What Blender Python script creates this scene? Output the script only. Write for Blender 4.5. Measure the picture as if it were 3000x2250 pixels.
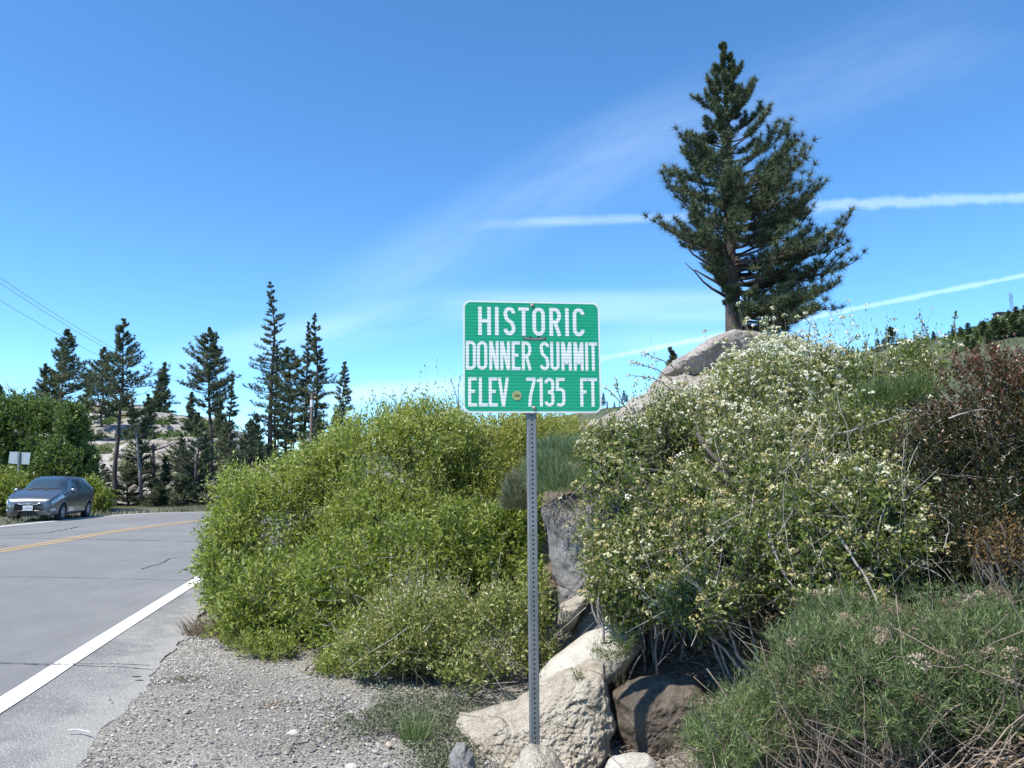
import bpy, math, random
import numpy as np
from mathutils import Vector, Matrix

for o in list(bpy.data.objects):
    bpy.data.objects.remove(o)
SC = bpy.context.scene
COL = SC.collection
R = math.radians

# ------------------------------------------------------------------ camera
F, CH, PITCH = 2253.0, 1.5, math.atan(275 / 2253)
cam_d = bpy.data.cameras.new('camera')
cam_d.sensor_width = 36
cam_d.lens = F / 3000 * 36
cam_d.clip_start = 0.05
cam_d.clip_end = 30000
cam = bpy.data.objects.new('camera', cam_d)
COL.objects.link(cam)
cam.location = (0, 0, CH)
cam.rotation_euler = (R(90) + PITCH, 0, 0)
SC.camera = cam

# ------------------------------------------------------------------ light
SUN_EL = R(57)
SUN_VEC = Vector((-math.cos(SUN_EL) * 0.80, -math.cos(SUN_EL) * 0.60, math.sin(SUN_EL)))   # towards the sun
SUN_AZ = math.atan2(SUN_VEC.x, SUN_VEC.y)
w = bpy.data.worlds.new('World')
SC.world = w
w.use_nodes = True
nt = w.node_tree
nt.nodes.clear()


def N(nt, kind, **kw):
    n = nt.nodes.new(kind)
    for k, v in kw.items():
        setattr(n, k, v)
    return n


def math_node(nt, op, a, b=None, c=None, clamp=False):
    n = nt.nodes.new('ShaderNodeMath')
    n.operation = op
    n.use_clamp = clamp
    for i, v in enumerate((a, b, c)):
        if v is None:
            continue
        if isinstance(v, (int, float)):
            n.inputs[i].default_value = v
        else:
            nt.links.new(v, n.inputs[i])
    return n.outputs[0]


def smooth(nt, v, lo, hi):
    n = nt.nodes.new('ShaderNodeMapRange')
    n.interpolation_type = 'SMOOTHSTEP'
    nt.links.new(v, n.inputs[0])
    n.inputs[1].default_value = lo
    n.inputs[2].default_value = hi
    return n.outputs[0]


sky = N(nt, 'ShaderNodeTexSky', sky_type='NISHITA')
sky.sun_disc = False
sky.sun_elevation = SUN_EL
sky.sun_rotation = SUN_AZ
sky.altitude = 2100
sky.air_density = 0.8
sky.dust_density = 0.05
sky.ozone_density = 2.6
tc = N(nt, 'ShaderNodeTexCoord')
sep = N(nt, 'ShaderNodeSeparateXYZ')
nt.links.new(tc.outputs['Generated'], sep.inputs[0])
ymax = math_node(nt, 'MAXIMUM', sep.outputs[1], 0.05)
u = math_node(nt, 'DIVIDE', sep.outputs[0], ymax)       # bearing, as a slope
v = math_node(nt, 'DIVIDE', sep.outputs[2], ymax)       # height, as a slope
ahead = smooth(nt, sep.outputs[1], 0.1, 0.5)


def wisp(u0, v0, ang, half_len, half_wid, scale, stretch, thr, amount, seed, edge=1.0):
    """thin cirrus streak lying at a bearing and height in the sky"""
    ca, sa = math.cos(ang), math.sin(ang)
    du = math_node(nt, 'SUBTRACT', u, u0)
    dv = math_node(nt, 'SUBTRACT', v, v0)
    a = math_node(nt, 'ADD', math_node(nt, 'MULTIPLY', du, ca), math_node(nt, 'MULTIPLY', dv, sa))
    b = math_node(nt, 'SUBTRACT', math_node(nt, 'MULTIPLY', dv, ca), math_node(nt, 'MULTIPLY', du, sa))
    cmb = N(nt, 'ShaderNodeCombineXYZ')
    nt.links.new(math_node(nt, 'MULTIPLY', a, scale), cmb.inputs[0])
    nt.links.new(math_node(nt, 'MULTIPLY', b, scale * stretch), cmb.inputs[1])
    cmb.inputs[2].default_value = seed
    no = N(nt, 'ShaderNodeTexNoise')
    no.inputs['Scale'].default_value = 1.0
    no.inputs['Detail'].default_value = 8
    no.inputs['Roughness'].default_value = 0.62
    nt.links.new(cmb.outputs[0], no.inputs[0])
    f = smooth(nt, no.outputs[0], thr, thr + 0.35)
    ea = math_node(nt, 'DIVIDE', math_node(nt, 'ABSOLUTE', a), half_len)
    eb = math_node(nt, 'DIVIDE', math_node(nt, 'ABSOLUTE', b), half_wid)
    ma = math_node(nt, 'SUBTRACT', 1.0, smooth(nt, ea, 0.35, 1.0))
    mb = math_node(nt, 'SUBTRACT', 1.0, smooth(nt, eb, 1 - edge, 1.0))
    return math_node(nt, 'MULTIPLY', math_node(nt, 'MULTIPLY', math_node(nt, 'MULTIPLY', ma, mb), f), amount)


def uv_px(px, py):
    dx, dy = (px - 1500) / F, (1125 - py) / F
    y = math.cos(PITCH) - dy * math.sin(PITCH)
    return dx / y, (math.sin(PITCH) + dy * math.cos(PITCH)) / y


ws = []
for (x0, y0, x1, y1, hw, sc, st, thr, am, edge) in [
        (880, 960, 2100, 280, 170, 2.5, 5, 0.25, .075, 1.0),
        (1500, 560, 3000, 60, 240, 2.0, 4, 0.30, .06, 1.0),
        (1350, 905, 2300, 890, 68, 3.0, 6, 0.15, .14, .7),
        (900, 1165, 1450, 1125, 45, 4.0, 5, 0.15, .20, .9),
        (1380, 660, 2050, 632, 24, 8.0, 3, 0.25, .10, 1.0),
        (500, 1060, 1500, 870, 90, 3.0, 5, 0.25, .13, 1.0),
        (1700, 1010, 2600, 960, 90, 3.0, 5, 0.25, .10, 1.0)]:
    a0, b0 = uv_px(x0, y0)
    a1, b1 = uv_px(x1, y1)
    ws.append(wisp((a0 + a1) / 2, (b0 + b1) / 2, math.atan2(b1 - b0, a1 - a0), math.hypot(a1 - a0, b1 - b0) * .62,
                   hw / F, sc, st, thr, am, x0 * .013, edge))


def trail(x0, y0, x1, y1, hw, amount, scale, seed, fade=0.0):
    """condensation trail: a straight ragged band of ice cloud"""
    a0, b0 = uv_px(x0, y0); a1, b1 = uv_px(x1, y1)
    ang = math.atan2(b1 - b0, a1 - a0); ca, sa = math.cos(ang), math.sin(ang)
    du = math_node(nt, 'SUBTRACT', u, (a0 + a1) / 2); dv = math_node(nt, 'SUBTRACT', v, (b0 + b1) / 2)
    a = math_node(nt, 'ADD', math_node(nt, 'MULTIPLY', du, ca), math_node(nt, 'MULTIPLY', dv, sa))
    b = math_node(nt, 'SUBTRACT', math_node(nt, 'MULTIPLY', dv, ca), math_node(nt, 'MULTIPLY', du, sa))
    cmb = N(nt, 'ShaderNodeCombineXYZ')
    nt.links.new(math_node(nt, 'MULTIPLY', a, scale), cmb.inputs[0]); nt.links.new(math_node(nt, 'MULTIPLY', b, scale), cmb.inputs[1])
    cmb.inputs[2].default_value = seed
    no = N(nt, 'ShaderNodeTexNoise'); no.inputs['Scale'].default_value = 1.0; no.inputs['Detail'].default_value = 6; no.inputs['Roughness'].default_value = .6
    nt.links.new(cmb.outputs[0], no.inputs[0])
    eb = math_node(nt, 'ADD', math_node(nt, 'DIVIDE', math_node(nt, 'ABSOLUTE', b), hw / F), math_node(nt, 'MULTIPLY', math_node(nt, 'SUBTRACT', no.outputs[0], .5), 1.6))
    half = math.hypot(a1 - a0, b1 - b0) / 2
    ends = math_node(nt, 'MULTIPLY', smooth(nt, a, -half, -half * (1 - .5)), math_node(nt, 'SUBTRACT', 1, smooth(nt, a, half * (1 - fade * .8) if fade else half * 1.5, half * 1.6 if not fade else half)))
    return math_node(nt, 'MULTIPLY', math_node(nt, 'MULTIPLY', math_node(nt, 'SUBTRACT', 1.0, smooth(nt, eb, .15, 1.0)), ends), amount)


ws.append(trail(1500, 1102, 3060, 795, 11, .19, 55, 3.3))
ws.append(trail(2200, 610, 3300, 566, 24, .18, 30, 5.1))
ws.append(trail(1400, 652, 2600, 622, 20, .06, 26, 7.7, 1))
tot = ws[0]
for q in ws[1:]:
    tot = math_node(nt, 'ADD', tot, q)
tot = math_node(nt, 'MULTIPLY', tot, ahead, clamp=True)
hs = N(nt, 'ShaderNodeHueSaturation')
hs.inputs['Saturation'].default_value = 1.16
hs.inputs['Value'].default_value = 1.0
nt.links.new(sky.outputs[0], hs.inputs['Color'])
mixc = N(nt, 'ShaderNodeMixRGB')
nt.links.new(tot, mixc.inputs[0])
tint = N(nt, 'ShaderNodeMixRGB', blend_type='MULTIPLY')
tint.inputs[0].default_value = 1
tint.inputs[2].default_value = (.84, 1.0, .99, 1)
nt.links.new(hs.outputs[0], tint.inputs[1])
nt.links.new(tint.outputs[0], mixc.inputs[1])
mixc.inputs[2].default_value = (5.6, 6.3, 7.0, 1)
bg = N(nt, 'ShaderNodeBackground')
bg.inputs[1].default_value = 0.15
nt.links.new(mixc.outputs[0], bg.inputs[0])
wo = N(nt, 'ShaderNodeOutputWorld')
nt.links.new(bg.outputs[0], wo.inputs[0])

sd = bpy.data.lights.new('sun', 'SUN')
sd.energy = 3.6
sd.angle = R(0.5)
sd.color = (1.0, 0.955, 0.88)
sun = bpy.data.objects.new('sun', sd)
COL.objects.link(sun)
sun.rotation_euler = (-SUN_VEC).to_track_quat('-Z', 'Y').to_euler()
SC.view_settings.view_transform = 'Standard'
SC.view_settings.look = 'None'
SC.view_settings.gamma = 1
SC.view_settings.use_curve_mapping = False
SC.view_settings.exposure = 1.1
SC.render.engine = 'CYCLES'
SC.cycles.max_bounces = 6
SC.cycles.transparent_max_bounces = 12


# ------------------------------------------------------------------ picture helpers
def P(px, py, Y):
    dx, dy = (px - 1500) / F, (1125 - py) / F
    d = (dx, math.cos(PITCH) - dy * math.sin(PITCH), math.sin(PITCH) + dy * math.cos(PITCH))
    t = Y / d[1]
    return Vector((d[0] * t, Y, CH + d[2] * t))


def G(px, py, z=0.0):
    dx, dy = (px - 1500) / F, (1125 - py) / F
    d = (dx, math.cos(PITCH) - dy * math.sin(PITCH), math.sin(PITCH) + dy * math.cos(PITCH))
    t = (z - CH) / d[2]
    return Vector((d[0] * t, d[1] * t, z))


# ------------------------------------------------------------------ noise (vectorised value noise)
def _hash(ix, iy, iz, seed):
    h = (ix * 374761393 + iy * 668265263 + iz * 2147483647 + seed * 1274126177) & 0xFFFFFFFF
    h = ((h ^ (h >> 13)) * 1274126177) & 0xFFFFFFFF
    h = ((h ^ (h >> 16)) * 2246822519) & 0xFFFFFFFF
    return ((h ^ (h >> 15)) & 0xFFFFFF) / float(0xFFFFFF)


def vnoise(p, seed=0):
    p = np.asarray(p, float)
    i = np.floor(p).astype(np.int64)
    f = p - i
    f = f * f * (3 - 2 * f)
    r = 0
    for a in (0, 1):
        for b in (0, 1):
            for c in (0, 1):
                wgt = (f[..., 0] if a else 1 - f[..., 0]) * (f[..., 1] if b else 1 - f[..., 1]) * (f[..., 2] if c else 1 - f[..., 2])
                r = r + wgt * _hash(i[..., 0] + a, i[..., 1] + b, i[..., 2] + c, seed)
    return r


def fbm(p, oct=4, seed=0, gain=.5):
    p = np.asarray(p, float)
    s, a, t = 0, 1.0, 0
    for k in range(oct):
        s = s + a * vnoise(p * (2.03 ** k) + k * 17.3, seed + k)
        t += a
        a *= gain
    return s / t


# ------------------------------------------------------------------ objects
def tag(o, label=None, cat=None, group=None, kind=None):
    if label: o['label'] = label
    if cat: o['category'] = cat
    if group: o['group'] = group
    if kind: o['kind'] = kind
    return o


def link(name, me, mats=None, parent=None, loc=None):
    o = bpy.data.objects.new(name, me)
    COL.objects.link(o)
    if mats is not None and me is not None and len(me.materials) == 0:
        for m in (mats if isinstance(mats, (list, tuple)) else [mats]):
            me.materials.append(m)
    if parent is not None:
        o.parent = parent
    if loc is not None:
        o.location = loc
    return o


def empty(name, loc, label, cat, group=None, rz=0):
    o = bpy.data.objects.new(name, None)
    COL.objects.link(o)
    o.empty_display_size = .1
    o.location = loc
    o.rotation_euler = (0, 0, rz)
    return tag(o, label, cat, group)


def mesh_np(name, V, faces, attr=None, smooth=False, midx=None):
    """faces: array (M,k) or a list of such arrays; attr: per-vertex float called v"""
    V = np.asarray(V, np.float32)
    if not isinstance(faces, list):
        faces = [faces]
    faces = [np.asarray(f, np.int32) for f in faces if len(f)]
    me = bpy.data.meshes.new(name)
    me.vertices.add(len(V))
    me.vertices.foreach_set('co', V.ravel())
    nl = sum(f.size for f in faces)
    npoly = sum(len(f) for f in faces)
    me.loops.add(nl)
    me.loops.foreach_set('vertex_index', np.concatenate([f.ravel() for f in faces]))
    me.polygons.add(npoly)
    tot = np.concatenate([np.full(len(f), f.shape[1], np.int32) for f in faces])
    st = np.concatenate([[0], np.cumsum(tot)[:-1]]).astype(np.int32)
    me.polygons.foreach_set('loop_start', st)
    try:
        me.polygons.foreach_set('loop_total', tot)
    except Exception:
        pass
    if smooth:
        me.polygons.foreach_set('use_smooth', np.ones(npoly, bool))
    if midx is not None:
        me.polygons.foreach_set('material_index', np.asarray(midx, np.int32))
    if attr is not None:
        a = me.attributes.new('v', 'FLOAT', 'POINT')
        a.data.foreach_set('value', np.asarray(attr, np.float32))
    me.update(calc_edges=True)
    me.validate()
    return me


class MB:
    """collects polygons into one mesh"""
    def __init__(s):
        s.v, s.f, s.m = [], [], []

    def add(s, vs, fs, m=0):
        o = len(s.v)
        s.v += [tuple(p) for p in vs]
        s.f += [tuple(o + i for i in f) for f in fs]
        s.m += [m] * len(fs)
        return s

    def box(s, c, d, M=None, m=0):
        x, y, z = d[0] / 2, d[1] / 2, d[2] / 2
        vs = [Vector((c[0] + a * x, c[1] + b * y, c[2] + e * z)) for a in (-1, 1) for b in (-1, 1) for e in (-1, 1)]
        if M is not None:
            vs = [M @ q for q in vs]
        return s.add(vs, [(0, 1, 3, 2), (4, 6, 7, 5), (0, 4, 5, 1), (2, 3, 7, 6), (0, 2, 6, 4), (1, 5, 7, 3)], m)

    def tube(s, pts, r, n=8, m=0, cap=True):
        pts = [Vector(p) for p in pts]
        rs = r if isinstance(r, (list, tuple)) else [r] * len(pts)
        rings = []
        for i, p in enumerate(pts):
            d = (pts[min(i + 1, len(pts) - 1)] - pts[max(i - 1, 0)]).normalized()
            a = d.cross(Vector((0, 0, 1)))
            if a.length < .1:
                a = d.cross(Vector((0, 1, 0)))
            a.normalize()
            b = d.cross(a)
            rings.append([p + (a * math.cos(2 * math.pi * k / n) + b * math.sin(2 * math.pi * k / n)) * rs[i] for k in range(n)])
        vs = [q for ring in rings for q in ring]
        fs = [(i * n + k, i * n + (k + 1) % n, (i + 1) * n + (k + 1) % n, (i + 1) * n + k) for i in range(len(pts) - 1) for k in range(n)]
        if cap:
            fs += [tuple(range(n - 1, -1, -1)), tuple((len(pts) - 1) * n + k for k in range(n))]
        return s.add(vs, fs, m)

    def lathe(s, prof, n=24, axis='y', m=0):
        vs = []
        for (r, h) in prof:
            for k in range(n):
                a = 2 * math.pi * k / n
                if axis == 'y': vs.append((r * math.cos(a), h, r * math.sin(a)))
                else: vs.append((r * math.cos(a), r * math.sin(a), h))
        fs = [(i * n + k, i * n + (k + 1) % n, (i + 1) * n + (k + 1) % n, (i + 1) * n + k) for i in range(len(prof) - 1) for k in range(n)]
        return s.add(vs, fs, m)

    def mesh(s, name, smooth=False):
        me = bpy.data.meshes.new(name)
        me.from_pydata(s.v, [], s.f)
        me.polygons.foreach_set('material_index', s.m)
        if smooth:
            me.polygons.foreach_set('use_smooth', [True] * len(s.f))
        me.update()
        return me

    def build(s, name, mats, parent=None, smooth=False, loc=None):
        return link(name, s.mesh(name, smooth), mats, parent, loc)


# ------------------------------------------------------------------ materials
def new_mat(name):
    m = bpy.data.materials.new(name)
    m.use_nodes = True
    t = m.node_tree
    b = t.nodes['Principled BSDF']
    return m, t, b


def ramp(t, fac, stops):
    n = t.nodes.new('ShaderNodeValToRGB')
    while len(n.color_ramp.elements) > 1:
        n.color_ramp.elements.remove(n.color_ramp.elements[0])
    n.color_ramp.elements[0].position = stops[0][0]
    n.color_ramp.elements[0].color = (*stops[0][1], 1)
    for p, c in stops[1:]:
        e = n.color_ramp.elements.new(p)
        e.color = (*c, 1)
    t.links.new(fac, n.inputs[0])
    return n.outputs[0]


def noise(t, scale, detail=4, rough=.55, coord='Object', vec=None, stretch=None):
    n = t.nodes.new('ShaderNodeTexNoise')
    n.inputs['Scale'].default_value = scale
    n.inputs['Detail'].default_value = detail
    n.inputs['Roughness'].default_value = rough
    if vec is None:
        c = t.nodes.new('ShaderNodeTexCoord')
        vec = c.outputs[coord]
    if stretch:
        mp = t.nodes.new('ShaderNodeMapping')
        mp.inputs['Scale'].default_value = stretch
        t.links.new(vec, mp.inputs[0])
        vec = mp.outputs[0]
    t.links.new(vec, n.inputs[0])
    return n.outputs[0]


def voro(t, scale, feature='F1', coord='Object', out='Distance', rnd=1.0):
    n = t.nodes.new('ShaderNodeTexVoronoi')
    n.feature = feature
    n.inputs['Scale'].default_value = scale
    n.inputs['Randomness'].default_value = rnd
    c = t.nodes.new('ShaderNodeTexCoord')
    t.links.new(c.outputs[coord], n.inputs['Vector'])
    return n.outputs[out]


def mixrgb(t, f, a, b, mode='MIX'):
    n = t.nodes.new('ShaderNodeMixRGB')
    n.blend_type = mode
    for i, x in enumerate((f, a, b)):
        if isinstance(x, (int, float)): n.inputs[i].default_value = x
        elif isinstance(x, tuple): n.inputs[i].default_value = (*x, 1)
        else: t.links.new(x, n.inputs[i])
    return n.outputs[0]


def bump(t, b, h, strength, dist, prev=None):
    n = t.nodes.new('ShaderNodeBump')
    n.inputs['Strength'].default_value = strength
    n.inputs['Distance'].default_value = dist
    t.links.new(h, n.inputs['Height'])
    if prev is not None:
        t.links.new(prev, n.inputs['Normal'])
    t.links.new(n.outputs[0], b.inputs['Normal'])
    return n.outputs[0]


def plain(name, col, rough=.6, metal=0, spec=.5, var=.12, scale=8):
    m, t, b = new_mat(name)
    f = noise(t, scale)
    lo = tuple(c * (1 - var) for c in col)
    hi = tuple(min(1, c * (1 + var)) for c in col)
    t.links.new(ramp(t, f, [(.3, lo), (.7, hi)]), b.inputs['Base Color'])
    b.inputs['Roughness'].default_value = rough
    b.inputs['Metallic'].default_value = metal
    b.inputs['Specular IOR Level'].default_value = spec
    return m


def leaf_mat(name, stops, transl=.35, rough=.45, spec=.4, tcol=(1.0, 1.1, .5)):
    m, t, b = new_mat(name)
    a = t.nodes.new('ShaderNodeAttribute')
    a.attribute_name = 'v'
    c = ramp(t, a.outputs['Fac'], stops)
    t.links.new(c, b.inputs['Base Color'])
    b.inputs['Roughness'].default_value = rough
    b.inputs['Specular IOR Level'].default_value = spec
    tr = t.nodes.new('ShaderNodeBsdfTranslucent')
    t.links.new(mixrgb(t, 1.0, c, tcol, 'MULTIPLY'), tr.inputs[0])
    mx = t.nodes.new('ShaderNodeMixShader')
    mx.inputs[0].default_value = transl
    t.links.new(b.outputs[0], mx.inputs[1])
    t.links.new(tr.outputs[0], mx.inputs[2])
    t.links.new(mx.outputs[0], t.nodes['Material Output'].inputs[0])
    return m


def granite(name, lo, mid, hi, tint=(.30, .17, .08), tint_amt=.35, scale=1.0, disp=.02, crack=True):
    m, t, b = new_mat(name)
    big = noise(t, 1.3 * scale, 5, .6)
    med = noise(t, 9 * scale, 6, .65)
    fine = noise(t, 70 * scale, 3, .7)
    speck = voro(t, 130 * scale)
    c = ramp(t, med, [(.25, lo), (.5, mid), (.75, hi)])
    c = mixrgb(t, math_node(t, 'MULTIPLY', smooth(t, big, .5, .72), tint_amt), c, tint)
    c = mixrgb(t, .55, c, ramp(t, fine, [(.3, (.55, .55, .55)), (.7, (1.3, 1.3, 1.3))]), 'MULTIPLY')
    c = mixrgb(t, math_node(t, 'SUBTRACT', 1, smooth(t, speck, .12, .3)), c, (.07, .07, .075))
    t.links.new(c, b.inputs['Base Color'])
    b.inputs['Roughness'].default_value = .85
    b.inputs['Specular IOR Level'].default_value = .25
    h = math_node(t, 'ADD', math_node(t, 'MULTIPLY', med, 1.0), math_node(t, 'MULTIPLY', fine, .35))
    if crack:
        cr = voro(t, 1.6 * scale, 'DISTANCE_TO_EDGE')
        h = math_node(t, 'ADD', h, math_node(t, 'MULTIPLY', smooth(t, cr, 0, .03), .25))
    bump(t, b, h, .9, disp)
    return m


M = {}
M['granite_near'] = granite('granite_near', (.27, .235, .18), (.43, .38, .30), (.56, .51, .43), (.40, .25, .13), .65, 1.0, .06)
M['granite_smooth'] = granite('granite_smooth', (.32, .295, .25), (.42, .39, .335), (.50, .47, .41), (.26, .22, .17), .4, 1.0, .008, False)
M['granite_grey'] = granite('granite_grey', (.12, .115, .11), (.22, .21, .20), (.32, .31, .29), (.22, .15, .09), .5, 1.0, .03)  # greys lowered to carry the shade on the tall rock face
M['granite_shaded'] = granite('granite_shaded', (.055, .046, .038), (.11, .088, .066), (.18, .145, .108), (.15, .075, .035), .8, 1.0, .03)  # shade on the block is put into these dark browns
M['granite_far'] = granite('granite_far', (.2, .17, .15), (.3, .26, .23), (.46, .42, .38), (.30, .22, .17), .5, .25, .10)
M['granite_pink'] = granite('granite_pink', (.20, .17, .145), (.29, .255, .22), (.38, .345, .305), (.30, .19, .13), .5, .35, .05)


# ------------------------------------------------------------------ terrain
def catmull(pts, n):
    p = np.array(pts, float)
    p = np.vstack([2 * p[0] - p[1], p, 2 * p[-1] - p[-2]])
    seg = len(p) - 3
    ts = np.linspace(0, seg - 1e-6, n)
    i = ts.astype(int)
    f = (ts - i)[:, None]
    a, b, c, d = p[i], p[i + 1], p[i + 2], p[i + 3]
    return .5 * (2 * b + (c - a) * f + (2 * a - 5 * b + 4 * c - d) * f ** 2 + (3 * b - a - 3 * c + d) * f ** 3)


gp = lambda x, y: tuple(G(x, y))[:2]
EDGE_R = [(-1.9, -3), (-1.95, 0), (-2.1, 2.5), gp(203, 2250), gp(271, 2155), gp(334, 2101), gp(407, 2020), gp(443, 1975), gp(529, 1875), gp(583, 1812),
          (-3.75, 10.5), (-4.2, 13), (-4.4, 16), (-4.0, 19.5), (-3.0, 23), (-.5, 26.2), (3, 28.7), (10, 30.2), (20, 31)]
LINE_N = [(-1.8, -3), (-2.35, 0), (-2.85, 2.5), gp(0, 2076), gp(190, 1952), gp(316, 1870), gp(452, 1783), gp(565, 1712), gp(633, 1669),
          (-5.1, 15), (-5.0, 18), (-4.5, 21), (-3.5, 24), (-1, 27), (3, 29.5), (10, 31), (20, 31.8)]
LINE_Y = [(-9.3, -3), (-9.5, 2), (-9.8, 7), (-10.05, 12), gp(0, 1618), gp(136, 1595), gp(271, 1570), gp(407, 1549), gp(543, 1532), gp(633, 1523),
          (-9.4, 29.6), (-7, 31.3), (-2, 33), (5, 34.5), (10, 35.2), (20, 36)]
LINE_F = [(-14.8, -3), (-14.9, 4), (-15.1, 12), (-15.3, 19), gp(0, 1545), gp(136, 1531), gp(289, 1516), gp(452, 1505), gp(633, 1501),
          (-10, 35.3), (-5, 36.8), (3, 38), (10, 39), (20, 40)]


def offset(c, d):
    t = np.gradient(c, axis=0)
    t /= np.linalg.norm(t, axis=1)[:, None]
    return c + np.stack([-t[:, 1], t[:, 0]], 1) * d          # to the left of travel


def sstep(x, a, b):
    t = np.clip((np.asarray(x, float) - a) / (b - a), 0, 1)
    return t * t * (3 - 2 * t)


def H(x, y):
    """height of the near terrain: gravel flat, roadside bank, knoll under the tall pine"""
    x = np.asarray(x, float)
    y = np.asarray(y, float)
    xb = np.interp(y, [-5, 3, 4.5, 5.2, 6, 8, 12, 20, 40], [.95, .92, 1.0, .85, .4, .25, -.6, -2.5, 14])
    t = x - xb
    a = .46 * t
    cap = 1.25 + .095 * np.clip(y, 0, 30)
    k = .35
    a = np.where(t > 0, a, 0)
    h = -k * np.log(np.exp(-a / k) + np.exp(-cap / k)) + k * np.log(1 + np.exp(-cap / k))
    h = h + 1.9 * np.exp(-(((x - 6.3) / 2.4) ** 2 + ((y - 21.5) / 4.0) ** 2))
    h = h - .26 * np.exp(-(((x - .55) / .85) ** 2 + ((y - 4.3) / .9) ** 2))
    h = h + .25 * sstep(x, -3, 0) * sstep(y, 6.5, 9) * (1 - sstep(y, 18, 24))
    h = h * (1 - sstep(y, 24, 32))
    return h


def Hs(x, y):
    return float(H(np.array([x]), np.array([y]))[0])


# near ground: fine grid, then coarse sheet to the horizon
def warp(n, lim, fine):
    s = np.linspace(-1, 1, n)
    return np.sinh(s * fine) / np.sinh(fine) * lim


gx = warp(260, 2500, 8.2)
gy = 4.5 + warp(260, 2500, 8.2)
X, Y = np.meshgrid(gx, gy)
Z = H(X, Y)
near = np.exp(-((X / 14) ** 2 + ((Y - 6) / 14) ** 2))
pts = np.stack([X, Y, X * 0], -1)
Z = Z + near * (.05 * (fbm(pts * 1.3, 4, 3) - .5) * sstep(X, -2.2, -.5) + .012 * (fbm(pts * 14, 3, 5) - .5))
bank = sstep(Z, .05, .4)
Z = Z + bank * near * .22 * (fbm(pts * 2.2, 5, 9) - .5)
onroad = sstep(X, -3.0, -3.6) * 1.0
Z = Z - .008 - .03 * (1 - sstep(Y, 40, 60)) * sstep(-X, 2.6, 3.6)
nx, ny = len(gx), len(gy)
V = np.stack([X, Y, Z], -1).reshape(-1, 3)
ii = (np.arange(ny - 1)[:, None] * nx + np.arange(nx - 1)[None, :]).ravel()
FQ = np.stack([ii, ii + 1, ii + nx + 1, ii + nx], 1)
xs, ys = V[:, 0], V[:, 1]
soil_amt = np.clip(sstep(V[:, 2], .04, .25), 0, 1)  # soil takes over from gravel on higher ground
me = mesh_np('ground', V, FQ, attr=soil_amt, smooth=True)
m, t, b = new_mat('gravel_ground')
at = t.nodes.new('ShaderNodeAttribute'); at.attribute_name = 'v'
n1 = noise(t, .9, 5); n2 = noise(t, 11, 6, .7); n3 = noise(t, 90, 4, .7)
cell = voro(t, 55, out='Color'); cd = voro(t, 55)
cell2 = voro(t, 22, out='Color'); cd2 = voro(t, 22)
g1 = ramp(t, n1, [(.35, (.21, .195, .17)), (.65, (.32, .305, .27))])
g1 = mixrgb(t, .65, g1, ramp(t, cell, [(0, (.5, .5, .52)), (.5, (.95, .93, .9)), (1, (1.5, 1.45, 1.4))]), 'MULTIPLY')
g1 = mixrgb(t, .5, g1, ramp(t, n3, [(.3, (.6, .6, .6)), (.7, (1.3, 1.3, 1.3))]), 'MULTIPLY')
soil = ramp(t, n2, [(.3, (.07, .05, .035)), (.7, (.19, .14, .10))])
far_n = noise(t, .05, 5)
c = mixrgb(t, at.outputs['Fac'], g1, soil)
sp = t.nodes.new('ShaderNodeSeparateXYZ'); tcg = t.nodes.new('ShaderNodeTexCoord'); t.links.new(tcg.outputs['Object'], sp.inputs[0])
off = math_node(t, 'MAXIMUM', smooth(t, sp.outputs[1], 34, 42), smooth(t, math_node(t, 'MULTIPLY', sp.outputs[0], -1), 17.5, 21))
c = mixrgb(t, off, c, ramp(t, n1, [(.4, (.035, .045, .018)), (.65, (.09, .085, .04))]))
t.links.new(c, b.inputs['Base Color'])
b.inputs['Roughness'].default_value = .95
b.inputs['Specular IOR Level'].default_value = .15
hh = math_node(t, 'ADD', math_node(t, 'MULTIPLY', math_node(t, 'SUBTRACT', 1, cd), .6), math_node(t, 'MULTIPLY', n2, .9))
bump(t, b, math_node(t, 'ADD', hh, math_node(t, 'MULTIPLY', n3, .4)), .9, .02)
M['gravel'] = m
tag(link('ground', me, m), kind='structure')

# ---- road
def ribbon(name, a, b_, z, mat, parent=None, cross=1, za=None, attr=None):
    n = len(a)
    S = np.linspace(0, 1, cross + 1)
    Pn = a[:, None, :] * (1 - S)[None, :, None] + b_[:, None, :] * S[None, :, None]
    Zn = np.full(Pn.shape[:2], z) if za is None else np.repeat((za * (1 - S) + z * S)[None], n, 0)
    V = np.concatenate([Pn, Zn[..., None]], -1).reshape(-1, 3)
    k = cross + 1
    i = (np.arange(n - 1)[:, None] * k + np.arange(cross)[None, :]).ravel()
    Fq = np.stack([i, i + 1, i + k + 1, i + k], 1)
    return link(name, mesh_np(name, V, Fq, attr=None if attr is None else np.tile(S, n)), mat, parent)


m, t, b = new_mat('asphalt')
n1 = noise(t, .35, 6, .6); n2 = noise(t, 160, 3, .8); n3 = noise(t, 4.5, 6, .7, stretch=(1, .25, 1)); sp_ = voro(t, 90); sc_ = voro(t, 90, out='Color')
c = ramp(t, n1, [(.3, (.160, .160, .157)), (.7, (.205, .203, .197))])
c = mixrgb(t, .55, c, ramp(t, n3, [(.3, (.8, .8, .8)), (.7, (1.15, 1.15, 1.15))]), 'MULTIPLY')
c = mixrgb(t, .6, c, ramp(t, n2, [(.3, (.6, .6, .6)), (.7, (1.35, 1.35, 1.35))]), 'MULTIPLY')
pick = math_node(t, 'MULTIPLY', math_node(t, 'GREATER_THAN', sc_, .80), math_node(t, 'LESS_THAN', sp_, .33))
c = mixrgb(t, math_node(t, 'MULTIPLY', pick, .5), c, (.42, .41, .40))
t.links.new(c, b.inputs['Base Color'])
b.inputs['Roughness'].default_value = .82
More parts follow.
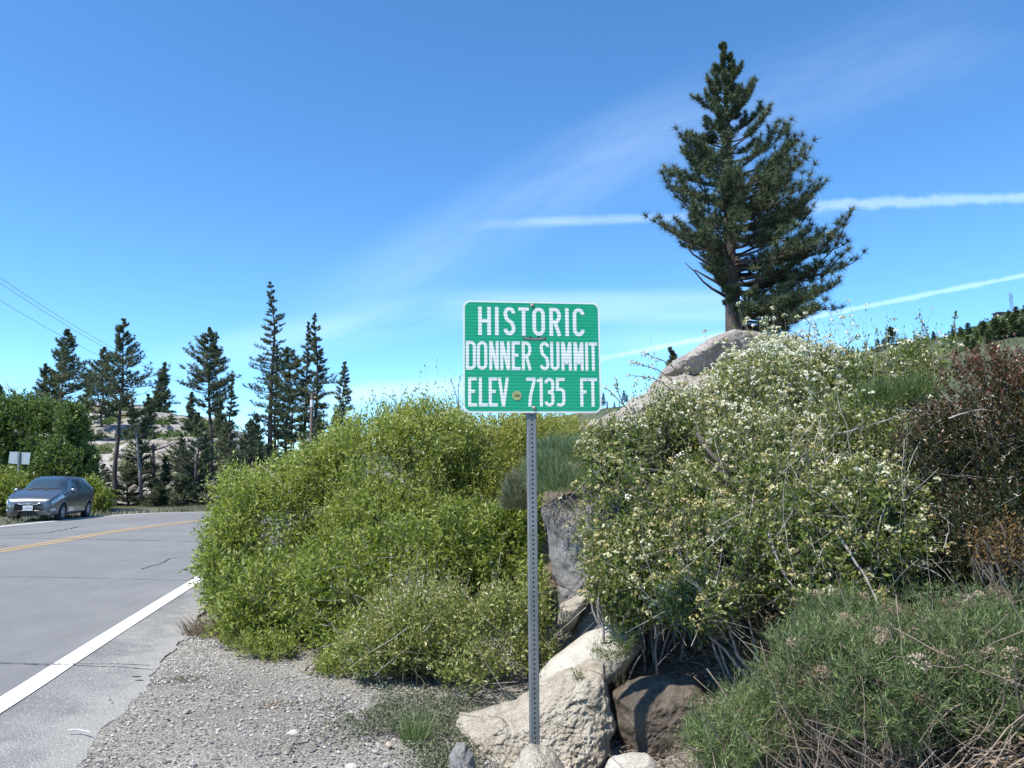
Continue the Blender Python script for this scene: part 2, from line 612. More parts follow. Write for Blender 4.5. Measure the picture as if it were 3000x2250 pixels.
b.inputs['Specular IOR Level'].default_value = .3
bump(t, b, math_node(t, 'ADD', n2, math_node(t, 'MULTIPLY', sp_, -.6)), .6, .006)
M['asphalt'] = m

m, t, b = new_mat('shoulder_asphalt')
n1 = noise(t, 1.1, 6, .65); n2 = noise(t, 120, 3, .8); sp_ = voro(t, 70); sc_ = voro(t, 70, out='Color')
at = t.nodes.new('ShaderNodeAttribute'); at.attribute_name = 'v'
c = ramp(t, n1, [(.34, (.165, .162, .155)), (.55, (.23, .223, .21)), (.72, (.33, .317, .29))])
dust = smooth(t, math_node(t, 'ADD', math_node(t, 'SUBTRACT', 1, at.outputs['Fac']), math_node(t, 'MULTIPLY', math_node(t, 'SUBTRACT', noise(t, 3.2, 6, .7), .5), 2.2)), .35, 1.0)
c = mixrgb(t, math_node(t, 'MULTIPLY', dust, .85), c, (.32, .305, .275))
c = mixrgb(t, .7, c, ramp(t, n2, [(.3, (.55, .55, .55)), (.7, (1.4, 1.4, 1.4))]), 'MULTIPLY')
pick = math_node(t, 'MULTIPLY', math_node(t, 'GREATER_THAN', sc_, .66), math_node(t, 'LESS_THAN', sp_, .36))
c = mixrgb(t, math_node(t, 'MULTIPLY', pick, .7), c, (.48, .46, .43))
t.links.new(c, b.inputs['Base Color'])
b.inputs['Roughness'].default_value = .9
bump(t, b, math_node(t, 'ADD', n2, math_node(t, 'MULTIPLY', sp_, -.8)), .8, .008)
M['shoulder'] = m


def paint(name, col, wear=.5):
    m, t, b = new_mat(name)
    n1 = noise(t, 26, 6, .75); n2 = noise(t, 130, 3, .7)
    f = math_node(t, 'MULTIPLY', smooth(t, n1, .55, .66), wear)
    c = mixrgb(t, f, col, (.2, .2, .2))
    c = mixrgb(t, .3, c, ramp(t, n2, [(.3, (.75, .75, .75)), (.7, (1.1, 1.1, 1.1))]), 'MULTIPLY')
    t.links.new(c, b.inputs['Base Color'])
    b.inputs['Roughness'].default_value = .7
    bump(t, b, n2, .5, .004)
    return m


M['line_white'] = paint('white_line_paint', (.80, .80, .78), .9)
M['line_yellow'] = paint('yellow_line_paint', (.46, .30, .12), 1.0)

NS = 260
eR = catmull(EDGE_R, NS); lN = catmull(LINE_N, NS); lY = catmull(LINE_Y, NS); lF = catmull(LINE_F, NS)
lFo = offset(lF, .45)
# match samples across by their place along the near line
eRr = eR + (fbm(np.stack([eR[:, 0] * 2.2, eR[:, 1] * 2.2, eR[:, 0] * 0], 1), 4, 21) - .5)[:, None] * np.array([.34, 0])
road = ribbon('road', lN, lFo, .022, M['asphalt'], cross=24)
tag(road, kind='structure')
# resample the edge and the near line by distance so the shoulder strip stays narrow
def near_pts(c, q):
    d = ((q[:, None, :] - c[None]) ** 2).sum(-1)
    return c[d.argmin(1)]
eD = catmull(EDGE_R, 900)
eD = eD + (fbm(np.stack([eD[:, 0] * 2.2, eD[:, 1] * 2.6, eD[:, 0] * 0], 1), 5, 21) - .5)[:, None] * np.array([.30, 0])
lD = catmull(LINE_N, 4000)
shoulder = ribbon('shoulder', eD, near_pts(lD, eD) + np.array([-.02, 0]), .0215, M['shoulder'], cross=8, za=-.006, attr=True)
tag(shoulder, kind='structure')
ed = ribbon('edge_line', offset(lN, -.085), offset(lN, .085), .0248, M['line_white'], road)
ed2 = ribbon('edge_line', offset(lF, -.07), offset(lF, .07), .027, M['line_white'], road)
for s in (-.125, .125):
    ribbon('centre_line', offset(lY, s - .06), offset(lY, s + .06), .027, M['line_yellow'], road)

m, t, b = new_mat('crack_dark')
t.links.new(ramp(t, noise(t, 40), [(.3, (.03, .03, .032)), (.7, (.075, .075, .078))]), b.inputs['Base Color'])
b.inputs['Roughness'].default_value = .95
M['crack'] = m


def crack(pix, wd, seed, amp=.02):
    rng = np.random.default_rng(seed)
    c = catmull([tuple(G(*q)[:2]) for q in pix], 90)
    c = c + (np.stack([fbm(np.stack([c[:, 0] * 5, c[:, 1] * 5, c[:, 0] * 0 + k], 1), 4, seed) for k in (0, 9)], 1) - .5) * amp * 4
    wds = wd * (.35 + 1.3 * rng.random(len(c)))
    t_ = np.gradient(c, axis=0); t_ /= np.linalg.norm(t_, axis=1)[:, None]
    nn = np.stack([-t_[:, 1], t_[:, 0]], 1) * wds[:, None] / 2
    ribbon('crack', c - nn, c + nn, .0315, M['crack'], road)


crack([(-60, 1953), (90, 1955), (240, 1957), (330, 1958), (440, 1961)], .016, 1)
crack([(-60, 1694), (140, 1696), (330, 1700), (560, 1706)], .015, 2)
crack([(-60, 1580), (130, 1581), (340, 1585), (620, 1590)], .035, 3)
crack([(415, 1672), (470, 1655), (510, 1638), (590, 1632)], .02, 4)
crack([(-40, 1572), (90, 1568), (180, 1556), (235, 1545)], .05, 5, .06)
crack([(-40, 1604), (20, 1603)], .04, 6)

# worn pale scuff on the shoulder, a lens of tar
sc_m = plain('chalk_scuff', (.55, .55, .53), .9, var=.3, scale=60)
c = catmull([tuple(G(195, 2154)[:2]), tuple(G(225, 2152)[:2]), tuple(G(262, 2160)[:2])], 30)
ribbon('scuff', c - np.array([0, .006]), c + np.array([0, .006]), .0305, sc_m, road)

# ---- granite hill beyond the road
def heightfield(name, xs, ys, fn, mat, smooth=True):
    X, Y = np.meshgrid(xs, ys)
    Z = fn(X, Y)
    V = np.stack([X, Y, Z], -1).reshape(-1, 3)
    nx, ny = len(xs), len(ys)
    i = (np.arange(ny - 1)[:, None] * nx + np.arange(nx - 1)[None, :]).ravel()
    return tag(link(name, mesh_np(name, V, np.stack([i, i + 1, i + nx + 1, i + nx], 1), smooth=smooth), mat), kind='structure')


def hill_z(X, Y):
    px = 1500 + X / Y * F
    ridge_py = np.interp(px, [-1500, -400, 150, 300, 500, 640, 720, 800, 950, 1200, 1600], [1260, 1180, 1188, 1186, 1205, 1225, 1275, 1325, 1365, 1392, 1404])
    top = CH + (1400 - ridge_py) / F * 86
    s = np.clip((Y - 44) / 42, 0, 1)
    z = top * (s ** .8)
    z = np.where(Y > 86, top - (Y - 86) * .10, z)
    p = np.stack([X * .12, Y * .12, X * 0], -1)
    lump = (fbm(p, 5, 31) - .5)
    z = z + lump * 3.0 * sstep(s, 0, .3) * (1 - .6 * sstep(s, .75, 1))
    q = np.stack([X * .06, Y * .10, X * 0], -1)
    step = 1.5
    zz = z / step + 1.2 * fbm(q, 3, 77)
    fr = zz - np.floor(zz)
    led = (np.floor(zz) + np.clip(fr * 3.2 - 1.4, 0, 1)) * step - 1.2 * step * fbm(q, 3, 77)
    z = z * .35 + led * .65
    z = z + .35 * (fbm(np.stack([X * .7, Y * .7, X * 0], -1), 4, 5) - .5) * sstep(s, 0, .2)
    return z * sstep(Y, 42, 47) - .15


m, t, b = new_mat('granite_hill')
big = noise(t, .10, 6, .6); med = noise(t, .9, 6, .7); fine = noise(t, 6, 4, .7)
c = ramp(t, med, [(.28, (.24, .21, .19)), (.5, (.40, .36, .32)), (.7, (.50, .46, .42))])
c = mixrgb(t, smooth(t, big, .52, .66), c, (.30, .24, .20))
streak = noise(t, .55, 6, .7, stretch=(.5, .5, 5))
c = mixrgb(t, math_node(t, 'MULTIPLY', smooth(t, streak, .52, .60), .85), c, (.10, .095, .09))
moss = noise(t, .28, 5, .7)
c = mixrgb(t, smooth(t, moss, .52, .58), c, ramp(t, fine, [(.3, (.05, .06, .02)), (.7, (.14, .13, .055))]))
t.links.new(c, b.inputs['Base Color'])
b.inputs['Roughness'].default_value = .9
bump(t, b, math_node(t, 'ADD', med, math_node(t, 'MULTIPLY', streak, .8)), 1.0, .5)
M['hill'] = m
heightfield('granite_hill', np.linspace(-95, 14, 260), np.linspace(41.5, 112, 170), hill_z, m)


def hill_at(x, y):
    return float(hill_z(np.array([[x]]), np.array([[y]]))[0, 0])


# ---- far hill
def far_z(X, Y):
    px = 1500 + X / np.maximum(Y, 1) * F
    ry = np.interp(px, [900, 1500, 1760, 2050, 2250, 2330, 2450, 2560, 2640, 2760, 2830, 2900, 2950, 3010, 3300, 4200],
                   [1330, 1245, 1195, 1160, 1085, 1062, 1042, 1018, 1000, 985, 968, 940, 922, 905, 850, 780])
    top = CH + (1400 - ry) / F * 360
    s = np.clip((Y - 150) / 210, 0, 1)
    z = top * s ** 1.3
    z = np.where(Y > 360, top - (Y - 360) * .03, z)
    return z + 5 * (fbm(np.stack([X * .03, Y * .03, X * 0], -1), 5, 4) - .5) * s * (1 - sstep(s, .8, 1) * .85) - .3


m, t, b = new_mat('far_hillside')
n1 = noise(t, .018, 6, .65); n2 = noise(t, .22, 6, .75); n3 = noise(t, 1.2, 5, .8)
c = ramp(t, n1, [(.40, (.055, .075, .035)), (.50, (.09, .105, .05)), (.57, (.19, .175, .14)), (.7, (.22, .20, .165))])
c = mixrgb(t, math_node(t, 'MULTIPLY', smooth(t, n2, .5, .6), .7), c, (.05, .07, .03))
c = mixrgb(t, .8, c, ramp(t, n3, [(.35, (.45, .5, .45)), (.65, (1.35, 1.3, 1.25))]), 'MULTIPLY')
t.links.new(c, b.inputs['Base Color'])
b.inputs['Roughness'].default_value = .95
bump(t, b, n2, 1, 2.0)
heightfield('far_hill', np.linspace(-80, 480, 170), np.linspace(150, 700, 100), far_z, m)


def far_at(x, y):
    return float(far_z(np.array([[x]]), np.array([[y]]))[0, 0])


# ------------------------------------------------------------------ rocks (closed shells with real thickness)
def rock(name, label, outline, Y, thick, lean, mat, amp=.02, freq=5, seed=0, cat='rock', group=None, na=120, nr=24, kind=None, tiltx=0, back=1.0, pw_=3.2, px=True, ridge=.35):
    """outline: rim of the rock as seen from the road; the shell bulges both ways from that rim"""
    pts = np.array([tuple(P(x, y, Y)) for x, y in outline]) if px else np.array([(x, Y, z) for x, z in outline])
    loop = np.vstack([pts, pts[:1]])
    d = np.r_[0, np.cumsum(np.linalg.norm(np.diff(loop, axis=0), axis=1))]
    s = np.linspace(0, d[-1], na, endpoint=False)
    rim = np.stack([np.interp(s, d, loop[:, k]) for k in range(3)], 1)
    c = pts.mean(0)
    jit = (fbm(rim * freq * 1.5, 4, seed) - .5) * amp * 3
    rim = rim + (rim - c) / np.linalg.norm(rim - c, axis=1)[:, None] * jit[:, None]
    rr = np.linspace(0, 1, nr + 1)[1:]
    shells = []
    for sgn in (-1, 1):
        g = c[None, None] + (rim[None] - c) * rr[:, None, None]
        prof = (1 - rr ** pw_) ** .6
        th = thick * (1 if sgn < 0 else back)
        ang = np.arange(na) / na * 2 * np.pi
        g[..., 1] = g[..., 1] + sgn * th * prof[:, None]
        if sgn < 0:
            facet = fbm(g * (freq * .35), 2, seed + 5) - .5
            g[..., 1] += -np.abs(facet) * th * ridge * 2 * prof[:, None]
        shells.append(g)
    a, b_ = shells
    ca = c + np.array([0, -thick, 0]); cb = c + np.array([0, thick * back, 0])
    V = np.vstack([a.reshape(-1, 3), [ca], b_[:-1].reshape(-1, 3), [cb]])
    z0 = c[2]
    V[:, 1] += lean * (V[:, 2] - z0) + tiltx * (V[:, 0] - c[0])
    n3 = np.stack([fbm(V * freq + k * 31.7, 5, seed + k) - .5 for k in range(3)], 1)
    n4 = (fbm(V * freq * .45 + 7, 2, seed + 9) - .5)
    n5 = np.abs(fbm(V * freq * 3.1 + 3, 4, seed + 20, .6) - .5)
    V[:, 1] += n5 * amp * 1.3 + (fbm(V * freq * 7 + 11, 3, seed + 31, .7) - .5) * amp * .9
    led = fbm(V * freq * .55 + 2.2, 3, seed + 40)
    lf = led * 7; lf = np.floor(lf) + sstep(lf - np.floor(lf), .55, 1.0)
    V[:, 1] += (lf / 7 - .5) * amp * 2.0
    V = V + n3 * amp * 1.6 + (V - c) * (n4 * .35)[:, None] * np.array([.15, 1, .15])
    fs, ft = [], []
    oa, ia = 0, na * nr
    ob = na * nr + 1
    ib = ob + na * (nr - 1)
    k = np.arange(na); k2 = (k + 1) % na
    for r_ in range(nr - 1):
        fs.append(np.stack([oa + r_ * na + k, oa + (r_ + 1) * na + k, oa + (r_ + 1) * na + k2, oa + r_ * na + k2], 1))
    ft.append(np.stack([np.full(na, ia), oa + k, oa + k2], 1))
    for r_ in range(nr - 2):
        fs.append(np.stack([ob + r_ * na + k, ob + r_ * na + k2, ob + (r_ + 1) * na + k2, ob + (r_ + 1) * na + k], 1))
    r_ = nr - 2
    fs.append(np.stack([ob + r_ * na + k, ob + r_ * na + k2, oa + (nr - 1) * na + k2, oa + (nr - 1) * na + k], 1))
    ft.append(np.stack([np.full(na, ib), ob + k2, ob + k], 1))
    loc = np.array([c[0], c[1], V[:, 2].min()])
    o = link(name, mesh_np(name, V - loc, [np.vstack(fs), np.vstack(ft)], smooth=True), mat, loc=loc)
    return tag(o, label, cat, group, kind)


rock('boulder', 'big rough tan granite boulder with orange stain right behind the sign post', [(1338, 2118), (1380, 2108), (1450, 2092), (1540, 2058), (1600, 2030), (1680, 1992),
     (1745, 1962), (1772, 1972), (1790, 2020), (1802, 2080), (1797, 2130), (1785, 2195), (1740, 2240), (1690, 2290), (1600, 2340), (1450, 2360), (1345, 2320), (1322, 2210)],
     5.0, .30, .55, M['granite_near'], .05, 4.5, 11, na=300, nr=90, pw_=6)
rock('boulder', 'dark brown shaded granite block beside the big tan boulder', [(1796, 2030), (1830, 1995), (1900, 1985), (1980, 1982), (2040, 1985), (2075, 2020), (2070, 2110), (2040, 2190), (1990, 2250), (1900, 2270),
     (1830, 2260), (1800, 2150)], 5.05, .22, .05, M['granite_shaded'], .03, 4, 12, na=160, nr=32)
rock('boulder', 'smooth pale oblong granite slab with a small green plant on its top', [(1572, 2010), (1580, 1965), (1610, 1935), (1650, 1910), (1720, 1866), (1790, 1840), (1850, 1836), (1885, 1850), (1880, 1900),
     (1830, 1960), (1760, 2010), (1660, 2060), (1590, 2070)], 5.65, .22, .35, M['granite_smooth'], .012, 3, 13, ridge=.1)
rock('rock_face', 'tall grey cracked rock face under the feathery green cushion plant', [(1596, 1490), (1640, 1452), (1740, 1440), (1840, 1440), (1920, 1500), (1940, 1700), (1900, 1830), (1800, 1880), (1700, 1890), (1640, 1850),
     (1618, 1700), (1605, 1600)], 6.7, .28, .12, M['granite_grey'], .05, 3.2, 14, na=180, nr=36)
rock('boulder', 'wedge of brown granite leaning against the foot of the rock face', [(1640, 1775), (1668, 1758), (1700, 1738), (1730, 1708), (1726, 1745), (1700, 1800), (1680, 1850), (1650, 1870), (1636, 1830)],
     6.2, .14, -.5, M['granite_near'], .012, 6, 15, na=90, nr=20)
rock('boulder', 'grey boulder between the leaning wedge and the pale oblong slab', [(1672, 1850), (1700, 1790), (1730, 1740), (1780, 1735), (1840, 1760), (1870, 1830), (1850, 1880), (1740, 1910), (1680, 1900)],
     6.3, .2, .1, M['granite_grey'], .02, 5, 16, na=110, nr=24)
rock('boulder', 'low rounded tan rock at the foot of the sign post', [(1490, 2262), (1520, 2215), (1555, 2192), (1600, 2190), (1632, 2210), (1660, 2250), (1670, 2300), (1580, 2330), (1490, 2310)],
     4.02, .12, .3, M['granite_near'], .012, 8, 17, na=110, nr=26)
rock('boulder', 'small grey rock on the ground below the dark granite block', [(1772, 2250), (1800, 2222), (1850, 2212), (1905, 2214), (1925, 2235), (1920, 2280), (1850, 2310), (1780, 2300)],
     4.35, .10, .3, M['granite_smooth'], .012, 8, 18, na=100, nr=22)
rock('boulder', 'bluish grey stone at the gravel end of the big tan boulder', [(1318, 2215), (1335, 2180), (1362, 2176), (1385, 2210), (1392, 2260), (1360, 2300), (1318, 2290)],
     4.25, .08, .2, M['granite_grey'], .012, 9, 19, na=90, nr=20)
rock('boulder', 'short grey rock wedged between the pale oblong slab and the big boulder', [(1572, 2010), (1600, 2000), (1640, 2000), (1660, 2030), (1640, 2070), (1580, 2080)],
     5.2, .1, .2, M['granite_smooth'], .01, 8, 20, na=80, nr=18)
# outcrop that carries the tall pine
rock('outcrop', 'dark faced cap rock with a pale top edge at the foot of the tall pine', [(1932, 1106), (1950, 1075), (2010, 1034), (2070, 1002), (2105, 986), (2160, 984), (2230, 1002), (2260, 1040), (2240, 1100), (2140, 1140), (2020, 1135)],
     20.2, .95, -.9, M['granite_far'], .10, .9, 31, na=180, nr=36, pw_=8)
rock('outcrop', 'broad sloping pinkish granite slab below the cap rock', [(1700, 1290), (1760, 1238), (1830, 1190), (1900, 1142), (1960, 1100), (2060, 1090), (2200, 1060), (2330, 1100), (2440, 1180), (2400, 1300), (2000, 1350), (1760, 1340)],
     19.2, 1.2, .9, M['granite_pink'], .20, 1.1, 32, na=190, nr=40, pw_=5)
rock('outcrop', 'rounded tan granite hump on the sloping slab beside the cap rock', [(1880, 1195), (1900, 1165), (1940, 1130), (1985, 1125), (2010, 1160), (2000, 1200), (1940, 1225)],
     17.6, .5, .5, M['granite_pink'], .06, 1.2, 33, na=100, nr=24)
rock('outcrop', 'low granite ledge running down towards the edge of the green sign', [(1650, 1262), (1720, 1235), (1800, 1205), (1860, 1190), (1880, 1230), (1800, 1275), (1690, 1290)],
     16.5, .5, .6, M['granite_pink'], .08, 1.2, 34, na=100, nr=24)
rock('outcrop', 'granite knob showing through the blossoming branches under the pine', [(2150, 1180), (2190, 1130), (2260, 1095), (2330, 1120), (2350, 1190), (2260, 1230)],
     16.0, .5, .4, M['granite_pink'], .06, 1.2, 35, na=100, nr=24)


# ------------------------------------------------------------------ plants
def unit(a):
    return a / np.maximum(np.linalg.norm(a, axis=-1, keepdims=True), 1e-9)


def tubes(Pn, rad, sides=4):
    """Pn (B,K,3) centre lines, rad (B,K) -> verts, quads"""
    B, K, _ = Pn.shape
    T = unit(np.gradient(Pn, axis=1))
    ref = np.where(np.abs(T[..., 2:3]) > .9, np.array([1., 0, 0]), np.array([0, 0, 1.]))
    A = unit(np.cross(T, ref)); Bn = np.cross(T, A)
    ang = np.arange(sides) / sides * 2 * np.pi
    V = Pn[:, :, None, :] + rad[:, :, None, None] * (A[:, :, None, :] * np.cos(ang)[None, None, :, None] + Bn[:, :, None, :] * np.sin(ang)[None, None, :, None])
    base = (np.arange(B)[:, None, None] * K + np.arange(K - 1)[None, :, None]) * sides
    k = np.arange(sides)[None, None, :]
    k2 = (k + 1) % sides
    Fq = np.stack([base + k, base + k2, base + sides + k2, base + sides + k], -1).reshape(-1, 4)
    return V.reshape(-1, 3), Fq


def leaf_quads(C, D, Nn, length, width, v, tri=False):
    """rhombic leaves folded a little along the midrib: 4 verts, 2 triangles each"""
    S = unit(np.cross(D, Nn))
    L = length[:, None]; W = width[:, None]
    a = C
    tip = C + D * L
    if tri:
        b0 = C + D * L * .18
        return np.stack([b0 - S * W * .5, b0 + S * W * .5, tip], 1).reshape(-1, 3), np.arange(len(C) * 3).reshape(-1, 3), np.repeat(v, 3)
    mid = C + D * L * .48 + Nn * W * .18
    l = mid + S * W * .5
    r = mid - S * W * .5
    n = len(C)
    V = np.stack([a, l, tip, r], 1).reshape(-1, 3)
    i = np.arange(n)[:, None] * 4
    Ft = np.concatenate([i + np.array([[0, 2, 1]]), i + np.array([[0, 3, 2]])])
    return V, Ft, np.repeat(v, 4)


def grow(blobs, n, rng, shell=.5, inner=.5, back_keep=.5, clump=1.6, clump_thr=.42, min_h=.03):
    """shoot tips spread through the outer part of a union of ellipsoids"""
    B = np.array(blobs, float)
    wts = (B[:, 3] * B[:, 4] + B[:, 4] * B[:, 5] + B[:, 3] * B[:, 5]); wts /= wts.sum()
    out, nrm = [], []
    got = 0
    for _ in range(14):
        m_ = n * 2
        k = rng.choice(len(B), m_, p=wts)
        u_ = unit(rng.normal(size=(m_, 3)))
        r = 1 - rng.random(m_) ** 1.8 * shell
        rad = B[k, 3:6]
        lump = 1 + .42 * (fbm(u_ * 3.0 + k[:, None] * 5.1, 4, 3, .65) - .5) * 2
        E = B[k, :3] + u_ * rad * (r * lump)[:, None]
        ok = E[:, 2] > H(E[:, 0], E[:, 1]) + min_h if E[:, 1].mean() < 40 else E[:, 2] > B[k, 2] - B[k, 5] * .9
        for j in range(len(B)):
            q = np.linalg.norm((E - B[j, :3]) / B[j, 3:6], axis=1)
            ok &= ~((q < inner) & (k != j))
        ok &= ~((E[:, 1] > B[k, 1] + .3 * B[k, 4]) & (rng.random(m_) > back_keep))
        cl = .5 * fbm(E * clump, 3, 8) + .5 * fbm(E * clump * .45 + 9, 2, 18)
        cl = .5 + (cl - .5) * 1.35
        ok &= rng.random(m_) < .12 + .88 * sstep(cl, clump_thr - .12, clump_thr + .10)
        out.append(E[ok]); nrm.append(unit(u_ / rad)[ok])
        got += ok.sum()
        if got >= n: break
    return np.vstack(out)[:n], np.vstack(nrm)[:n]


def shrub(name, label, cat, group, blobs, n, L, nl, leaf, lmat, smat, seed, up=.7, outw=.6, rndm=.5, wid=.32, stem_n=40, stem_r=.012,
          twig_r=.0022, bare=0, bare_L=.5, bare_mat=None, bare_dir=None, flowers=None, base=None, back_keep=.5, clump=1.6, clump_thr=.42, inner=.5, shell=.5,
          tip_bright=.3, droop=.0, wisps=0, wisp_L=.5, leaf_ang=.9, size_pow=0, sides=3, bare_r=.002, vshift=None, min_h=.03, tri=False):
    rng = np.random.default_rng(seed)
    B = np.array(blobs, float)
    ctr = np.array(base if base is not None else [B[:, 0].mean(), B[:, 1].mean(), 0])
    ctr[2] = Hs(ctr[0], ctr[1]) if (ctr[1] < 40 and base is None) else ctr[2]
    root = empty(name, tuple(ctr), label, cat, group)
    E, Nr = grow(B, n, rng, shell, inner, back_keep, clump, clump_thr, min_h)
    n = len(E)
    d = unit(Nr * outw + np.array([0, 0, 1.]) * up + rng.normal(size=(n, 3)) * rndm)
    LL = L * (.6 + .8 * rng.random(n))
    isw = rng.random(n) < wisps
    LL = np.where(isw, LL * (1 + wisp_L * rng.random(n) * 2), LL)
    K = 5
    ts = np.linspace(0, 1, K)
    side = unit(np.cross(d, rng.normal(size=(n, 3))))
    curve = rng.normal(size=n) * .12
    d = np.where(isw[:, None], unit(d + np.array([0, 0, 1.1])), d)
    S0 = E - d * (LL * np.where(isw, .2, .6))[:, None]
    Pn = S0[:, None, :] + d[:, None, :] * (LL[:, None] * ts)[..., None] + side[:, None, :] * (curve[:, None] * LL[:, None] * ts ** 2)[..., None]
    Pn[..., 2] -= droop * (LL[:, None] * ts ** 2)
    # leaves
    tl = np.linspace(.12, 1.0, nl)[None, :] + rng.uniform(-.03, .03, (n, nl))
    tl = np.clip(tl, 0, .999) * (K - 1)
    i0 = tl.astype(int); f = (tl - i0)[..., None]
    ar = np.arange(n)[:, None]
    C = Pn[ar, i0] * (1 - f) + Pn[ar, i0 + 1] * f
    A = unit(np.cross(d, side))
    phi = (np.arange(nl)[None, :] * 2.4 + rng.random((n, 1)) * 6.28)
    rad_ = side[:, None] * np.cos(phi)[..., None] + A[:, None] * np.sin(phi)[..., None]
    la = leaf_ang * (1 - .45 * (tl / (K - 1)))[..., None]
    D = unit(d[:, None] * (1 - .35 * la) + rad_ * la + rng.normal(size=(n, nl, 3)) * .22)
    Nn = unit(np.cross(np.cross(D, rad_ + rng.normal(size=(n, nl, 3)) * .8), D))
    ll = leaf * (.55 + .75 * rng.random((n, nl))) * (1 - .35 * (tl / (K - 1)))
    v = np.clip(.35 + tip_bright * ((tl / (K - 1)) - .5) + .25 * rng.normal(size=(n, nl)) + .15 * rng.normal(size=(n, 1)), 0, 1)
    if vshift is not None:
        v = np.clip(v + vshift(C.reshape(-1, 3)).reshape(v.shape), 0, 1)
    V, Ft, vv = leaf_quads(C.reshape(-1, 3), D.reshape(-1, 3), Nn.reshape(-1, 3), ll.ravel(), ll.ravel() * wid, v.ravel(), tri=tri)
    tag(link('leaves', mesh_np('leaves', V - ctr, Ft, attr=vv), lmat, root), kind='stuff')
    # twigs that carry the leaves
    tr = twig_r * (1 - .6 * ts)[None, :] * np.ones((n, 1))
    tk = (rng.random(n) < .5) | isw
    V1, F1 = tubes(Pn[tk][:, ::2], tr[tk][:, ::2], 3)
    # main stems
    st = min(stem_n, n)
    q = rng.choice(n, st, replace=False)
    T = E[q] - d[q] * (LL[q] * .6)[:, None]
    spread = np.array([B[:, 3].mean(), B[:, 4].mean(), 0]) * .22
    Bs = np.repeat(ctr[None], st, 0) + rng.normal(size=(st, 3)) * spread
    if len(B) > 1 or True:
        Bs[:, :2] = Bs[:, :2] * .45 + T[:, :2] * .55 + rng.normal(size=(st, 2)) * .05
    Bs[:, 2] = (H(Bs[:, 0], Bs[:, 1]) if ctr[1] < 40 else ctr[2]) - .05
    tt = np.linspace(0, 1, 8)
    mid = Bs * .35 + T * .65
    mid[:, 2] = Bs[:, 2] * .4 + T[:, 2] * .6
    St = ((1 - tt) ** 2)[None, :, None] * Bs[:, None] + (2 * tt * (1 - tt))[None, :, None] * mid[:, None] + (tt ** 2)[None, :, None] * T[:, None]
    St = St + np.cumsum(rng.normal(size=St.shape) * .018, 1)
    sr = (stem_r * (1 - .72 * tt))[None, :] * (.5 + .8 * rng.random((st, 1)))
    V2, F2 = tubes(St, sr, 5)
    Vs, Fs = np.vstack([V1, V2]), np.vstack([F1, F2 + len(V1)])
    tag(link('branches', mesh_np('branches', Vs - ctr, Fs, smooth=True), smat, root), kind='stuff')
    if bare:
        q = rng.choice(n, bare)
        db = unit((np.array(bare_dir) if bare_dir is not None else Nr[q] * .5 + np.array([0, 0, .3])) + rng.normal(size=(bare, 3)) * .55)
        lb = bare_L * (.4 + rng.random(bare))
        tb = np.linspace(0, 1, 7)
        s2 = unit(np.cross(db, rng.normal(size=(bare, 3))))
        Pb = (E[q] - db * lb[:, None] * .75)[:, None] + db[:, None] * (lb[:, None] * tb)[..., None] + s2[:, None] * ((rng.normal(size=bare) * .22)[:, None] * lb[:, None] * tb ** 2)[..., None]
        Pb += np.cumsum(rng.normal(size=Pb.shape) * .006, 1)
        rb = (bare_r * (1 - .6 * tb))[None, :] * (.6 + 1.2 * rng.random((bare, 1)) ** 3 * 2)
        Vb, Fb = tubes(Pb, rb, 3)
        tag(link('bare_twigs', mesh_np('bare_twigs', Vb - ctr, Fb, smooth=True), bare_mat, root), kind='stuff')
    if flowers:
        cnt, rc, per, size, fmat = flowers['n'], flowers['r'], flowers['per'], flowers['size'], flowers['mat']
        top = E[:, 2] - B[:, 2].mean()
        wgt = np.exp(flowers.get('top', 0) * top); wgt /= wgt.sum()
        q = rng.choice(n, min(cnt, n), replace=False, p=wgt)
        tip = Pn[q, -1]
        nq = len(q)
        off_ = unit(rng.normal(size=(nq, per, 3)))
        dd = unit(d[q] + np.array([0, 0, .6]))
        flip = (off_ * dd[:, None]).sum(-1, keepdims=True)
        off_ = np.where(flip < -.1, off_ - 2 * flip * dd[:, None], off_)
        sc = rc * (.6 + .7 * rng.random((nq, 1, 1)))
        Cf = tip[:, None] + off_ * sc
        vq = np.clip(rng.random((nq, 1)) ** flowers.get('vp', 1) + np.clip((tip[:, 2:3] - 1.7) * .35, -.15, .35) + .12 * rng.normal(size=(nq, per)), 0, 1)
        Df = unit(off_ + rng.normal(size=off_.shape) * .5)
        s_ = size * (.6 + .8 * rng.random((nq, per)))
        Nf = unit(off_ + rng.normal(size=off_.shape) * .6)
        Dp = unit(np.cross(Nf, rng.normal(size=off_.shape)))
        V, Ft, vv = leaf_quads((Cf - Dp * s_[..., None] * .5).reshape(-1, 3), Dp.reshape(-1, 3), Nf.reshape(-1, 3), s_.ravel(), s_.ravel() * flowers.get('wid', .9), vq.ravel())
        tag(link(flowers.get('name', 'blossoms'), mesh_np('blossoms', V - ctr, Ft, attr=vv), fmat, root), kind='stuff')
    return root


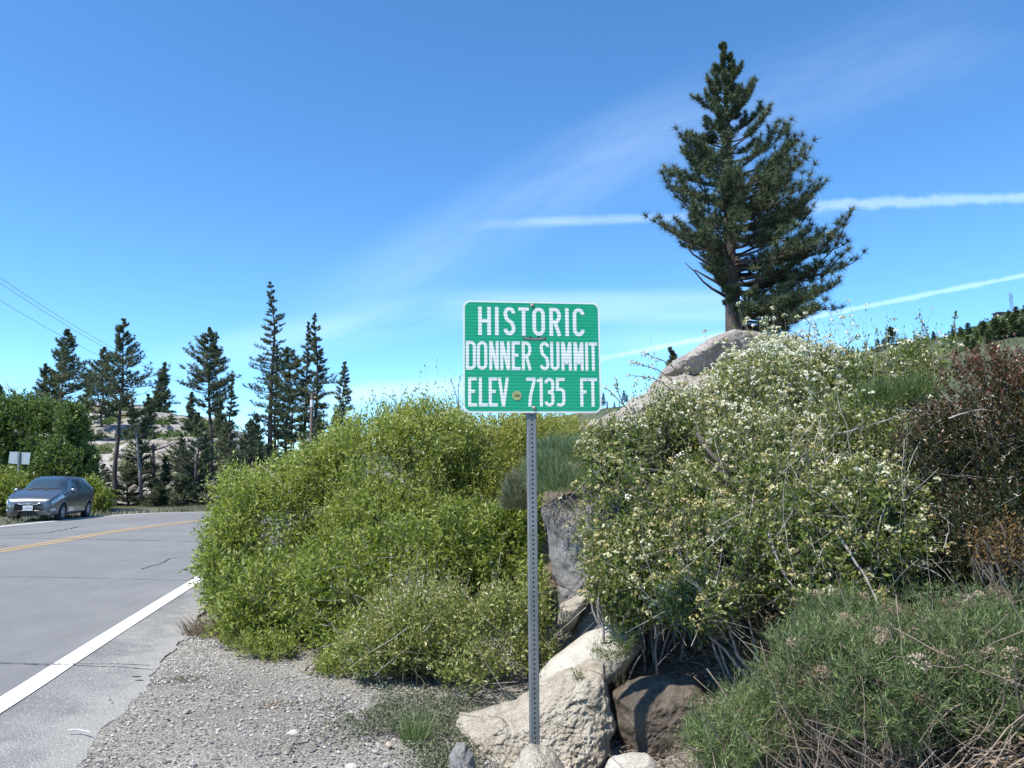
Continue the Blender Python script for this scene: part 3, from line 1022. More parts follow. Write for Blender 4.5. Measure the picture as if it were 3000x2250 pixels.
M['willow_leaf'] = leaf_mat('willow_leaf', [(0, (.09, .13, .025)), (.3, (.21, .265, .045)), (.6, (.34, .375, .085)), (1, (.50, .51, .22))], .45, .42, .35)
M['willow_far'] = leaf_mat('willow_far', [(0, (.10, .13, .025)), (.4, (.24, .27, .045)), (.75, (.36, .37, .08)), (1, (.46, .46, .15))], .42, .45, .35)
M['cherry_leaf'] = leaf_mat('cherry_leaf', [(0, (.06, .095, .022)), (.4, (.16, .205, .045)), (.8, (.28, .31, .085)), (1, (.38, .37, .14))], .40, .32, .5)
M['dark_leaf'] = leaf_mat('dark_leaf', [(0, (.055, .095, .026)), (.5, (.125, .185, .05)), (1, (.25, .30, .11))], .40, .38, .5)
M['red_leaf'] = leaf_mat('red_leaf', [(0, (.022, .036, .012)), (.3, (.055, .062, .017)), (.55, (.11, .062, .022)), (.8, (.145, .055, .03)), (1, (.24, .11, .075))], .25, .33, .5, (1.1, .8, .5))
M['rabbit_leaf'] = leaf_mat('rabbit_leaf', [(0, (.045, .075, .028)), (.5, (.12, .175, .06)), (1, (.26, .32, .13))], .25, .5, .3)
M['sage_leaf'] = leaf_mat('sage_leaf', [(0, (.09, .10, .06)), (.5, (.17, .18, .115)), (1, (.30, .31, .22))], .2, .7, .2)
M['cushion_leaf'] = leaf_mat('cushion_leaf', [(0, (.07, .105, .06)), (.5, (.20, .26, .15)), (1, (.34, .40, .27))], .42, .6, .25)
M['herb_leaf'] = leaf_mat('herb_leaf', [(0, (.05, .085, .02)), (.5, (.11, .155, .035)), (1, (.22, .24, .07))], .3, .5, .3)
M['dry_leaf'] = leaf_mat('dry_leaf', [(0, (.10, .065, .04)), (.5, (.22, .16, .10)), (1, (.40, .33, .24))], .1, .8, .2, (1, .8, .6))
M['blossom'] = leaf_mat('blossom', [(0, (.40, .33, .14)), (.4, (.50, .46, .24)), (.72, (.64, .60, .40)), (1, (.80, .79, .66))], .25, .6, .2, (1, 1, .8))
M['seedhead'] = leaf_mat('seedhead', [(0, (.16, .11, .07)), (.5, (.32, .24, .17)), (1, (.50, .42, .33))], .1, .8, .1, (1, .8, .6))
M['twig_grey'] = plain('twig_grey', (.30, .27, .25), .8, var=.4, scale=30)
M['twig_dark'] = plain('twig_dark', (.09, .075, .06), .85, var=.4, scale=30)
M['twig_olive'] = plain('twig_olive', (.13, .12, .06), .8, var=.35, scale=30)
M['twig_tan'] = plain('twig_tan', (.24, .19, .145), .85, var=.35, scale=30)
M['needle'] = leaf_mat('needle', [(0, (.03, .05, .028)), (.5, (.075, .11, .055)), (1, (.20, .225, .11))], .15, .5, .3, (1, 1, .6))
M['needle_bg'] = leaf_mat('needle_bg', [(0, (.045, .065, .036)), (.5, (.12, .15, .085)), (1, (.22, .24, .14))], .2, .6, .25, (1, 1, .6))
m, t, b = new_mat('bark')
n1 = noise(t, 7, 6, .7, stretch=(1, 1, .25)); n2 = voro(t, 9)
t.links.new(ramp(t, n1, [(.3, (.035, .028, .025)), (.6, (.085, .067, .058)), (.75, (.14, .11, .095))]), b.inputs['Base Color'])
b.inputs['Roughness'].default_value = .95
bump(t, b, math_node(t, 'ADD', n1, math_node(t, 'MULTIPLY', n2, .5)), 1, .03)
M['bark'] = m
M['bark_grey'] = plain('bark_grey', (.22, .20, .185), .95, var=.3, scale=12)


def blade_field(ctr, rx, ry, n, h, wdt, rng, lean=.35, v0=.5, zfun=None, curl=.5, ball=False):
    """grass blades: four-point tapered strips"""
    r = np.sqrt(rng.random(n)); a = rng.random(n) * 6.283
    X0 = np.stack([ctr[0] + np.cos(a) * r * rx, ctr[1] + np.sin(a) * r * ry, np.zeros(n)], 1)
    X0[:, 2] = ctr[2] if zfun is None else zfun(X0[:, 0], X0[:, 1])
    out = np.stack([np.cos(a) * r, np.sin(a) * r, np.zeros(n)], 1)
    d = unit(out * lean * 2 + rng.normal(size=(n, 3)) * np.array([lean, lean, .1]) + np.array([0, 0, 1.]))
    hh = h * (.45 + .75 * rng.random(n)) * (1 - .3 * r)
    tt = np.array([0, .5, 1.])
    bend = unit(d * np.array([1, 1, 0]) + rng.normal(size=(n, 3)) * .1) * np.array([1, 1, -.4])
    Pn = X0[:, None] + d[:, None] * (hh[:, None] * tt)[..., None] + bend[:, None] * (hh[:, None] * curl * rng.random((n, 1)) * tt ** 2)[..., None]
    S = unit(np.cross(d, rng.normal(size=(n, 3)))) * wdt * .5
    V = np.stack([Pn[:, 0] - S, Pn[:, 0] + S, Pn[:, 1] - S * .8, Pn[:, 1] + S * .8, Pn[:, 2]], 1).reshape(-1, 3)
    i = np.arange(n)[:, None] * 5
    v = np.clip(v0 + .25 * rng.normal(size=n), 0, 1)
    return V, (i + np.array([[0, 1, 3, 2]])), (i + np.array([[2, 3, 4]])), np.repeat(v, 5)


def tuft(name, label, cat, ctr, rx, ry, n, h, wdt, mat, seed, group=None, kind=None, **kw):
    rng = np.random.default_rng(seed)
    V, q, t3, v = blade_field(ctr, rx, ry, n, h, wdt, rng, **kw)
    c = np.array(ctr)
    o = link(name, mesh_np(name, V - c, [q, t3], attr=v), mat, loc=tuple(ctr))
    return tag(o, label, cat, group, kind)


# ---- conifers
def conifer(name, label, group, foot, Ht, rb, prof, seed, nwh=26, per=5, cbase=.15, e0=.1, e1=.5, sub=5, sub_len=.26, tufts=3, nn=9, nlen=.35, nwid=.05,
            lean=(0, 0), lmat=None, bark=None, right=None, leftf=None, extra=None, sides=7, flop=.0, twr=.015, wob=.25, rnd_len=.35, dead=0, gappy=True, wpow=1.0, needle_cone=.7, back=.85):
    rng = np.random.default_rng(seed)
    foot = np.array(foot, float)
    root = empty(name, tuple(foot), label, 'tree', group)
    # trunk
    K = 14
    tz = np.linspace(-.03, 1, K)
    wx = (fbm(np.stack([tz * 3, tz * 0, tz * 0 + seed], 1), 2, seed) - .5) * wob
    wy = (fbm(np.stack([tz * 3, tz * 0 + 5, tz * 0 + seed], 1), 2, seed) - .5) * wob
    Tx = np.stack([lean[0] * tz * Ht + wx * (tz > 0), lean[1] * tz * Ht + wy, tz * Ht], 1)
    Tx[:, 0] -= np.interp(0, tz, Tx[:, 0])
    rad = rb * np.clip(1 - tz, 0, 1) ** .85 + rb * .035
    rad[0] *= 1.25; rad[1] *= 1.08
    Vt, Ft = tubes(Tx[None], rad[None], 14 if rb > .15 else 8)
    link('trunk', mesh_np('trunk', Vt, Ft, smooth=True), bark or M['bark'], root)

    def trunk_at(tq):
        return np.stack([np.interp(tq, tz, Tx[:, k]) for k in range(3)], -1)
    nb = nwh * per
    tb = cbase + (1 - cbase) * (np.repeat(np.linspace(0, .985, nwh) ** wpow, per) + rng.normal(size=nb) * .35 / nwh)
    tb = np.clip(tb, cbase * .95, .99)
    az = rng.random(nb) * 2 * np.pi
    cx = np.cos(az)
    q = np.clip((tb - cbase) / (1 - cbase), 0, 1)
    Lr = prof(q) if right is None else right(q)
    Ll = prof(q) if leftf is None else leftf(q)
    Lb = np.where(cx > 0, Lr, Ll) * np.abs(cx) + (Lr + Ll) * .5 * (1 - np.abs(cx)) * back * (sstep(q, .0, .22) if rb > .2 else 1)
    Lb = Lb * (1 - rnd_len + rnd_len * 1.25 * rng.random(nb))
    if gappy:
        Lb = Lb * np.clip(.6 + .9 * vnoise(np.stack([tb * Ht * 1.1, np.cos(az) * .9 + 5, np.sin(az) * .9 + seed], 1), seed), .3, 1.35)
    a0 = e0 + rng.normal(size=nb) * .12 + q * .35
    a1 = e1 + rng.normal(size=nb) * .18 + q * .45
    if extra is not None:
        ex = np.array(extra, float)      # t0, dx, dy, dz, curl
        tb = np.r_[tb, ex[:, 0]]; L_e = np.linalg.norm(ex[:, 1:4], axis=1)
        az = np.r_[az, np.arctan2(ex[:, 2], ex[:, 1])]; Lb = np.r_[Lb, L_e]
        sl = np.arctan2(ex[:, 3], np.hypot(ex[:, 1], ex[:, 2]))
        a0 = np.r_[a0, sl - ex[:, 4]]; a1 = np.r_[a1, sl + ex[:, 4]]
        q = np.r_[q, np.clip(ex[:, 0], 0, 1)]
        nb = len(tb)
    near_tree = rb > .2
    Kb = 8 if near_tree else 5
    s = np.linspace(0, 1, Kb)
    ang = a0[:, None] * (1 - s) + a1[:, None] * s
    stepv = np.stack([np.cos(az)[:, None] * np.cos(ang), np.sin(az)[:, None] * np.cos(ang), np.sin(ang)], -1) * (Lb[:, None, None] / (Kb - 1))
    stepv += rng.normal(size=stepv.shape) * (Lb[:, None, None] * .018)
    Pb = trunk_at(tb)[:, None] + np.concatenate([np.zeros((nb, 1, 3)), np.cumsum(stepv[:, :-1], 1)], 1)
    rbr = np.clip(.012 + Lb * .014, 0, rb * .45)[:, None] * (1 - .8 * s)
    Vb, Fb = tubes(Pb, rbr, 5 if near_tree else 3)
    # side twigs
    ns = sub
    st = np.linspace(.38 if rb > .2 else .3, 1.0, ns)[None, :] + rng.uniform(-.05, .05, (nb, ns))
    st = np.clip(st, .15, .999) * (Kb - 1)
    i0 = st.astype(int); f = (st - i0)[..., None]
    ar = np.arange(nb)[:, None]
    base = Pb[ar, i0] * (1 - f) + Pb[ar, i0 + 1] * f
    bd = unit(Pb[ar, i0 + 1] - Pb[ar, i0])
    up = np.array([0, 0, 1.])
    lat = unit(np.cross(bd, up)) * np.where(np.arange(ns) % 2 == 0, 1, -1)[None, :, None]
    lat[:, -1] = 0
    dirn = unit(bd * .8 + lat * (.75 + .2 * rng.normal(size=(nb, ns, 1))) + up * (.25 - flop + .22 * rng.normal(size=(nb, ns, 1))))
    sl_ = (Lb[:, None] * sub_len * (1.1 - .5 * st / (Kb - 1)) + .06) * (.6 + .7 * rng.random((nb, ns)))
    dead_b = rng.random(nb) < dead * np.clip(1.6 - q * 4, 0, 1)
    s3 = np.linspace(0, 1, 4)
    Ps = base[:, :, None] + dirn[:, :, None] * (sl_[..., None] * s3)[..., None] + up * (sl_[..., None] * s3 ** 2 * .22)[..., None]
    Ps = Ps.reshape(-1, 4, 3)
    sel = slice(None) if near_tree else slice(None, None, 3)
    Vs, Fs = tubes(Ps[:, sel], np.full((len(Ps), 1), twr * .6) * (1 - .7 * s3[sel]), 3)
    link('limbs', mesh_np('limbs', np.vstack([Vb, Vs]), np.vstack([Fb, Fs + len(Vb)]), smooth=True), bark or M['bark'], root)
    # needle tufts along twigs
    alive = np.repeat(~dead_b, ns)
    Pa = Ps[alive]
    da = unit(Pa[:, -1] - Pa[:, 0])
    tt = (np.arange(tufts) + .6) / tufts
    C = Pa[:, None, 0] * (1 - tt)[None, :, None] + Pa[:, None, -1] * tt[None, :, None]
    C = C.reshape(-1, 3)
    Dt = np.repeat(da, tufts, 0)
    nt_ = len(C)
    nd = unit(Dt[:, None] * needle_cone + unit(rng.normal(size=(nt_, nn, 3))) + np.array([0, 0, .25]))
    ln = nlen * (.65 + .5 * rng.random((nt_, nn)))
    lsc = np.repeat(np.repeat(np.clip(.42 + .8 * Lb / np.percentile(Lb, 85), .4, 1.15), ns)[alive], tufts)
    ln = ln * lsc[:, None]
    st0 = C[:, None] - Dt[:, None] * (nlen * .3 * rng.random((nt_, nn, 1)))
    sd_ = unit(np.cross(nd, rng.normal(size=nd.shape))) * nwid * .5
    V = np.stack([st0 - sd_, st0 + sd_, st0 + nd * ln[..., None]], 2).reshape(-1, 3)
    Ft = np.arange(nt_ * nn * 3).reshape(-1, 3)
    v = np.clip(.45 + .22 * rng.normal(size=(nt_, 1)) + .15 * rng.normal(size=(nt_, nn)), 0, 1)
    V2 = V
    tag(link('needles', mesh_np('needles', V2, Ft, attr=np.repeat(v.ravel(), 3)), lmat or M['needle_bg'], root), kind='stuff')
    return root


def copy_tree(o, parent=None):
    c = o.copy(); COL.objects.link(c); c.parent = parent
    for ch in o.children:
        copy_tree(ch, c)
    return c


def spire(mx, k=1.0):
    return lambda q: mx * np.clip(1 - q, 0, 1) ** k + .04


def oval(mx, lo=.45, pk=.3):
    return lambda q: mx * np.where(q < pk, lo + (1 - lo) * np.sin(np.clip(q / pk, 0, 1) * np.pi / 2), np.clip((1 - q) / (1 - pk), 0, 1) ** .95) + .04


# tall pine on the knoll (main tree)
TY = 21.0
tf = P(2152, 992, TY)
tt_ = P(2118, 132, TY)
HT = tt_.z - tf.z
SCL = TY / F
def pine_extra(x0, y0, x1, y1, dep, curl=.25):
    """branch drawn from crop coordinates (1.71x crop of the photograph starting at 1850, 80)"""
    sx0, sy0, sx1, sy1 = 1850 + x0 / 1.71, 80 + y0 / 1.71, 1850 + x1 / 1.71, 80 + y1 / 1.71
    t0 = (992 - sy0) / 860
    return (t0, (sx1 - sx0) * SCL, dep, (sy0 - sy1) * SCL, curl)
EX = [pine_extra(*a) for a in [
    (465, 470, 300, 385, -.2, .15), (465, 400, 390, 240, .1), (462, 330, 425, 190, .1), (470, 620, 275, 520, .3), (470, 745, 200, 555, -.4, .35),
    (470, 800, 178, 680, .5, .3), (470, 890, 210, 790, .3, .3), (470, 1000, 152, 775, -.5, .4), (465, 1090, 180, 985, .4, .3), (465, 1180, 75, 1000, -.3, .12),
    (465, 1120, 255, 1060, .5), (465, 1250, 335, 1170, -.6, .3),
    (480, 300, 535, 190, .2), (485, 330, 545, 200, -.2), (485, 460, 630, 275, .3, .35), (485, 500, 590, 310, -.3, .3), (485, 560, 670, 370, .2, .3), (485, 640, 660, 460, -.6),
    (488, 700, 735, 445, .3, .4), (490, 740, 790, 530, -.3, .3), (490, 770, 845, 560, .4, .2), (490, 860, 790, 690, .1), (495, 950, 790, 780, -.5),
    (500, 1060, 985, 765, .4, .22), (500, 1080, 930, 850, -.4, .2), (505, 1130, 1000, 900, .2, .25), (510, 1180, 850, 980, -.7), (515, 1220, 1040, 1080, -.2, .2),
    (520, 1260, 1000, 1010, .8, .2), (525, 1300, 1105, 1160, .1, .15), (528, 1320, 960, 1200, -.9, .1), (530, 1350, 1060, 1345, .4, .12), (532, 1390, 1020, 1410, -.3, .12),
    (535, 1400, 900, 1330, .9, .1), (538, 1470, 900, 1460, .2, .15), (540, 1480, 800, 1430, -.8, .1), (540, 1530, 860, 1550, .3, .1), (540, 1500, 700, 1500, 1.0, .1), (540, 1520, 760, 1510, -.5, .1)]]
_r = np.random.default_rng(12)
for _ in range(46):
    _t = _r.uniform(.04, .5)
    _L = np.interp(_t, [0, .2, .33, .5], [2.4, 3.3, 3.0, 2.3]) * _r.uniform(.45, .9)
    _a = _r.uniform(-1.0, 1.0)
    EX.append((_t, _L * math.cos(_a), _L * math.sin(_a), _L * _r.uniform(-.12, .38), .3))
rightf = lambda q: np.interp(q, [0, .08, .2, .33, .45, .55, .66, .76, .84, .92, 1], [2.6, 3.4, 3.4, 3.1, 2.4, 1.7, 1.15, .8, .5, .35, .10])
leftf = lambda q: np.interp(q, [0, .1, .2, .33, .5, .66, .76, .84, .92, 1], [.05, .4, 1.25, 1.55, 1.5, 1.0, .7, .5, .32, .12])
pine = conifer('pine_tree', 'tall lone pine standing on the granite cap rock above the blossoming shrubs', None, tuple(tf), HT, .215, None, 41,
               nwh=31, per=5, cbase=.05, e0=.0, e1=.8, sub=10, sub_len=.22, tufts=2, nn=48, nlen=.21, nwid=.014, lean=((tt_.x - tf.x) / HT, 0), lmat=M['needle'],
               right=rightf, leftf=leftf, extra=EX, wob=.25, twr=.022, rnd_len=.35, needle_cone=.45, back=.8, gappy=False, wpow=1.22)
# two bare boughs low on the trunk
mb = MB()
for (x0, y0, pts_) in [(2125, 868, [(2085, 845), (2060, 825), (2035, 795), (2006, 770)]), (2122, 838, [(2090, 822), (2060, 805), (2035, 790)]), (2122, 800, [(2070, 770), (2030, 745), (2012, 722)])]:
    L_ = [P(x0, y0, TY)] + [P(a, b_, TY - .3 - .1 * i) for i, (a, b_) in enumerate(pts_)]
    L_ = [q_ - tf for q_ in L_]
    mb.tube(L_, [.045, .035, .025, .018, .01][:len(L_)], 6)
mb.build('dead_bough', M['bark'], pine, True)


LOW = {}


def bg_tree(label, kind, px, top, base, Y, wpx, seed, cb=.2, lean=0, group='conifers below the granite hill', dens=1.0, **kw):
    f = P(px, base, Y)
    tp = P(px + lean, top, Y)
    Ht = tp.z - f.z
    mx = wpx / 2 / F * Y
    s = Y / 50
    if kind == 'pine':
        a = dict(prof=oval(mx * 1.2, .5, .28), nwh=int(19 * dens), per=5, e0=-.05, e1=.6, sub=6, sub_len=.30, tufts=2, nn=15, nlen=.24 * s, nwid=.045 * s, dead=.5, rnd_len=.5, needle_cone=.3)
    elif kind == 'fir':
        a = dict(prof=spire(mx * 1.3, .85), nwh=int(26 * dens), per=5, e0=-.12, e1=.22, sub=6, sub_len=.26, tufts=2, nn=9, nlen=.20 * s, nwid=.04 * s, rnd_len=.55, needle_cone=.5)
    else:
        a = dict(prof=oval(mx * 1.25, .7, .35), nwh=int(20 * dens), per=7, e0=-.1, e1=.35, sub=6, sub_len=.28, tufts=2, nn=9, nlen=.24 * s, nwid=.05 * s, dead=.15, rnd_len=.5, needle_cone=.5)
    a.update(kw)
    key = (kind, seed % 4)
    if cb == .02 and lean == 0 and kind == 'dense' and group and group.startswith('low dark'):
        if key in LOW:
            r0, H0, m0 = LOW[key]
            c = copy_tree(r0)
            c.location = f; c.scale = (mx / m0, mx / m0, Ht / H0); c.rotation_euler = (0, 0, seed * 1.7)
            c['label'] = label
            return c
        r0 = conifer('conifer', label, group, tuple(f), Ht, max(.07, Ht * .0135), seed=seed, cbase=cb, lean=(0, 0), twr=.02, wob=.5, **a)
        LOW[key] = (r0, Ht, mx)
        return r0
    return conifer('conifer' if kind != 'pine' else 'pine_tree', label, group, tuple(f), Ht, max(.07, Ht * .0135), seed=seed, cbase=cb,
                   lean=((tp.x - f.x) / Ht, 0), twr=.02, wob=.5, **a)


bg_tree('bushy leaning pine rising over the leafy thicket by the road', 'pine', 178, 966, 1240, 60, 150, 51, .15, 24)
bg_tree('low broad pine leaning out beside the bushy leaning pine over the thicket', 'pine', 132, 1068, 1260, 62, 110, 52, .05, 6)
bg_tree('pine with a long bare lower trunk just beyond the bend', 'pine', 334, 934, 1420, 42, 148, 53, .42, 26, dens=1.2)
bg_tree('open crowned pine half hidden behind the long bare trunk', 'pine', 300, 1020, 1240, 66, 120, 54, .08, 6)
bg_tree('thin scraggy pine stem on the granite skyline', 'fir', 258, 1098, 1216, 70, 34, 55, .1, -4, dens=.6)
bg_tree('small slim fir alone on the granite skyline', 'fir', 474, 1063, 1215, 80, 56, 56, .05, 6)
bg_tree('shorter slim fir close beside the lone skyline fir', 'fir', 453, 1148, 1225, 78, 34, 57, .02, 0)
bg_tree('young conifer with a thin leader standing in front of the ledges', 'fir', 432, 1156, 1330, 60, 66, 58, .05, 0)
bg_tree('shapely rounded pine with a bare straight trunk in front of pale granite', 'pine', 615, 960, 1440, 48, 142, 59, .47, -2, dens=1.35, dead=.2)
bg_tree('narrow conifer between the shapely pine and the tallest spire', 'fir', 676, 1098, 1500, 46, 62, 60, .15, 8)
bg_tree('tallest spire shaped conifer of the whole stand', 'fir', 789, 825, 1400, 50, 128, 61, .22, 14, dens=1.25, prof=lambda q: np.interp(q, [0, .25, .4, .6, .8, 1], [1.45, 1.45, 1.15, .75, .5, .15]), rnd_len=.5)
bg_tree('thin conifer tucked against the trunk of the tallest spire', 'fir', 804, 1014, 1400, 52, 40, 62, .1, 8, dens=.8)
bg_tree('broad flat topped pine between the tallest spire and the twin conifers', 'dense', 842, 1018, 1400, 55, 96, 63, .25, 4, prof=oval(1.15, .6, .75))
bg_tree('slimmer of the twin conifers beside the snow pole', 'fir', 900, 943, 1400, 54, 66, 64, .2, 3, dens=1.1, prof=oval(.85, .6, .4))
bg_tree('taller of the twin conifers directly behind the snow pole', 'fir', 918, 918, 1400, 53, 90, 65, .25, 10, dens=1.2, prof=oval(1.05, .75, .35))
bg_tree('neat dark pyramid conifer standing clear above the willows', 'fir', 1010, 1061, 1330, 60, 92, 66, .04, 2)
bg_tree('short bushy conifer poking up behind the willow thicket', 'dense', 934, 1222, 1380, 50, 56, 67, .02, 0)
bg_tree('spreading juniper like conifer low behind the willow thicket', 'dense', 985, 1205, 1380, 56, 56, 68, .02, 0)
for i, (px, top, base, Y, wp, kd) in enumerate([(412, 1228, 1490, 44, 96, 'dense'), (570, 1210, 1495, 44, 104, 'dense'), (540, 1330, 1495, 43, 92, 'dense'), (722, 1232, 1480, 46, 120, 'dense'),
                                    (835, 1300, 1470, 44, 120, 'dense'), (372, 1330, 1495, 43.5, 90, 'dense'), (480, 1340, 1492, 44, 44, 'fir'), (640, 1398, 1500, 42, 96, 'dense'), (500, 1215, 1290, 72, 70, 'dense'),
                                    (300, 1360, 1500, 43, 80, 'dense'), (760, 1380, 1490, 43, 110, 'dense'), (895, 1370, 1490, 43, 110, 'dense'), (610, 1290, 1440, 50, 70, 'dense'), (5, 1128, 1300, 60, 50, 'fir'),
                                    (655, 1230, 1420, 55, 56, 'dense'), (960, 1330, 1490, 42, 110, 'dense'), (1035, 1330, 1490, 45, 100, 'dense')]):
    lab = ['dark shaggy conifer below the granite ledges, left of the double trunk', 'dark heavy conifer whose boughs reach the ground before pale granite', 'low dark conifer filling the gap at the roadside',
           'wide dark conifer under the narrow conifer and beside pale granite', 'dense conifer at the foot of the tallest spire', 'low shaggy conifer at the foot of the long bare trunk',
           'slim young conifer in the dark thicket by the bend', 'rounded low conifer by the end of the visible road', 'small round conifer on the upper granite ledge', 'short dark conifer behind the parked car',
           'short wide conifer half hidden by the willow edge', 'low conifer below the twin conifers', 'mid sized conifer growing on the granite slope', 'small fir tip showing over the leafy thicket at the frame edge',
           'grey green conifer on the slope beyond the narrow conifer', 'low conifer hidden behind the willow next to the snow pole', 'low conifer hidden behind the willow under the neat pyramid'][i]
    bg_tree(lab.replace(', left of the double trunk', ' before the double trunk'), kd, px, top, base, Y, wp, 80 + i, .02, 0, 'low dark conifers along the bend', dens=.8)

for i, (px, top, base, Y, wp, kd, lab) in enumerate([
        (250, 1300, 1480, 46, 80, 'dense', 'dark conifer between the alder bushes and the long bare trunk'),
        (455, 1400, 1497, 42.5, 70, 'dense', 'low bushy conifer right at the verge by the forked dead stem'),
        (390, 1180, 1330, 62, 60, 'fir', 'conifer standing on the ledge behind the young thin leader'),
        (520, 1270, 1420, 52, 70, 'dense', 'dark rounded conifer on the slope before the pale ledge'),
        (690, 1330, 1490, 43, 90, 'dense', 'broad low conifer at the foot of the narrow conifer'),
        (790, 1300, 1470, 47, 100, 'dense', 'dense dark conifer between the tallest spire and the willow edge'),
        (745, 1215, 1380, 54, 70, 'dense', 'mid height conifer left standing against the pale slope before the tallest spire'),
        (880, 1285, 1460, 46, 90, 'dense', 'dark conifer at the foot of the twin conifers'),
        (560, 1150, 1300, 66, 50, 'fir', 'slim conifer behind the crown of the shapely pine'),
        (225, 1190, 1300, 60, 50, 'dense', 'short conifer on the skyline between the bushy pine and the scraggy stem'),
        (640, 1180, 1320, 62, 56, 'dense', 'bushy conifer on the upper slope behind the shapely pine')]):
    bg_tree(lab, kd, px, top, base, Y, wp, 140 + i, .02, 0, 'low dark conifers along the bend', dens=.8)
# low scrub growing in the cracks of the granite hill
rng = np.random.default_rng(55)
nc = 230
sx = rng.uniform(-66, -18, nc); sy = rng.uniform(44, 84, nc)
sz = hill_z(sx, sy)
rc = .35 + .75 * rng.random(nc)
kq = 130
uu = unit(rng.normal(size=(nc, kq, 3))); uu[..., 2] = np.abs(uu[..., 2]) * .7
C = np.stack([sx, sy, sz], 1)[:, None] + uu * (rc[:, None, None] * (.6 + .4 * rng.random((nc, kq, 1))))
C = C.reshape(-1, 3); D = unit(rng.normal(size=C.shape)); Nn = unit(np.cross(D, rng.normal(size=C.shape)))
ll = .16 + .16 * rng.random(len(C))
V, Ft, vv = leaf_quads(C, D, Nn, ll, ll * .55, np.clip(.35 + .25 * rng.normal(size=len(C)), 0, 1))
tag(link('hillside_scrub', mesh_np('hillside_scrub', V, Ft, attr=vv), M['dark_leaf']), 'low dark scrub dotted over the cracks of the granite hill', 'scrub', None, 'stuff')

# dead stems
def stem(name, label, pts, r0, r1, mat, cat='dead tree', twigs=6, seed=0, group=None):
    rng = np.random.default_rng(seed)
    p = [Vector(q_) for q_ in pts]
    root = empty(name, tuple(p[0]), label, cat, group)
    mb = MB()
    n = len(p)
    mb.tube([q_ - p[0] for q_ in p], [r0 + (r1 - r0) * i / (n - 1) for i in range(n)], 7)
    mb.build('trunk', mat, root, True)
    mb = MB()
    for k in range(twigs):
        f_ = .2 + .75 * rng.random() * 1.0
        i = min(int(f_ * (n - 1)), n - 2)
        a = p[i].lerp(p[i + 1], f_ * (n - 1) - i) - p[0]
        d_ = Vector((rng.normal(), rng.normal(), .3 + .4 * rng.normal())).normalized() * (.3 + .8 * rng.random())
        mb.tube([a, a + d_ * .5, a + d_ + Vector((0, 0, .1))], [r1 * .9, r1 * .6, r1 * .3], 4)
    mb.build('twigs', mat, root, True)


stem('dead_tree', 'grey leaning dead trunk sticking out above the leafy thicket', [P(98, 1215, 58), P(80, 1185, 58), P(50, 1155, 58), P(15, 1134, 58)], .14, .05, M['bark_grey'], seed=1)
stem('dead_tree', 'thin brown dead snag standing on the granite slope', [P(712, 1400, 52), P(706, 1340, 52), P(703, 1280, 52)], .09, .03, M['bark'], seed=2)
stem('dead_tree', 'forked pale dead stem among the dark conifers by the bend', [P(415, 1470, 43), P(410, 1380, 43), P(402, 1300, 43), P(398, 1255, 43)], .11, .04, M['bark_grey'], seed=3, twigs=12)
stem('dead_tree', 'slim bare trunk pair behind the dark roadside conifers', [P(447, 1450, 43.5), P(450, 1380, 43.5), P(449, 1300, 43.5)], .12, .06, M['bark'], seed=4, twigs=8)
stem('dead_tree', 'slender dead stem beside the dark heavy conifer', [P(570, 1490, 42.5), P(572, 1400, 42.5), P(574, 1330, 42.5)], .12, .07, M['bark'], seed=5, twigs=4)

# ---- leafy thicket behind the car (alders)
def far_bush(label, blobs_px, Y, n, leaf, mat, seed, nl=9, L=.5, group='leafy shrubs across the road', cat='shrub', name='alder_shrub', **kw):
    bl = []
    for (px, py, rx, ry) in blobs_px:
        c = P(px, py, Y)
        bl.append((c.x, c.y, c.z, rx / F * Y, max(rx, ry) / F * Y * .8, ry / F * Y))
    b0 = min(bl, key=lambda q_: q_[2] - q_[5])
    base = [b0[0], Y + .3, 0 if Y < 44 else b0[2] - b0[5]]
    return shrub(name, label, cat, group, bl, n, L, nl, leaf, mat, M['twig_dark'], seed, base=base, stem_n=40, stem_r=.035, twig_r=.006, back_keep=.35, tri=True, wid=.55, **kw)


far_bush('big dark green alder thicket behind the blank road sign', [(70, 1270, 100, 110), (150, 1290, 100, 110), (60, 1400, 100, 90), (20, 1250, 60, 90)], 36, 4200, .20, M['dark_leaf'], 101, clump=.9)
far_bush('dark green alder bush above the roof of the parked car', [(190, 1370, 90, 90), (110, 1440, 80, 70), (215, 1240, 40, 60)], 35, 2600, .19, M['dark_leaf'], 102, clump=.9)
far_bush('leafy alder shrub spreading between the thicket and the granite', [(230, 1400, 60, 55), (255, 1345, 30, 25)], 38, 1300, .19, M['dark_leaf'], 103, clump=.9)
far_bush('yellow green low shrub at the roadside behind the parked car', [(20, 1450, 75, 72), (-50, 1440, 70, 60), (70, 1470, 40, 40)], 31.5, 1800, .13, M['willow_leaf'], 104, clump=1.2)
far_bush('bright green shrub touching the rear of the parked car', [(290, 1465, 34, 42), (265, 1430, 30, 30)], 33, 800, .15, M['willow_leaf'], 105, clump=1.2)


# ------------------------------------------------------------------ shrubs near the sign
def blobs(lst):
    """(px, py, Y, half width px, half height px, depth radius m)"""
    out = []
    for px, py, Y, rx, ry, rd in lst:
        c = P(px, py, Y)
        out.append((c.x, c.y, c.z, rx / F * Y, rd, ry / F * Y))
    return out


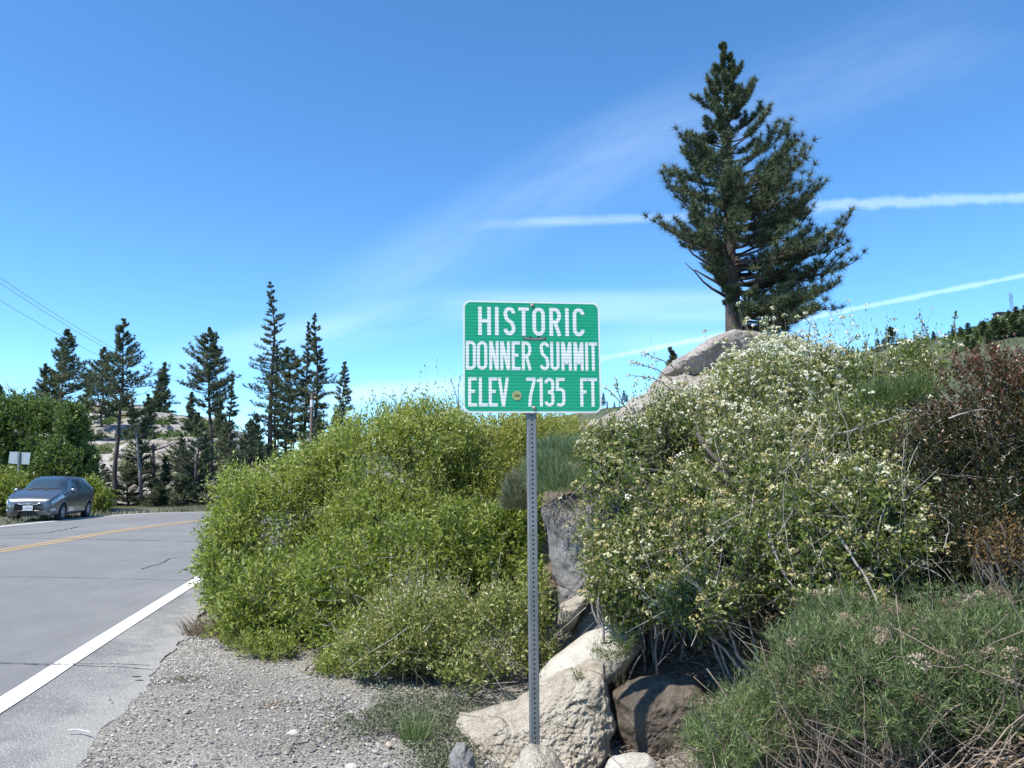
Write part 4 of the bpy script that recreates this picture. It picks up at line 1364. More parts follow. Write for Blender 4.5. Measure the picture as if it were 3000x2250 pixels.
WK = dict(nl=8, leaf=.069, wid=.36, twig_r=.0016, clump=2.3, rndm=.55, up=.5, outw=.55, tip_bright=.35)
WG = 'willow shrubs beside the road'
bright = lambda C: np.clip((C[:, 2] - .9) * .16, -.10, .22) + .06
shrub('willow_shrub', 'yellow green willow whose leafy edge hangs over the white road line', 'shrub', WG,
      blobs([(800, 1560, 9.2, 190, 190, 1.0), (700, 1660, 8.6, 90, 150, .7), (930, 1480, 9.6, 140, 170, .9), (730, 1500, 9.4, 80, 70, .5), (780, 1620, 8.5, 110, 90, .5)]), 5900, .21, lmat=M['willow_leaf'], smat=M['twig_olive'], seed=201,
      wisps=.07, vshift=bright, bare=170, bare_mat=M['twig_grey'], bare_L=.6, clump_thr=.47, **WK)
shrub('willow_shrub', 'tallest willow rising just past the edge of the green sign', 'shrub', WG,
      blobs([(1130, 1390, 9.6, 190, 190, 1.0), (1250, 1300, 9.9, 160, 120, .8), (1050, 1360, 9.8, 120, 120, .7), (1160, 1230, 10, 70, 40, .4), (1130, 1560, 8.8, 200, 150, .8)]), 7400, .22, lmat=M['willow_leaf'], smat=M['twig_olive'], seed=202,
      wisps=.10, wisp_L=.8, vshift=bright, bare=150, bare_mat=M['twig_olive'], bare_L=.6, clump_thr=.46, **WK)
shrub('willow_shrub', 'pale yellow willow seen through under the sign panel', 'shrub', WG,
      blobs([(1400, 1330, 10.8, 170, 130, .9), (1520, 1290, 11.4, 150, 80, .8), (1650, 1275, 12.0, 110, 55, .7), (1420, 1480, 10, 150, 160, .8)]), 5200, .22, lmat=M['willow_far'], smat=M['twig_olive'], seed=203,
      wisps=.09, vshift=bright, nl=10, leaf=.060, wid=.36, twig_r=.0016, clump=2.3, rndm=.55, up=.5, outw=.55, tip_bright=.35)
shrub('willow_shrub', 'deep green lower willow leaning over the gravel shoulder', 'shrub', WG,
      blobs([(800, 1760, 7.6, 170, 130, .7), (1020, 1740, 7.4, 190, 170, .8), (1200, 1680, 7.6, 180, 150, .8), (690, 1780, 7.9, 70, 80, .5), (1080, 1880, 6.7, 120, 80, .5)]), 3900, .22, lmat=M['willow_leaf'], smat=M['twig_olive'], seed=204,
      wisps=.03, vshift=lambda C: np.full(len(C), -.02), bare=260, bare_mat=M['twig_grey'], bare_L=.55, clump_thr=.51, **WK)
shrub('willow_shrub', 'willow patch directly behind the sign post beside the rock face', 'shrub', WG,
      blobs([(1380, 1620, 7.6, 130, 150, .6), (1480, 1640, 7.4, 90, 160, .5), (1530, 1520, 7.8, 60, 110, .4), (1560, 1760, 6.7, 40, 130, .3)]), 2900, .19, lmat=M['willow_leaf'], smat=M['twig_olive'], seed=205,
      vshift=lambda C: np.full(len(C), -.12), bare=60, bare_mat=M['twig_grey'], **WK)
shrub('willow_shrub', 'small leafy willow sprout at the edge of the gravel', 'shrub', WG,
      blobs([(770, 1885, 6.8, 80, 34, .22), (820, 1905, 6.7, 60, 36, .2), (700, 1862, 7.1, 50, 26, .2), (1010, 1955, 6.2, 80, 40, .25)]), 420, .15, lmat=M['willow_leaf'], smat=M['twig_olive'], seed=206,
      nl=11, leaf=.045, wid=.3, clump_thr=.3)

# blossoming shrubs
FL = lambda n, **k: dict(dict(n=n, r=.023, per=14, size=.0165, mat=M['blossom'], top=.5, vp=.9), **k)
CK = dict(bare_r=.0014, leaf=.047, nl=9, wid=.44, twig_r=.0018, clump=2.2, rndm=.55, bare_mat=M['twig_grey'], sides=3, leaf_ang=1.1)
CG = 'white blossoming shrubs on the bank'
shrub('blossoming_shrub', 'big shrub covered in white blossom in front of the pine and cap rock', 'shrub', CG,
      blobs([(2240, 1210, 7.0, 180, 165, .8), (2060, 1270, 7.0, 160, 120, .7), (2340, 1110, 7.2, 120, 90, .5), (1980, 1330, 6.6, 170, 160, .6), (2220, 1380, 6.2, 220, 170, .7), (2270, 1050, 7.2, 70, 45, .3)]), 7800, .24, lmat=M['cherry_leaf'], smat=M['twig_grey'], seed=301,
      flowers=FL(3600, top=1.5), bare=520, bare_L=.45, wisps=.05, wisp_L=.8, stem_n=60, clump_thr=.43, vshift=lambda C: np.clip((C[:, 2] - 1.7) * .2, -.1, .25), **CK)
shrub('blossoming_shrub', 'blossoming shrub hanging beside the rock face and sign post', 'shrub', CG,
      blobs([(1815, 1500, 5.9, 135, 180, .45), (1865, 1680, 5.6, 145, 130, .45), (1810, 1330, 6.4, 110, 80, .4), (1990, 1540, 5.8, 150, 170, .5)]), 4800, .22, lmat=M['cherry_leaf'], smat=M['twig_grey'], seed=302,
      flowers=FL(1100, top=.2, vp=1.2), bare=380, bare_L=.42, bare_dir=(-.55, -.25, .05), clump_thr=.45, **CK)
shrub('blossoming_shrub', 'twiggy shrub with cream blossom between the boulders and the narrow leaved bushes', 'shrub', CG,
      blobs([(2150, 1640, 5.3, 170, 150, .5), (2350, 1600, 5.2, 180, 170, .5), (2530, 1560, 5.1, 150, 190, .5), (2300, 1450, 5.6, 200, 120, .5), (2050, 1750, 5.1, 120, 80, .35), (2440, 1740, 4.9, 150, 60, .3)]), 5600, .22, lmat=M['cherry_leaf'], smat=M['twig_grey'], seed=303,
      flowers=FL(1000, top=.25, vp=1.3), bare=700, bare_L=.5, bare_dir=(-.2, -.25, -.1), clump_thr=.47, vshift=lambda C: np.full(len(C), -.06), **CK)
shrub('blossoming_shrub', 'greener shrub with few blossoms running up against the dark red shrub', 'shrub', CG,
      blobs([(2480, 1150, 6.9, 120, 110, .4), (2600, 1130, 7.2, 120, 90, .4), (2500, 1330, 6.1, 180, 150, .5), (2650, 1370, 5.7, 130, 120, .4), (2680, 1090, 7.4, 80, 90, .3)]), 4000, .25, lmat=M['cherry_leaf'], smat=M['twig_grey'], seed=304,
      flowers=FL(420, top=.4), bare=200, bare_L=.42, wisps=.06, wisp_L=.9, vshift=lambda C: np.full(len(C), .05), clump_thr=.44, **CK)
shrub('blossoming_shrub', 'low sprawling shrub with small cream blossom beside the sign post above the grey ground cover', 'shrub', CG,
      blobs([(1290, 1840, 6.0, 160, 110, .4), (1450, 1850, 5.8, 120, 130, .35), (1150, 1830, 6.3, 80, 70, .3), (1570, 1830, 6.0, 60, 130, .25), (1390, 1960, 5.5, 110, 40, .2), (1120, 1900, 6.0, 120, 60, .3), (1250, 1760, 6.6, 140, 80, .3)]), 3300, .2, lmat=M['cherry_leaf'], smat=M['twig_olive'], seed=305,
      flowers=FL(520, r=.020, per=10, size=.011, top=0, vp=1.5), bare=300, bare_L=.5, bare_dir=(-.3, -.3, .0), clump_thr=.48, vshift=lambda C: np.full(len(C), .30), **dict(CK, leaf=.042, twig_r=.0012))


def spray(label, pts, seed, nleaf=16, bl=5, leaf=.036, lm='cherry_leaf', group='single branches against the sky', cat='branch', fl=True):
    """one arching leafy branch"""
    rng = np.random.default_rng(seed)
    c = catmull([tuple(q) for q in pts], 14)
    root = empty('leafy_branch', tuple(c[0]), label, cat, group)
    Vb, Fb = tubes((c - c[0])[None], np.linspace(.006, .002, 14)[None], 5)
    link('stem', mesh_np('stem', Vb, Fb, smooth=True), M['twig_olive'], root)
    t_ = np.sort(rng.random(nleaf)) * .85 + .15
    C = np.stack([np.interp(t_, np.linspace(0, 1, 14), c[:, k]) for k in range(3)], 1) - c[0]
    d = unit(c[-1] - c[0])
    D = unit(d * .5 + rng.normal(size=(nleaf, 3)) * .7)
    Nn = unit(np.cross(D, rng.normal(size=(nleaf, 3))))
    ln = leaf * (.6 + .6 * rng.random(nleaf))
    V, Ft, vv = leaf_quads(C, D, Nn, ln, ln * .42, np.clip(.45 + .2 * rng.normal(size=nleaf), 0, 1))
    tag(link('leaves', mesh_np('leaves', V, Ft, attr=vv), M[lm], root), kind='stuff')
    if fl:
        Cs = []
        for k in range(bl):
            p0 = (c[-1] if k == 0 else c[rng.integers(5, 14)]) - c[0] + rng.normal(size=3) * .012
            Cs.append(p0 + unit(rng.normal(size=(22, 3)) + np.array([0, 0, .5])) * .022)
        Cs = np.vstack(Cs); k = len(Cs)
        D = unit(rng.normal(size=(k, 3))); Nn = unit(np.cross(D, rng.normal(size=(k, 3))))
        V, Ft, vv = leaf_quads(Cs - D * .007, D, Nn, np.full(k, .014), np.full(k, .013), np.clip(.85 + .12 * rng.normal(size=k), 0, 1))
        tag(link('blossoms', mesh_np('blossoms', V, Ft, attr=vv), M['blossom'], root), kind='stuff')
    return root


spray('blossom tipped branch pointing at the granite slope with clusters against the sky', [P(1985, 1130, 6.6), P(1930, 1085, 6.6), P(1880, 1070, 6.55), P(1850, 1062, 6.5)], 1)
spray('branch with the highest white clusters over the granite slope', [P(1990, 1090, 6.7), P(1950, 1060, 6.7), P(1910, 1045, 6.7), P(1893, 1035, 6.7)], 2)
spray('lower flat branch with white clusters level with the sign corner', [P(1975, 1150, 6.5), P(1930, 1115, 6.5), P(1880, 1103, 6.5), P(1842, 1100, 6.5)], 3, bl=3)
spray('small upright blossoming shoot next to the sign edge', [P(1830, 1190, 6.3), P(1815, 1160, 6.3), P(1808, 1130, 6.3), P(1806, 1115, 6.3)], 4, nleaf=10, bl=3)
spray('slanting blossoming shoot closest to the sign edge', [P(1840, 1200, 6.2), P(1810, 1170, 6.2), P(1785, 1145, 6.2), P(1772, 1138, 6.2)], 5, nleaf=8, bl=2)
spray('upright leafy shoot standing before the far hillside', [P(2737, 1080, 5.0), P(2728, 1010, 5.0), P(2710, 960, 5.0), P(2692, 928, 5.0)], 6, nleaf=30, leaf=.032, fl=False)
spray('tallest leafy shoot standing before the far hillside', [P(2812, 1050, 4.9), P(2803, 1000, 4.9), P(2797, 950, 4.9), P(2797, 922, 4.9)], 7, nleaf=34, leaf=.032, fl=False)
spray('leafy shoot over the blossoming shrubs where the far treeline starts', [P(2535, 1060, 6.0), P(2537, 1020, 6.0), P(2542, 995, 6.0), P(2548, 978, 6.0)], 8, nleaf=16, leaf=.036, fl=False)
spray('leafy arching shoot above the blossoming shrubs between pine and far hill', [P(2440, 1060, 6.2), P(2475, 1020, 6.2), P(2500, 995, 6.2), P(2515, 985, 6.2)], 9, nleaf=18, bl=2)
spray('upright blossoming shoot just beyond the lowest pine boughs', [P(2365, 1020, 6.6), P(2370, 985, 6.6), P(2372, 960, 6.6), P(2375, 940, 6.6)], 10, nleaf=14, bl=1)
spray('white tipped shoot in front of the pine trunk foot', [P(2210, 1000, 6.6), P(2192, 965, 6.6), P(2183, 945, 6.6), P(2180, 935, 6.6)], 11, nleaf=10, bl=3)
spray('white tipped shoot crossing the lowest pine boughs', [P(2240, 1000, 6.6), P(2250, 970, 6.6), P(2247, 950, 6.6), P(2240, 935, 6.6)], 12, nleaf=12, bl=3)
spray('bare willow shoot with catkins beside the sign edge', [P(1345, 1200, 9.4), P(1343, 1150, 9.4), P(1346, 1120, 9.4), P(1350, 1098, 9.4)], 13, nleaf=22, leaf=.034, lm='willow_far', fl=False)
spray('willow shoot leaning out beside the catkin shoot', [P(1342, 1190, 9.4), P(1335, 1150, 9.4), P(1325, 1125, 9.4), P(1322, 1108, 9.4)], 14, nleaf=18, leaf=.034, lm='willow_far', fl=False)
spray('willow shoot above the willow crown with a forked tip', [P(1285, 1220, 9.6), P(1262, 1180, 9.6), P(1245, 1160, 9.6), P(1233, 1148, 9.6)], 15, nleaf=20, leaf=.034, lm='willow_far', fl=False)
spray('tall pale willow shoot over the middle of the willow crown', [P(1120, 1240, 9.8), P(1105, 1190, 9.8), P(1095, 1160, 9.8), P(1090, 1140, 9.8)], 16, nleaf=22, leaf=.036, lm='willow_far', fl=False)
spray('drooping willow shoot on top of the willow crown', [P(1190, 1230, 9.8), P(1160, 1180, 9.8), P(1140, 1160, 9.8), P(1118, 1150, 9.8)], 17, nleaf=26, leaf=.036, lm='willow_far', fl=False)

# thick grey boughs lying through the blossoming shrubs
def bough(label, px, r0, r1, seed, mat='twig_grey'):
    pts = [P(*q) for q in px]
    c = catmull([tuple(q) for q in pts], 20)
    rng = np.random.default_rng(seed)
    c = c + np.cumsum(rng.normal(size=c.shape) * .003, 0)
    Vb, Fb = tubes((c - c[0])[None], np.linspace(r0, r1, 20)[None], 7)
    return tag(link('bare_branch', mesh_np('bare_branch', Vb, Fb, smooth=True), M[mat], loc=tuple(c[0])), label, 'branch', 'thick bare boughs in the blossoming shrubs')


bough('long bare grey bough running down through the twiggy shrub', [(2450, 1560, 4.75), (2480, 1600, 4.7), (2520, 1660, 4.65), (2560, 1740, 4.6), (2575, 1775, 4.55)], .010, .005, 1)
bough('curved pale bough lying across the middle of the blossoming shrubs', [(2380, 1480, 5.1), (2440, 1500, 5.05), (2500, 1508, 5.0), (2560, 1500, 5.0)], .012, .005, 2)
bough('thick dark brown band slanting into the big blossoming shrub', [(2040, 1270, 6.0), (2090, 1340, 5.9), (2150, 1380, 5.8), (2220, 1420, 5.75)], .022, .012, 3, 'twig_dark')  # dark tapering tube laid slantwise through the shrub
bough('second thick dark brown band crossing the hollow of the blossoming shrub', [(2290, 1240, 6.0), (2320, 1290, 5.9), (2370, 1340, 5.8), (2400, 1370, 5.75)], .022, .010, 4, 'twig_dark')  # another tube of the same dark tone, across the hollow
bough('pale bare bough with a sharp bend low in the twiggy shrub', [(2250, 1560, 4.9), (2275, 1620, 4.85), (2320, 1700, 4.8), (2400, 1740, 4.75)], .009, .004, 5)
bough('pale bough forking toward the dark red shrub', [(2430, 1275, 5.8), (2530, 1250, 5.7), (2620, 1225, 5.55), (2720, 1195, 5.4)], .006, .002, 6)
bough('light bare bough lying on the dark red shrub', [(2780, 1225, 4.75), (2830, 1205, 4.7), (2870, 1190, 4.65), (2920, 1195, 4.6)], .005, .002, 7)

# dark red shrub
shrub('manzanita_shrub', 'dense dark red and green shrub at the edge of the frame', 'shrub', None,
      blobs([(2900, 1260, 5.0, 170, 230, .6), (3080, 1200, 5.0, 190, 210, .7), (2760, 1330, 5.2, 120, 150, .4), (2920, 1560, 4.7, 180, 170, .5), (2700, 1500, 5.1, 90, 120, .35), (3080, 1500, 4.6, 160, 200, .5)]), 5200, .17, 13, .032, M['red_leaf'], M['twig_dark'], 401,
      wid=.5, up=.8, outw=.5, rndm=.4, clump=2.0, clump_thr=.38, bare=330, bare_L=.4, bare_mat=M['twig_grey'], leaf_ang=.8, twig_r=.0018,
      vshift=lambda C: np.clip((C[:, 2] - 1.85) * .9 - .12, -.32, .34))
shrub('manzanita_shrub', 'orange brown sprig of leaves low in the shade of the dark red shrub', 'shrub', None,
      blobs([(2920, 1610, 4.2, 70, 60, .2), (2960, 1560, 4.2, 50, 50, .15)]), 150, .18, 10, .030, leaf_mat('rust_leaf', [(0, (.09, .06, .02)), (.5, (.17, .10, .025)), (1, (.28, .16, .04))]), M['twig_dark'], 402, wid=.4, clump_thr=.2)

# narrow leaved bushes with dried seed heads
RK = dict(tri=True, leaf=.052, nl=20, wid=.11, up=.9, outw=.5, rndm=.42, twig_r=.0014, leaf_ang=.85, bare_mat=M['twig_tan'], clump=3.4, clump_thr=.47, tip_bright=.25, back_keep=.5)
RG = 'narrow leaved bushes with dry seed heads'
SH = lambda n: dict(n=n, r=.040, per=110, size=.017, mat=M['seedhead'], top=.3, wid=.22, name='seed_heads')
shrub('rabbitbrush', 'biggest narrow leaved bush carrying many dry tan seed heads', 'shrub', RG,
      blobs([(2560, 2010, 3.5, 200, 130, .4), (2400, 1960, 3.7, 150, 120, .35), (2700, 1950, 3.6, 170, 130, .4), (2600, 1880, 3.9, 190, 70, .3)]), 2500, .17, lmat=M['rabbit_leaf'], smat=M['twig_tan'], seed=501,
      flowers=SH(34), bare=80, bare_L=.4, bare_dir=(-.55, -.25, .25), stem_n=110, stem_r=.007, bare_r=.0028, **RK)
shrub('rabbitbrush', 'narrow leaved bush filling the corner under the dark red shrub', 'shrub', RG,
      blobs([(2930, 1920, 3.6, 150, 120, .35), (3050, 1980, 3.4, 160, 150, .35), (2860, 2050, 3.4, 130, 110, .3)]), 1600, .17, lmat=M['rabbit_leaf'], smat=M['twig_tan'], seed=502,
      flowers=SH(18), bare=70, bare_L=.4, bare_dir=(.35, -.3, .3), stem_n=90, stem_r=.007, bare_r=.0028, **RK)
shrub('rabbitbrush', 'bright green narrow leaved bush next to the dark granite block', 'shrub', RG,
      blobs([(2180, 2120, 3.9, 120, 90, .3), (2110, 2170, 3.7, 100, 70, .25), (2260, 2060, 4.0, 110, 90, .3)]), 1000, .15, lmat=M['rabbit_leaf'], smat=M['twig_tan'], seed=503,
      flowers=SH(5), bare=60, bare_L=.4, vshift=lambda C: np.full(len(C), .12), stem_n=40, stem_r=.006, **RK)
shrub('rabbitbrush', 'shaded narrow leaved bush higher on the bank under the twiggy shrub', 'shrub', RG,
      blobs([(2480, 1820, 4.3, 150, 60, .3), (2780, 1790, 4.2, 160, 65, .3), (2960, 1780, 4.1, 120, 60, .3)]), 1100, .16, lmat=M['rabbit_leaf'], smat=M['twig_tan'], seed=504,
      flowers=SH(11), vshift=lambda C: np.full(len(C), -.1), stem_n=40, stem_r=.006, **RK)
# arching bare stems at the foot of those bushes
rng = np.random.default_rng(77)
n = 300
bx = rng.uniform(.95, 2.35, n); by = rng.uniform(2.95, 3.9, n)
bz = H(bx, by) - .02
d0 = unit(np.stack([rng.normal(size=n) * .9 - .15, rng.normal(size=n) * .3 - .35, .35 + .35 * rng.random(n)], 1))
lb = .22 + .4 * rng.random(n)
tb = np.linspace(0, 1, 8)
Pb = np.stack([bx, by, bz], 1)[:, None] + d0[:, None] * (lb[:, None] * tb)[..., None]
Pb[..., 2] += (lb * .5)[:, None] * tb ** 2 * rng.uniform(-.4, .8, n)[:, None]
Pb += np.cumsum(rng.normal(size=Pb.shape) * .008, 1)
Vb, Fb = tubes(Pb, (.0042 * (1 - .6 * tb))[None] * (.5 + .8 * rng.random((n, 1))), 4)
tag(link('dry_stems', mesh_np('dry_stems', Vb, Fb, smooth=True), M['twig_tan']), 'tangle of bare tan stems arching at the foot of the narrow leaved bushes', 'dry stems', None, 'stuff')
# dry litter: twigs and old leaves on the bank
n = 2600
lx = rng.uniform(.75, 2.9, n); ly = rng.uniform(3.1, 6.2, n)
lx[:1200] = rng.normal(1.15, .3, 1200); ly[:1200] = rng.normal(5.0, .35, 1200)
lz = H(lx, ly) + .02 + .03 * rng.random(n)
dl = unit(np.stack([rng.normal(size=n), rng.normal(size=n), rng.normal(size=n) * .3 - .05], 1))
ln = .05 + .14 * rng.random(n)
Pl = np.stack([lx, ly, lz], 1)[:, None] + dl[:, None] * (ln[:, None] * np.linspace(-.5, .5, 4))[..., None] + rng.normal(size=(n, 4, 3)) * .006
Vl, Fl = tubes(Pl, np.full((n, 4), .0022) * (.5 + rng.random((n, 1))), 3)
tag(link('twig_litter', mesh_np('twig_litter', Vl, Fl), M['twig_tan']), 'dry twigs and broken sticks lying on the bank between the rocks', 'litter', None, 'stuff')
n = 5200
lx = rng.uniform(.6, 3.2, n); ly = rng.uniform(3.0, 6.8, n)
C = np.stack([lx, ly, H(lx, ly) + .012 + .02 * rng.random(n)], 1)
D = unit(rng.normal(size=(n, 3)) * np.array([1, 1, .25])); Nn = unit(np.array([0, 0, 1.]) + rng.normal(size=(n, 3)) * .4)
V, Ft, vv = leaf_quads(C, D, Nn, .02 + .02 * rng.random(n), .012 + .008 * rng.random(n), rng.random(n))
tag(link('leaf_litter', mesh_np('leaf_litter', V, Ft, attr=vv), M['dry_leaf']), 'old brown leaves strewn over the bank under the shrubs', 'litter', None, 'stuff')

# feathery cushion plant on the rock face
def cushion(name, label, bl, n, h, wdt, mat, seed, droop=0, kind=None):
    rng = np.random.default_rng(seed)
    B = np.array(blobs(bl))
    k = rng.integers(0, len(B), n)
    u_ = unit(rng.normal(size=(n, 3))); u_[:, 2] = np.abs(u_[:, 2]) * .9 - .25
    E = B[k, :3] + unit(u_) * B[k, 3:6] * (.35 + .6 * rng.random(n) ** .6)[:, None]
    d = unit(u_ * .7 + np.array([0, 0, .75]) + rng.normal(size=(n, 3)) * .22)
    ll = h * (.5 + .8 * rng.random(n))
    s = unit(np.cross(d, rng.normal(size=(n, 3)))) * wdt * .5
    m_ = E + d * (ll * .5)[:, None]; t_ = E + d * ll[:, None] + np.array([0, 0, -.1]) * ll[:, None]
    V = np.stack([E - s, E + s, m_ - s * .8, m_ + s * .8, t_], 1).reshape(-1, 3)
    i = np.arange(n)[:, None] * 5
    v = np.repeat(np.clip(.45 + .22 * rng.normal(size=n), 0, 1), 5)
    c = B[:, :3].mean(0)
    return tag(link(name, mesh_np(name, V - c, [i + np.array([[0, 1, 3, 2]]), i + np.array([[2, 3, 4]])], attr=v), mat, loc=tuple(c)), label, 'plant', kind=kind)


cushion('cushion_plant', 'feathery grey green cushion plant growing on top of the rock face', [(1660, 1430, 6.45, 115, 70, .35), (1720, 1350, 6.8, 90, 60, .3), (1600, 1390, 6.7, 60, 60, .25), (1780, 1320, 7.0, 60, 40, .3), (1640, 1340, 7.1, 80, 50, .3)], 15000, .13, .0042, M['cushion_leaf'], 1)
cushion('cushion_plant', 'pale grey wispy plant hanging past the sign post beside the cushion plant', [(1530, 1440, 6.9, 50, 60, .25), (1510, 1480, 6.8, 35, 60, .2)], 4200, .11, .004, M['sage_leaf'], 2)
cushion('grass_clump', 'upright grey green grassy clump between the blossom and the dark red shrub', [(2620, 1165, 6.0, 90, 40, .3), (2560, 1185, 6.0, 60, 40, .3), (2690, 1165, 6.0, 45, 50, .2)], 2600, .13, .0045, M['rabbit_leaf'], 3)
shrub('herb', 'small bright green leafy plant on top of the pale oblong slab', 'plant', None,
      blobs([(1790, 1900, 5.3, 60, 32, .14), (1830, 1865, 5.35, 40, 36, .12)]), 330, .06, 9, .014, M['herb_leaf'], M['twig_olive'], 801, wid=.4, clump_thr=.2, stem_n=20, stem_r=.002, twig_r=.0008, min_h=-9)
shrub('herb', 'little green sprig in the crack between slab and big boulder', 'plant', None,
      blobs([(1690, 1980, 4.95, 16, 20, .04)]), 26, .05, 8, .016, M['herb_leaf'], M['twig_olive'], 802, wid=.4, clump_thr=.0, stem_n=6, stem_r=.0015, twig_r=.0008, min_h=-9)
# roots hanging from the cushion plant
rng = np.random.default_rng(8)
n = 70
rx = rng.uniform(1590, 1800, n); ry = rng.uniform(1440, 1490, n)
S0 = np.array([tuple(P(a, b_, 6.25 + .1 * rng.random())) for a, b_ in zip(rx, ry)])
dr = unit(np.stack([rng.normal(size=n) * .8, rng.normal(size=n) * .3 - .2, -.6 + .6 * rng.normal(size=n)], 1))
lr = .07 + .14 * rng.random(n)
tb = np.linspace(0, 1, 6)
Pr = S0[:, None] + dr[:, None] * (lr[:, None] * tb)[..., None]
Pr[..., 2] -= (lr[:, None] * .5) * tb ** 2
Pr += np.cumsum(rng.normal(size=Pr.shape) * .006, 1)
Vr, Fr = tubes(Pr, np.full((n, 6), .0032) * (.5 + rng.random((n, 1))) * (1 - .5 * tb), 4)
tag(link('dry_roots', mesh_np('dry_roots', Vr, Fr, smooth=True), plain('root_brown', (.20, .165, .135), .9, var=.4, scale=25)), 'tangled bare roots hanging from the cushion plant over the rock face', 'roots', None, 'stuff')

# grey ground cover at the foot of the willows
rng = np.random.default_rng(9)
n = 15000
gxx = np.concatenate([rng.normal(-.62, .26, n // 2), rng.normal(-.36, .10, n // 4), rng.normal(-.55, .34, n - n // 2 - n // 4)])
gyy = np.concatenate([rng.normal(5.0, .22, n // 2), rng.normal(4.45, .24, n // 4), rng.normal(5.25, .2, n - n // 2 - n // 4)])
ok = fbm(np.stack([gxx * 4, gyy * 4, gxx * 0], 1), 3, 2) > .40
gxx, gyy = gxx[ok], gyy[ok]; n = len(gxx)
hgt = .07 * fbm(np.stack([gxx * 5, gyy * 5, gxx * 0], 1), 3, 6) * (.6 + .7 * rng.random(n))
C = np.stack([gxx, gyy, H(gxx, gyy) + hgt], 1)
D = unit(rng.normal(size=(n, 3)) * np.array([1, 1, .6]) + np.array([0, 0, .45])); Nn = unit(np.cross(D, rng.normal(size=(n, 3))))
V, Ft, vv = leaf_quads(C, D, Nn, .016 + .014 * rng.random(n), .006 + .004 * rng.random(n), np.clip(.45 + .22 * rng.normal(size=n), 0, 1))
tag(link('ground_cover', mesh_np('ground_cover', V, Ft, attr=vv), M['sage_leaf']), 'grey green mat of small leaves on the ground before the big boulder', 'ground cover', None, 'stuff')

z0 = lambda x, y: H(x, y) - .01
tuft('grass_tuft', 'thin upright green grass tuft standing in the grey ground cover', 'grass', (-.57, 4.72, 0), .07, .07, 210, .25, .004, M['rabbit_leaf'], 11, zfun=z0, lean=.22, v0=.6, curl=.3)
tuft('grass_tuft', 'short bright grass tuft at the foot of the big boulder', 'grass', (-.13, 4.05, -.15), .10, .08, 420, .12, .004, M['herb_leaf'], 12, zfun=z0, lean=.35, v0=.5)
tuft('grass_tuft', 'dry yellowish grass at the shaded foot of the willow near the white line', 'grass', (-2.75, 7.75, 0), .45, .3, 800, .28, .006, M['dry_leaf'], 13, zfun=z0, lean=.25, v0=.6)
tuft('grass_tuft', 'small grass tuft in front of the dark granite block', 'grass', (.75, 4.15, 0), .22, .15, 240, .13, .004, M['sage_leaf'], 14, zfun=z0, lean=.3, v0=.5)
tuft('weed_patch', 'flat patch of brownish weeds on the gravel by the pavement edge', 'weeds', (-2.45, 6.0, 0), .13, .10, 160, .05, .005, M['sage_leaf'], 15, zfun=z0, lean=.7, v0=.3)
tuft('weed_patch', 'small brown weed patch on the gravel below the willow sprout', 'weeds', (-1.55, 5.35, 0), .14, .08, 180, .04, .005, M['dry_leaf'], 16, zfun=z0, lean=.7, v0=.3)
# verge grass across the road
rng = np.random.default_rng(10)
vx = np.concatenate([rng.uniform(-15.6, -6, 9000), rng.uniform(-9, 4, 3000)]); vy = np.concatenate([rng.uniform(34.5, 41, 9000), rng.uniform(38.2, 42, 3000)])
n = 3000
c_ = offset(lF, 1.4); k = rng.integers(60, 200, n)
vx = np.concatenate([vx, c_[k, 0] + rng.normal(size=n) * .45]); vy = np.concatenate([vy, c_[k, 1] + rng.normal(size=n) * .45])
dmin = np.sqrt(((np.stack([vx, vy], 1)[:, None] - lFo[None, ::4]) ** 2).sum(-1)).min(1)
inside = np.array([vy[i] < np.interp(vx[i], lFo[60:, 0][np.argsort(lFo[60:, 0])], lFo[60:, 1][np.argsort(lFo[60:, 0])]) for i in range(len(vx))])
keep = (dmin > .35) & ~((vx > -14.5) & inside)
vx, vy = vx[keep], vy[keep]; n = len(vx)
d = unit(rng.normal(size=(n, 3)) * .5 + np.array([0, 0, 1.]))
X0 = np.stack([vx, vy, np.full(n, -.05)], 1); hh = .12 + .22 * rng.random(n)
s = np.stack([np.ones(n), rng.normal(size=n) * .5, np.zeros(n)], 1) * .02
V = np.stack([X0 - s, X0 + s, X0 + d * hh[:, None]], 1).reshape(-1, 3)
tag(link('verge_grass', mesh_np('verge_grass', V, np.arange(n * 3).reshape(-1, 3), attr=np.repeat(np.clip(.5 + .25 * rng.normal(size=n), 0, 1), 3)), M['sage_leaf']),
    'rough grass along the far verge of the road', 'grass', None, 'stuff')


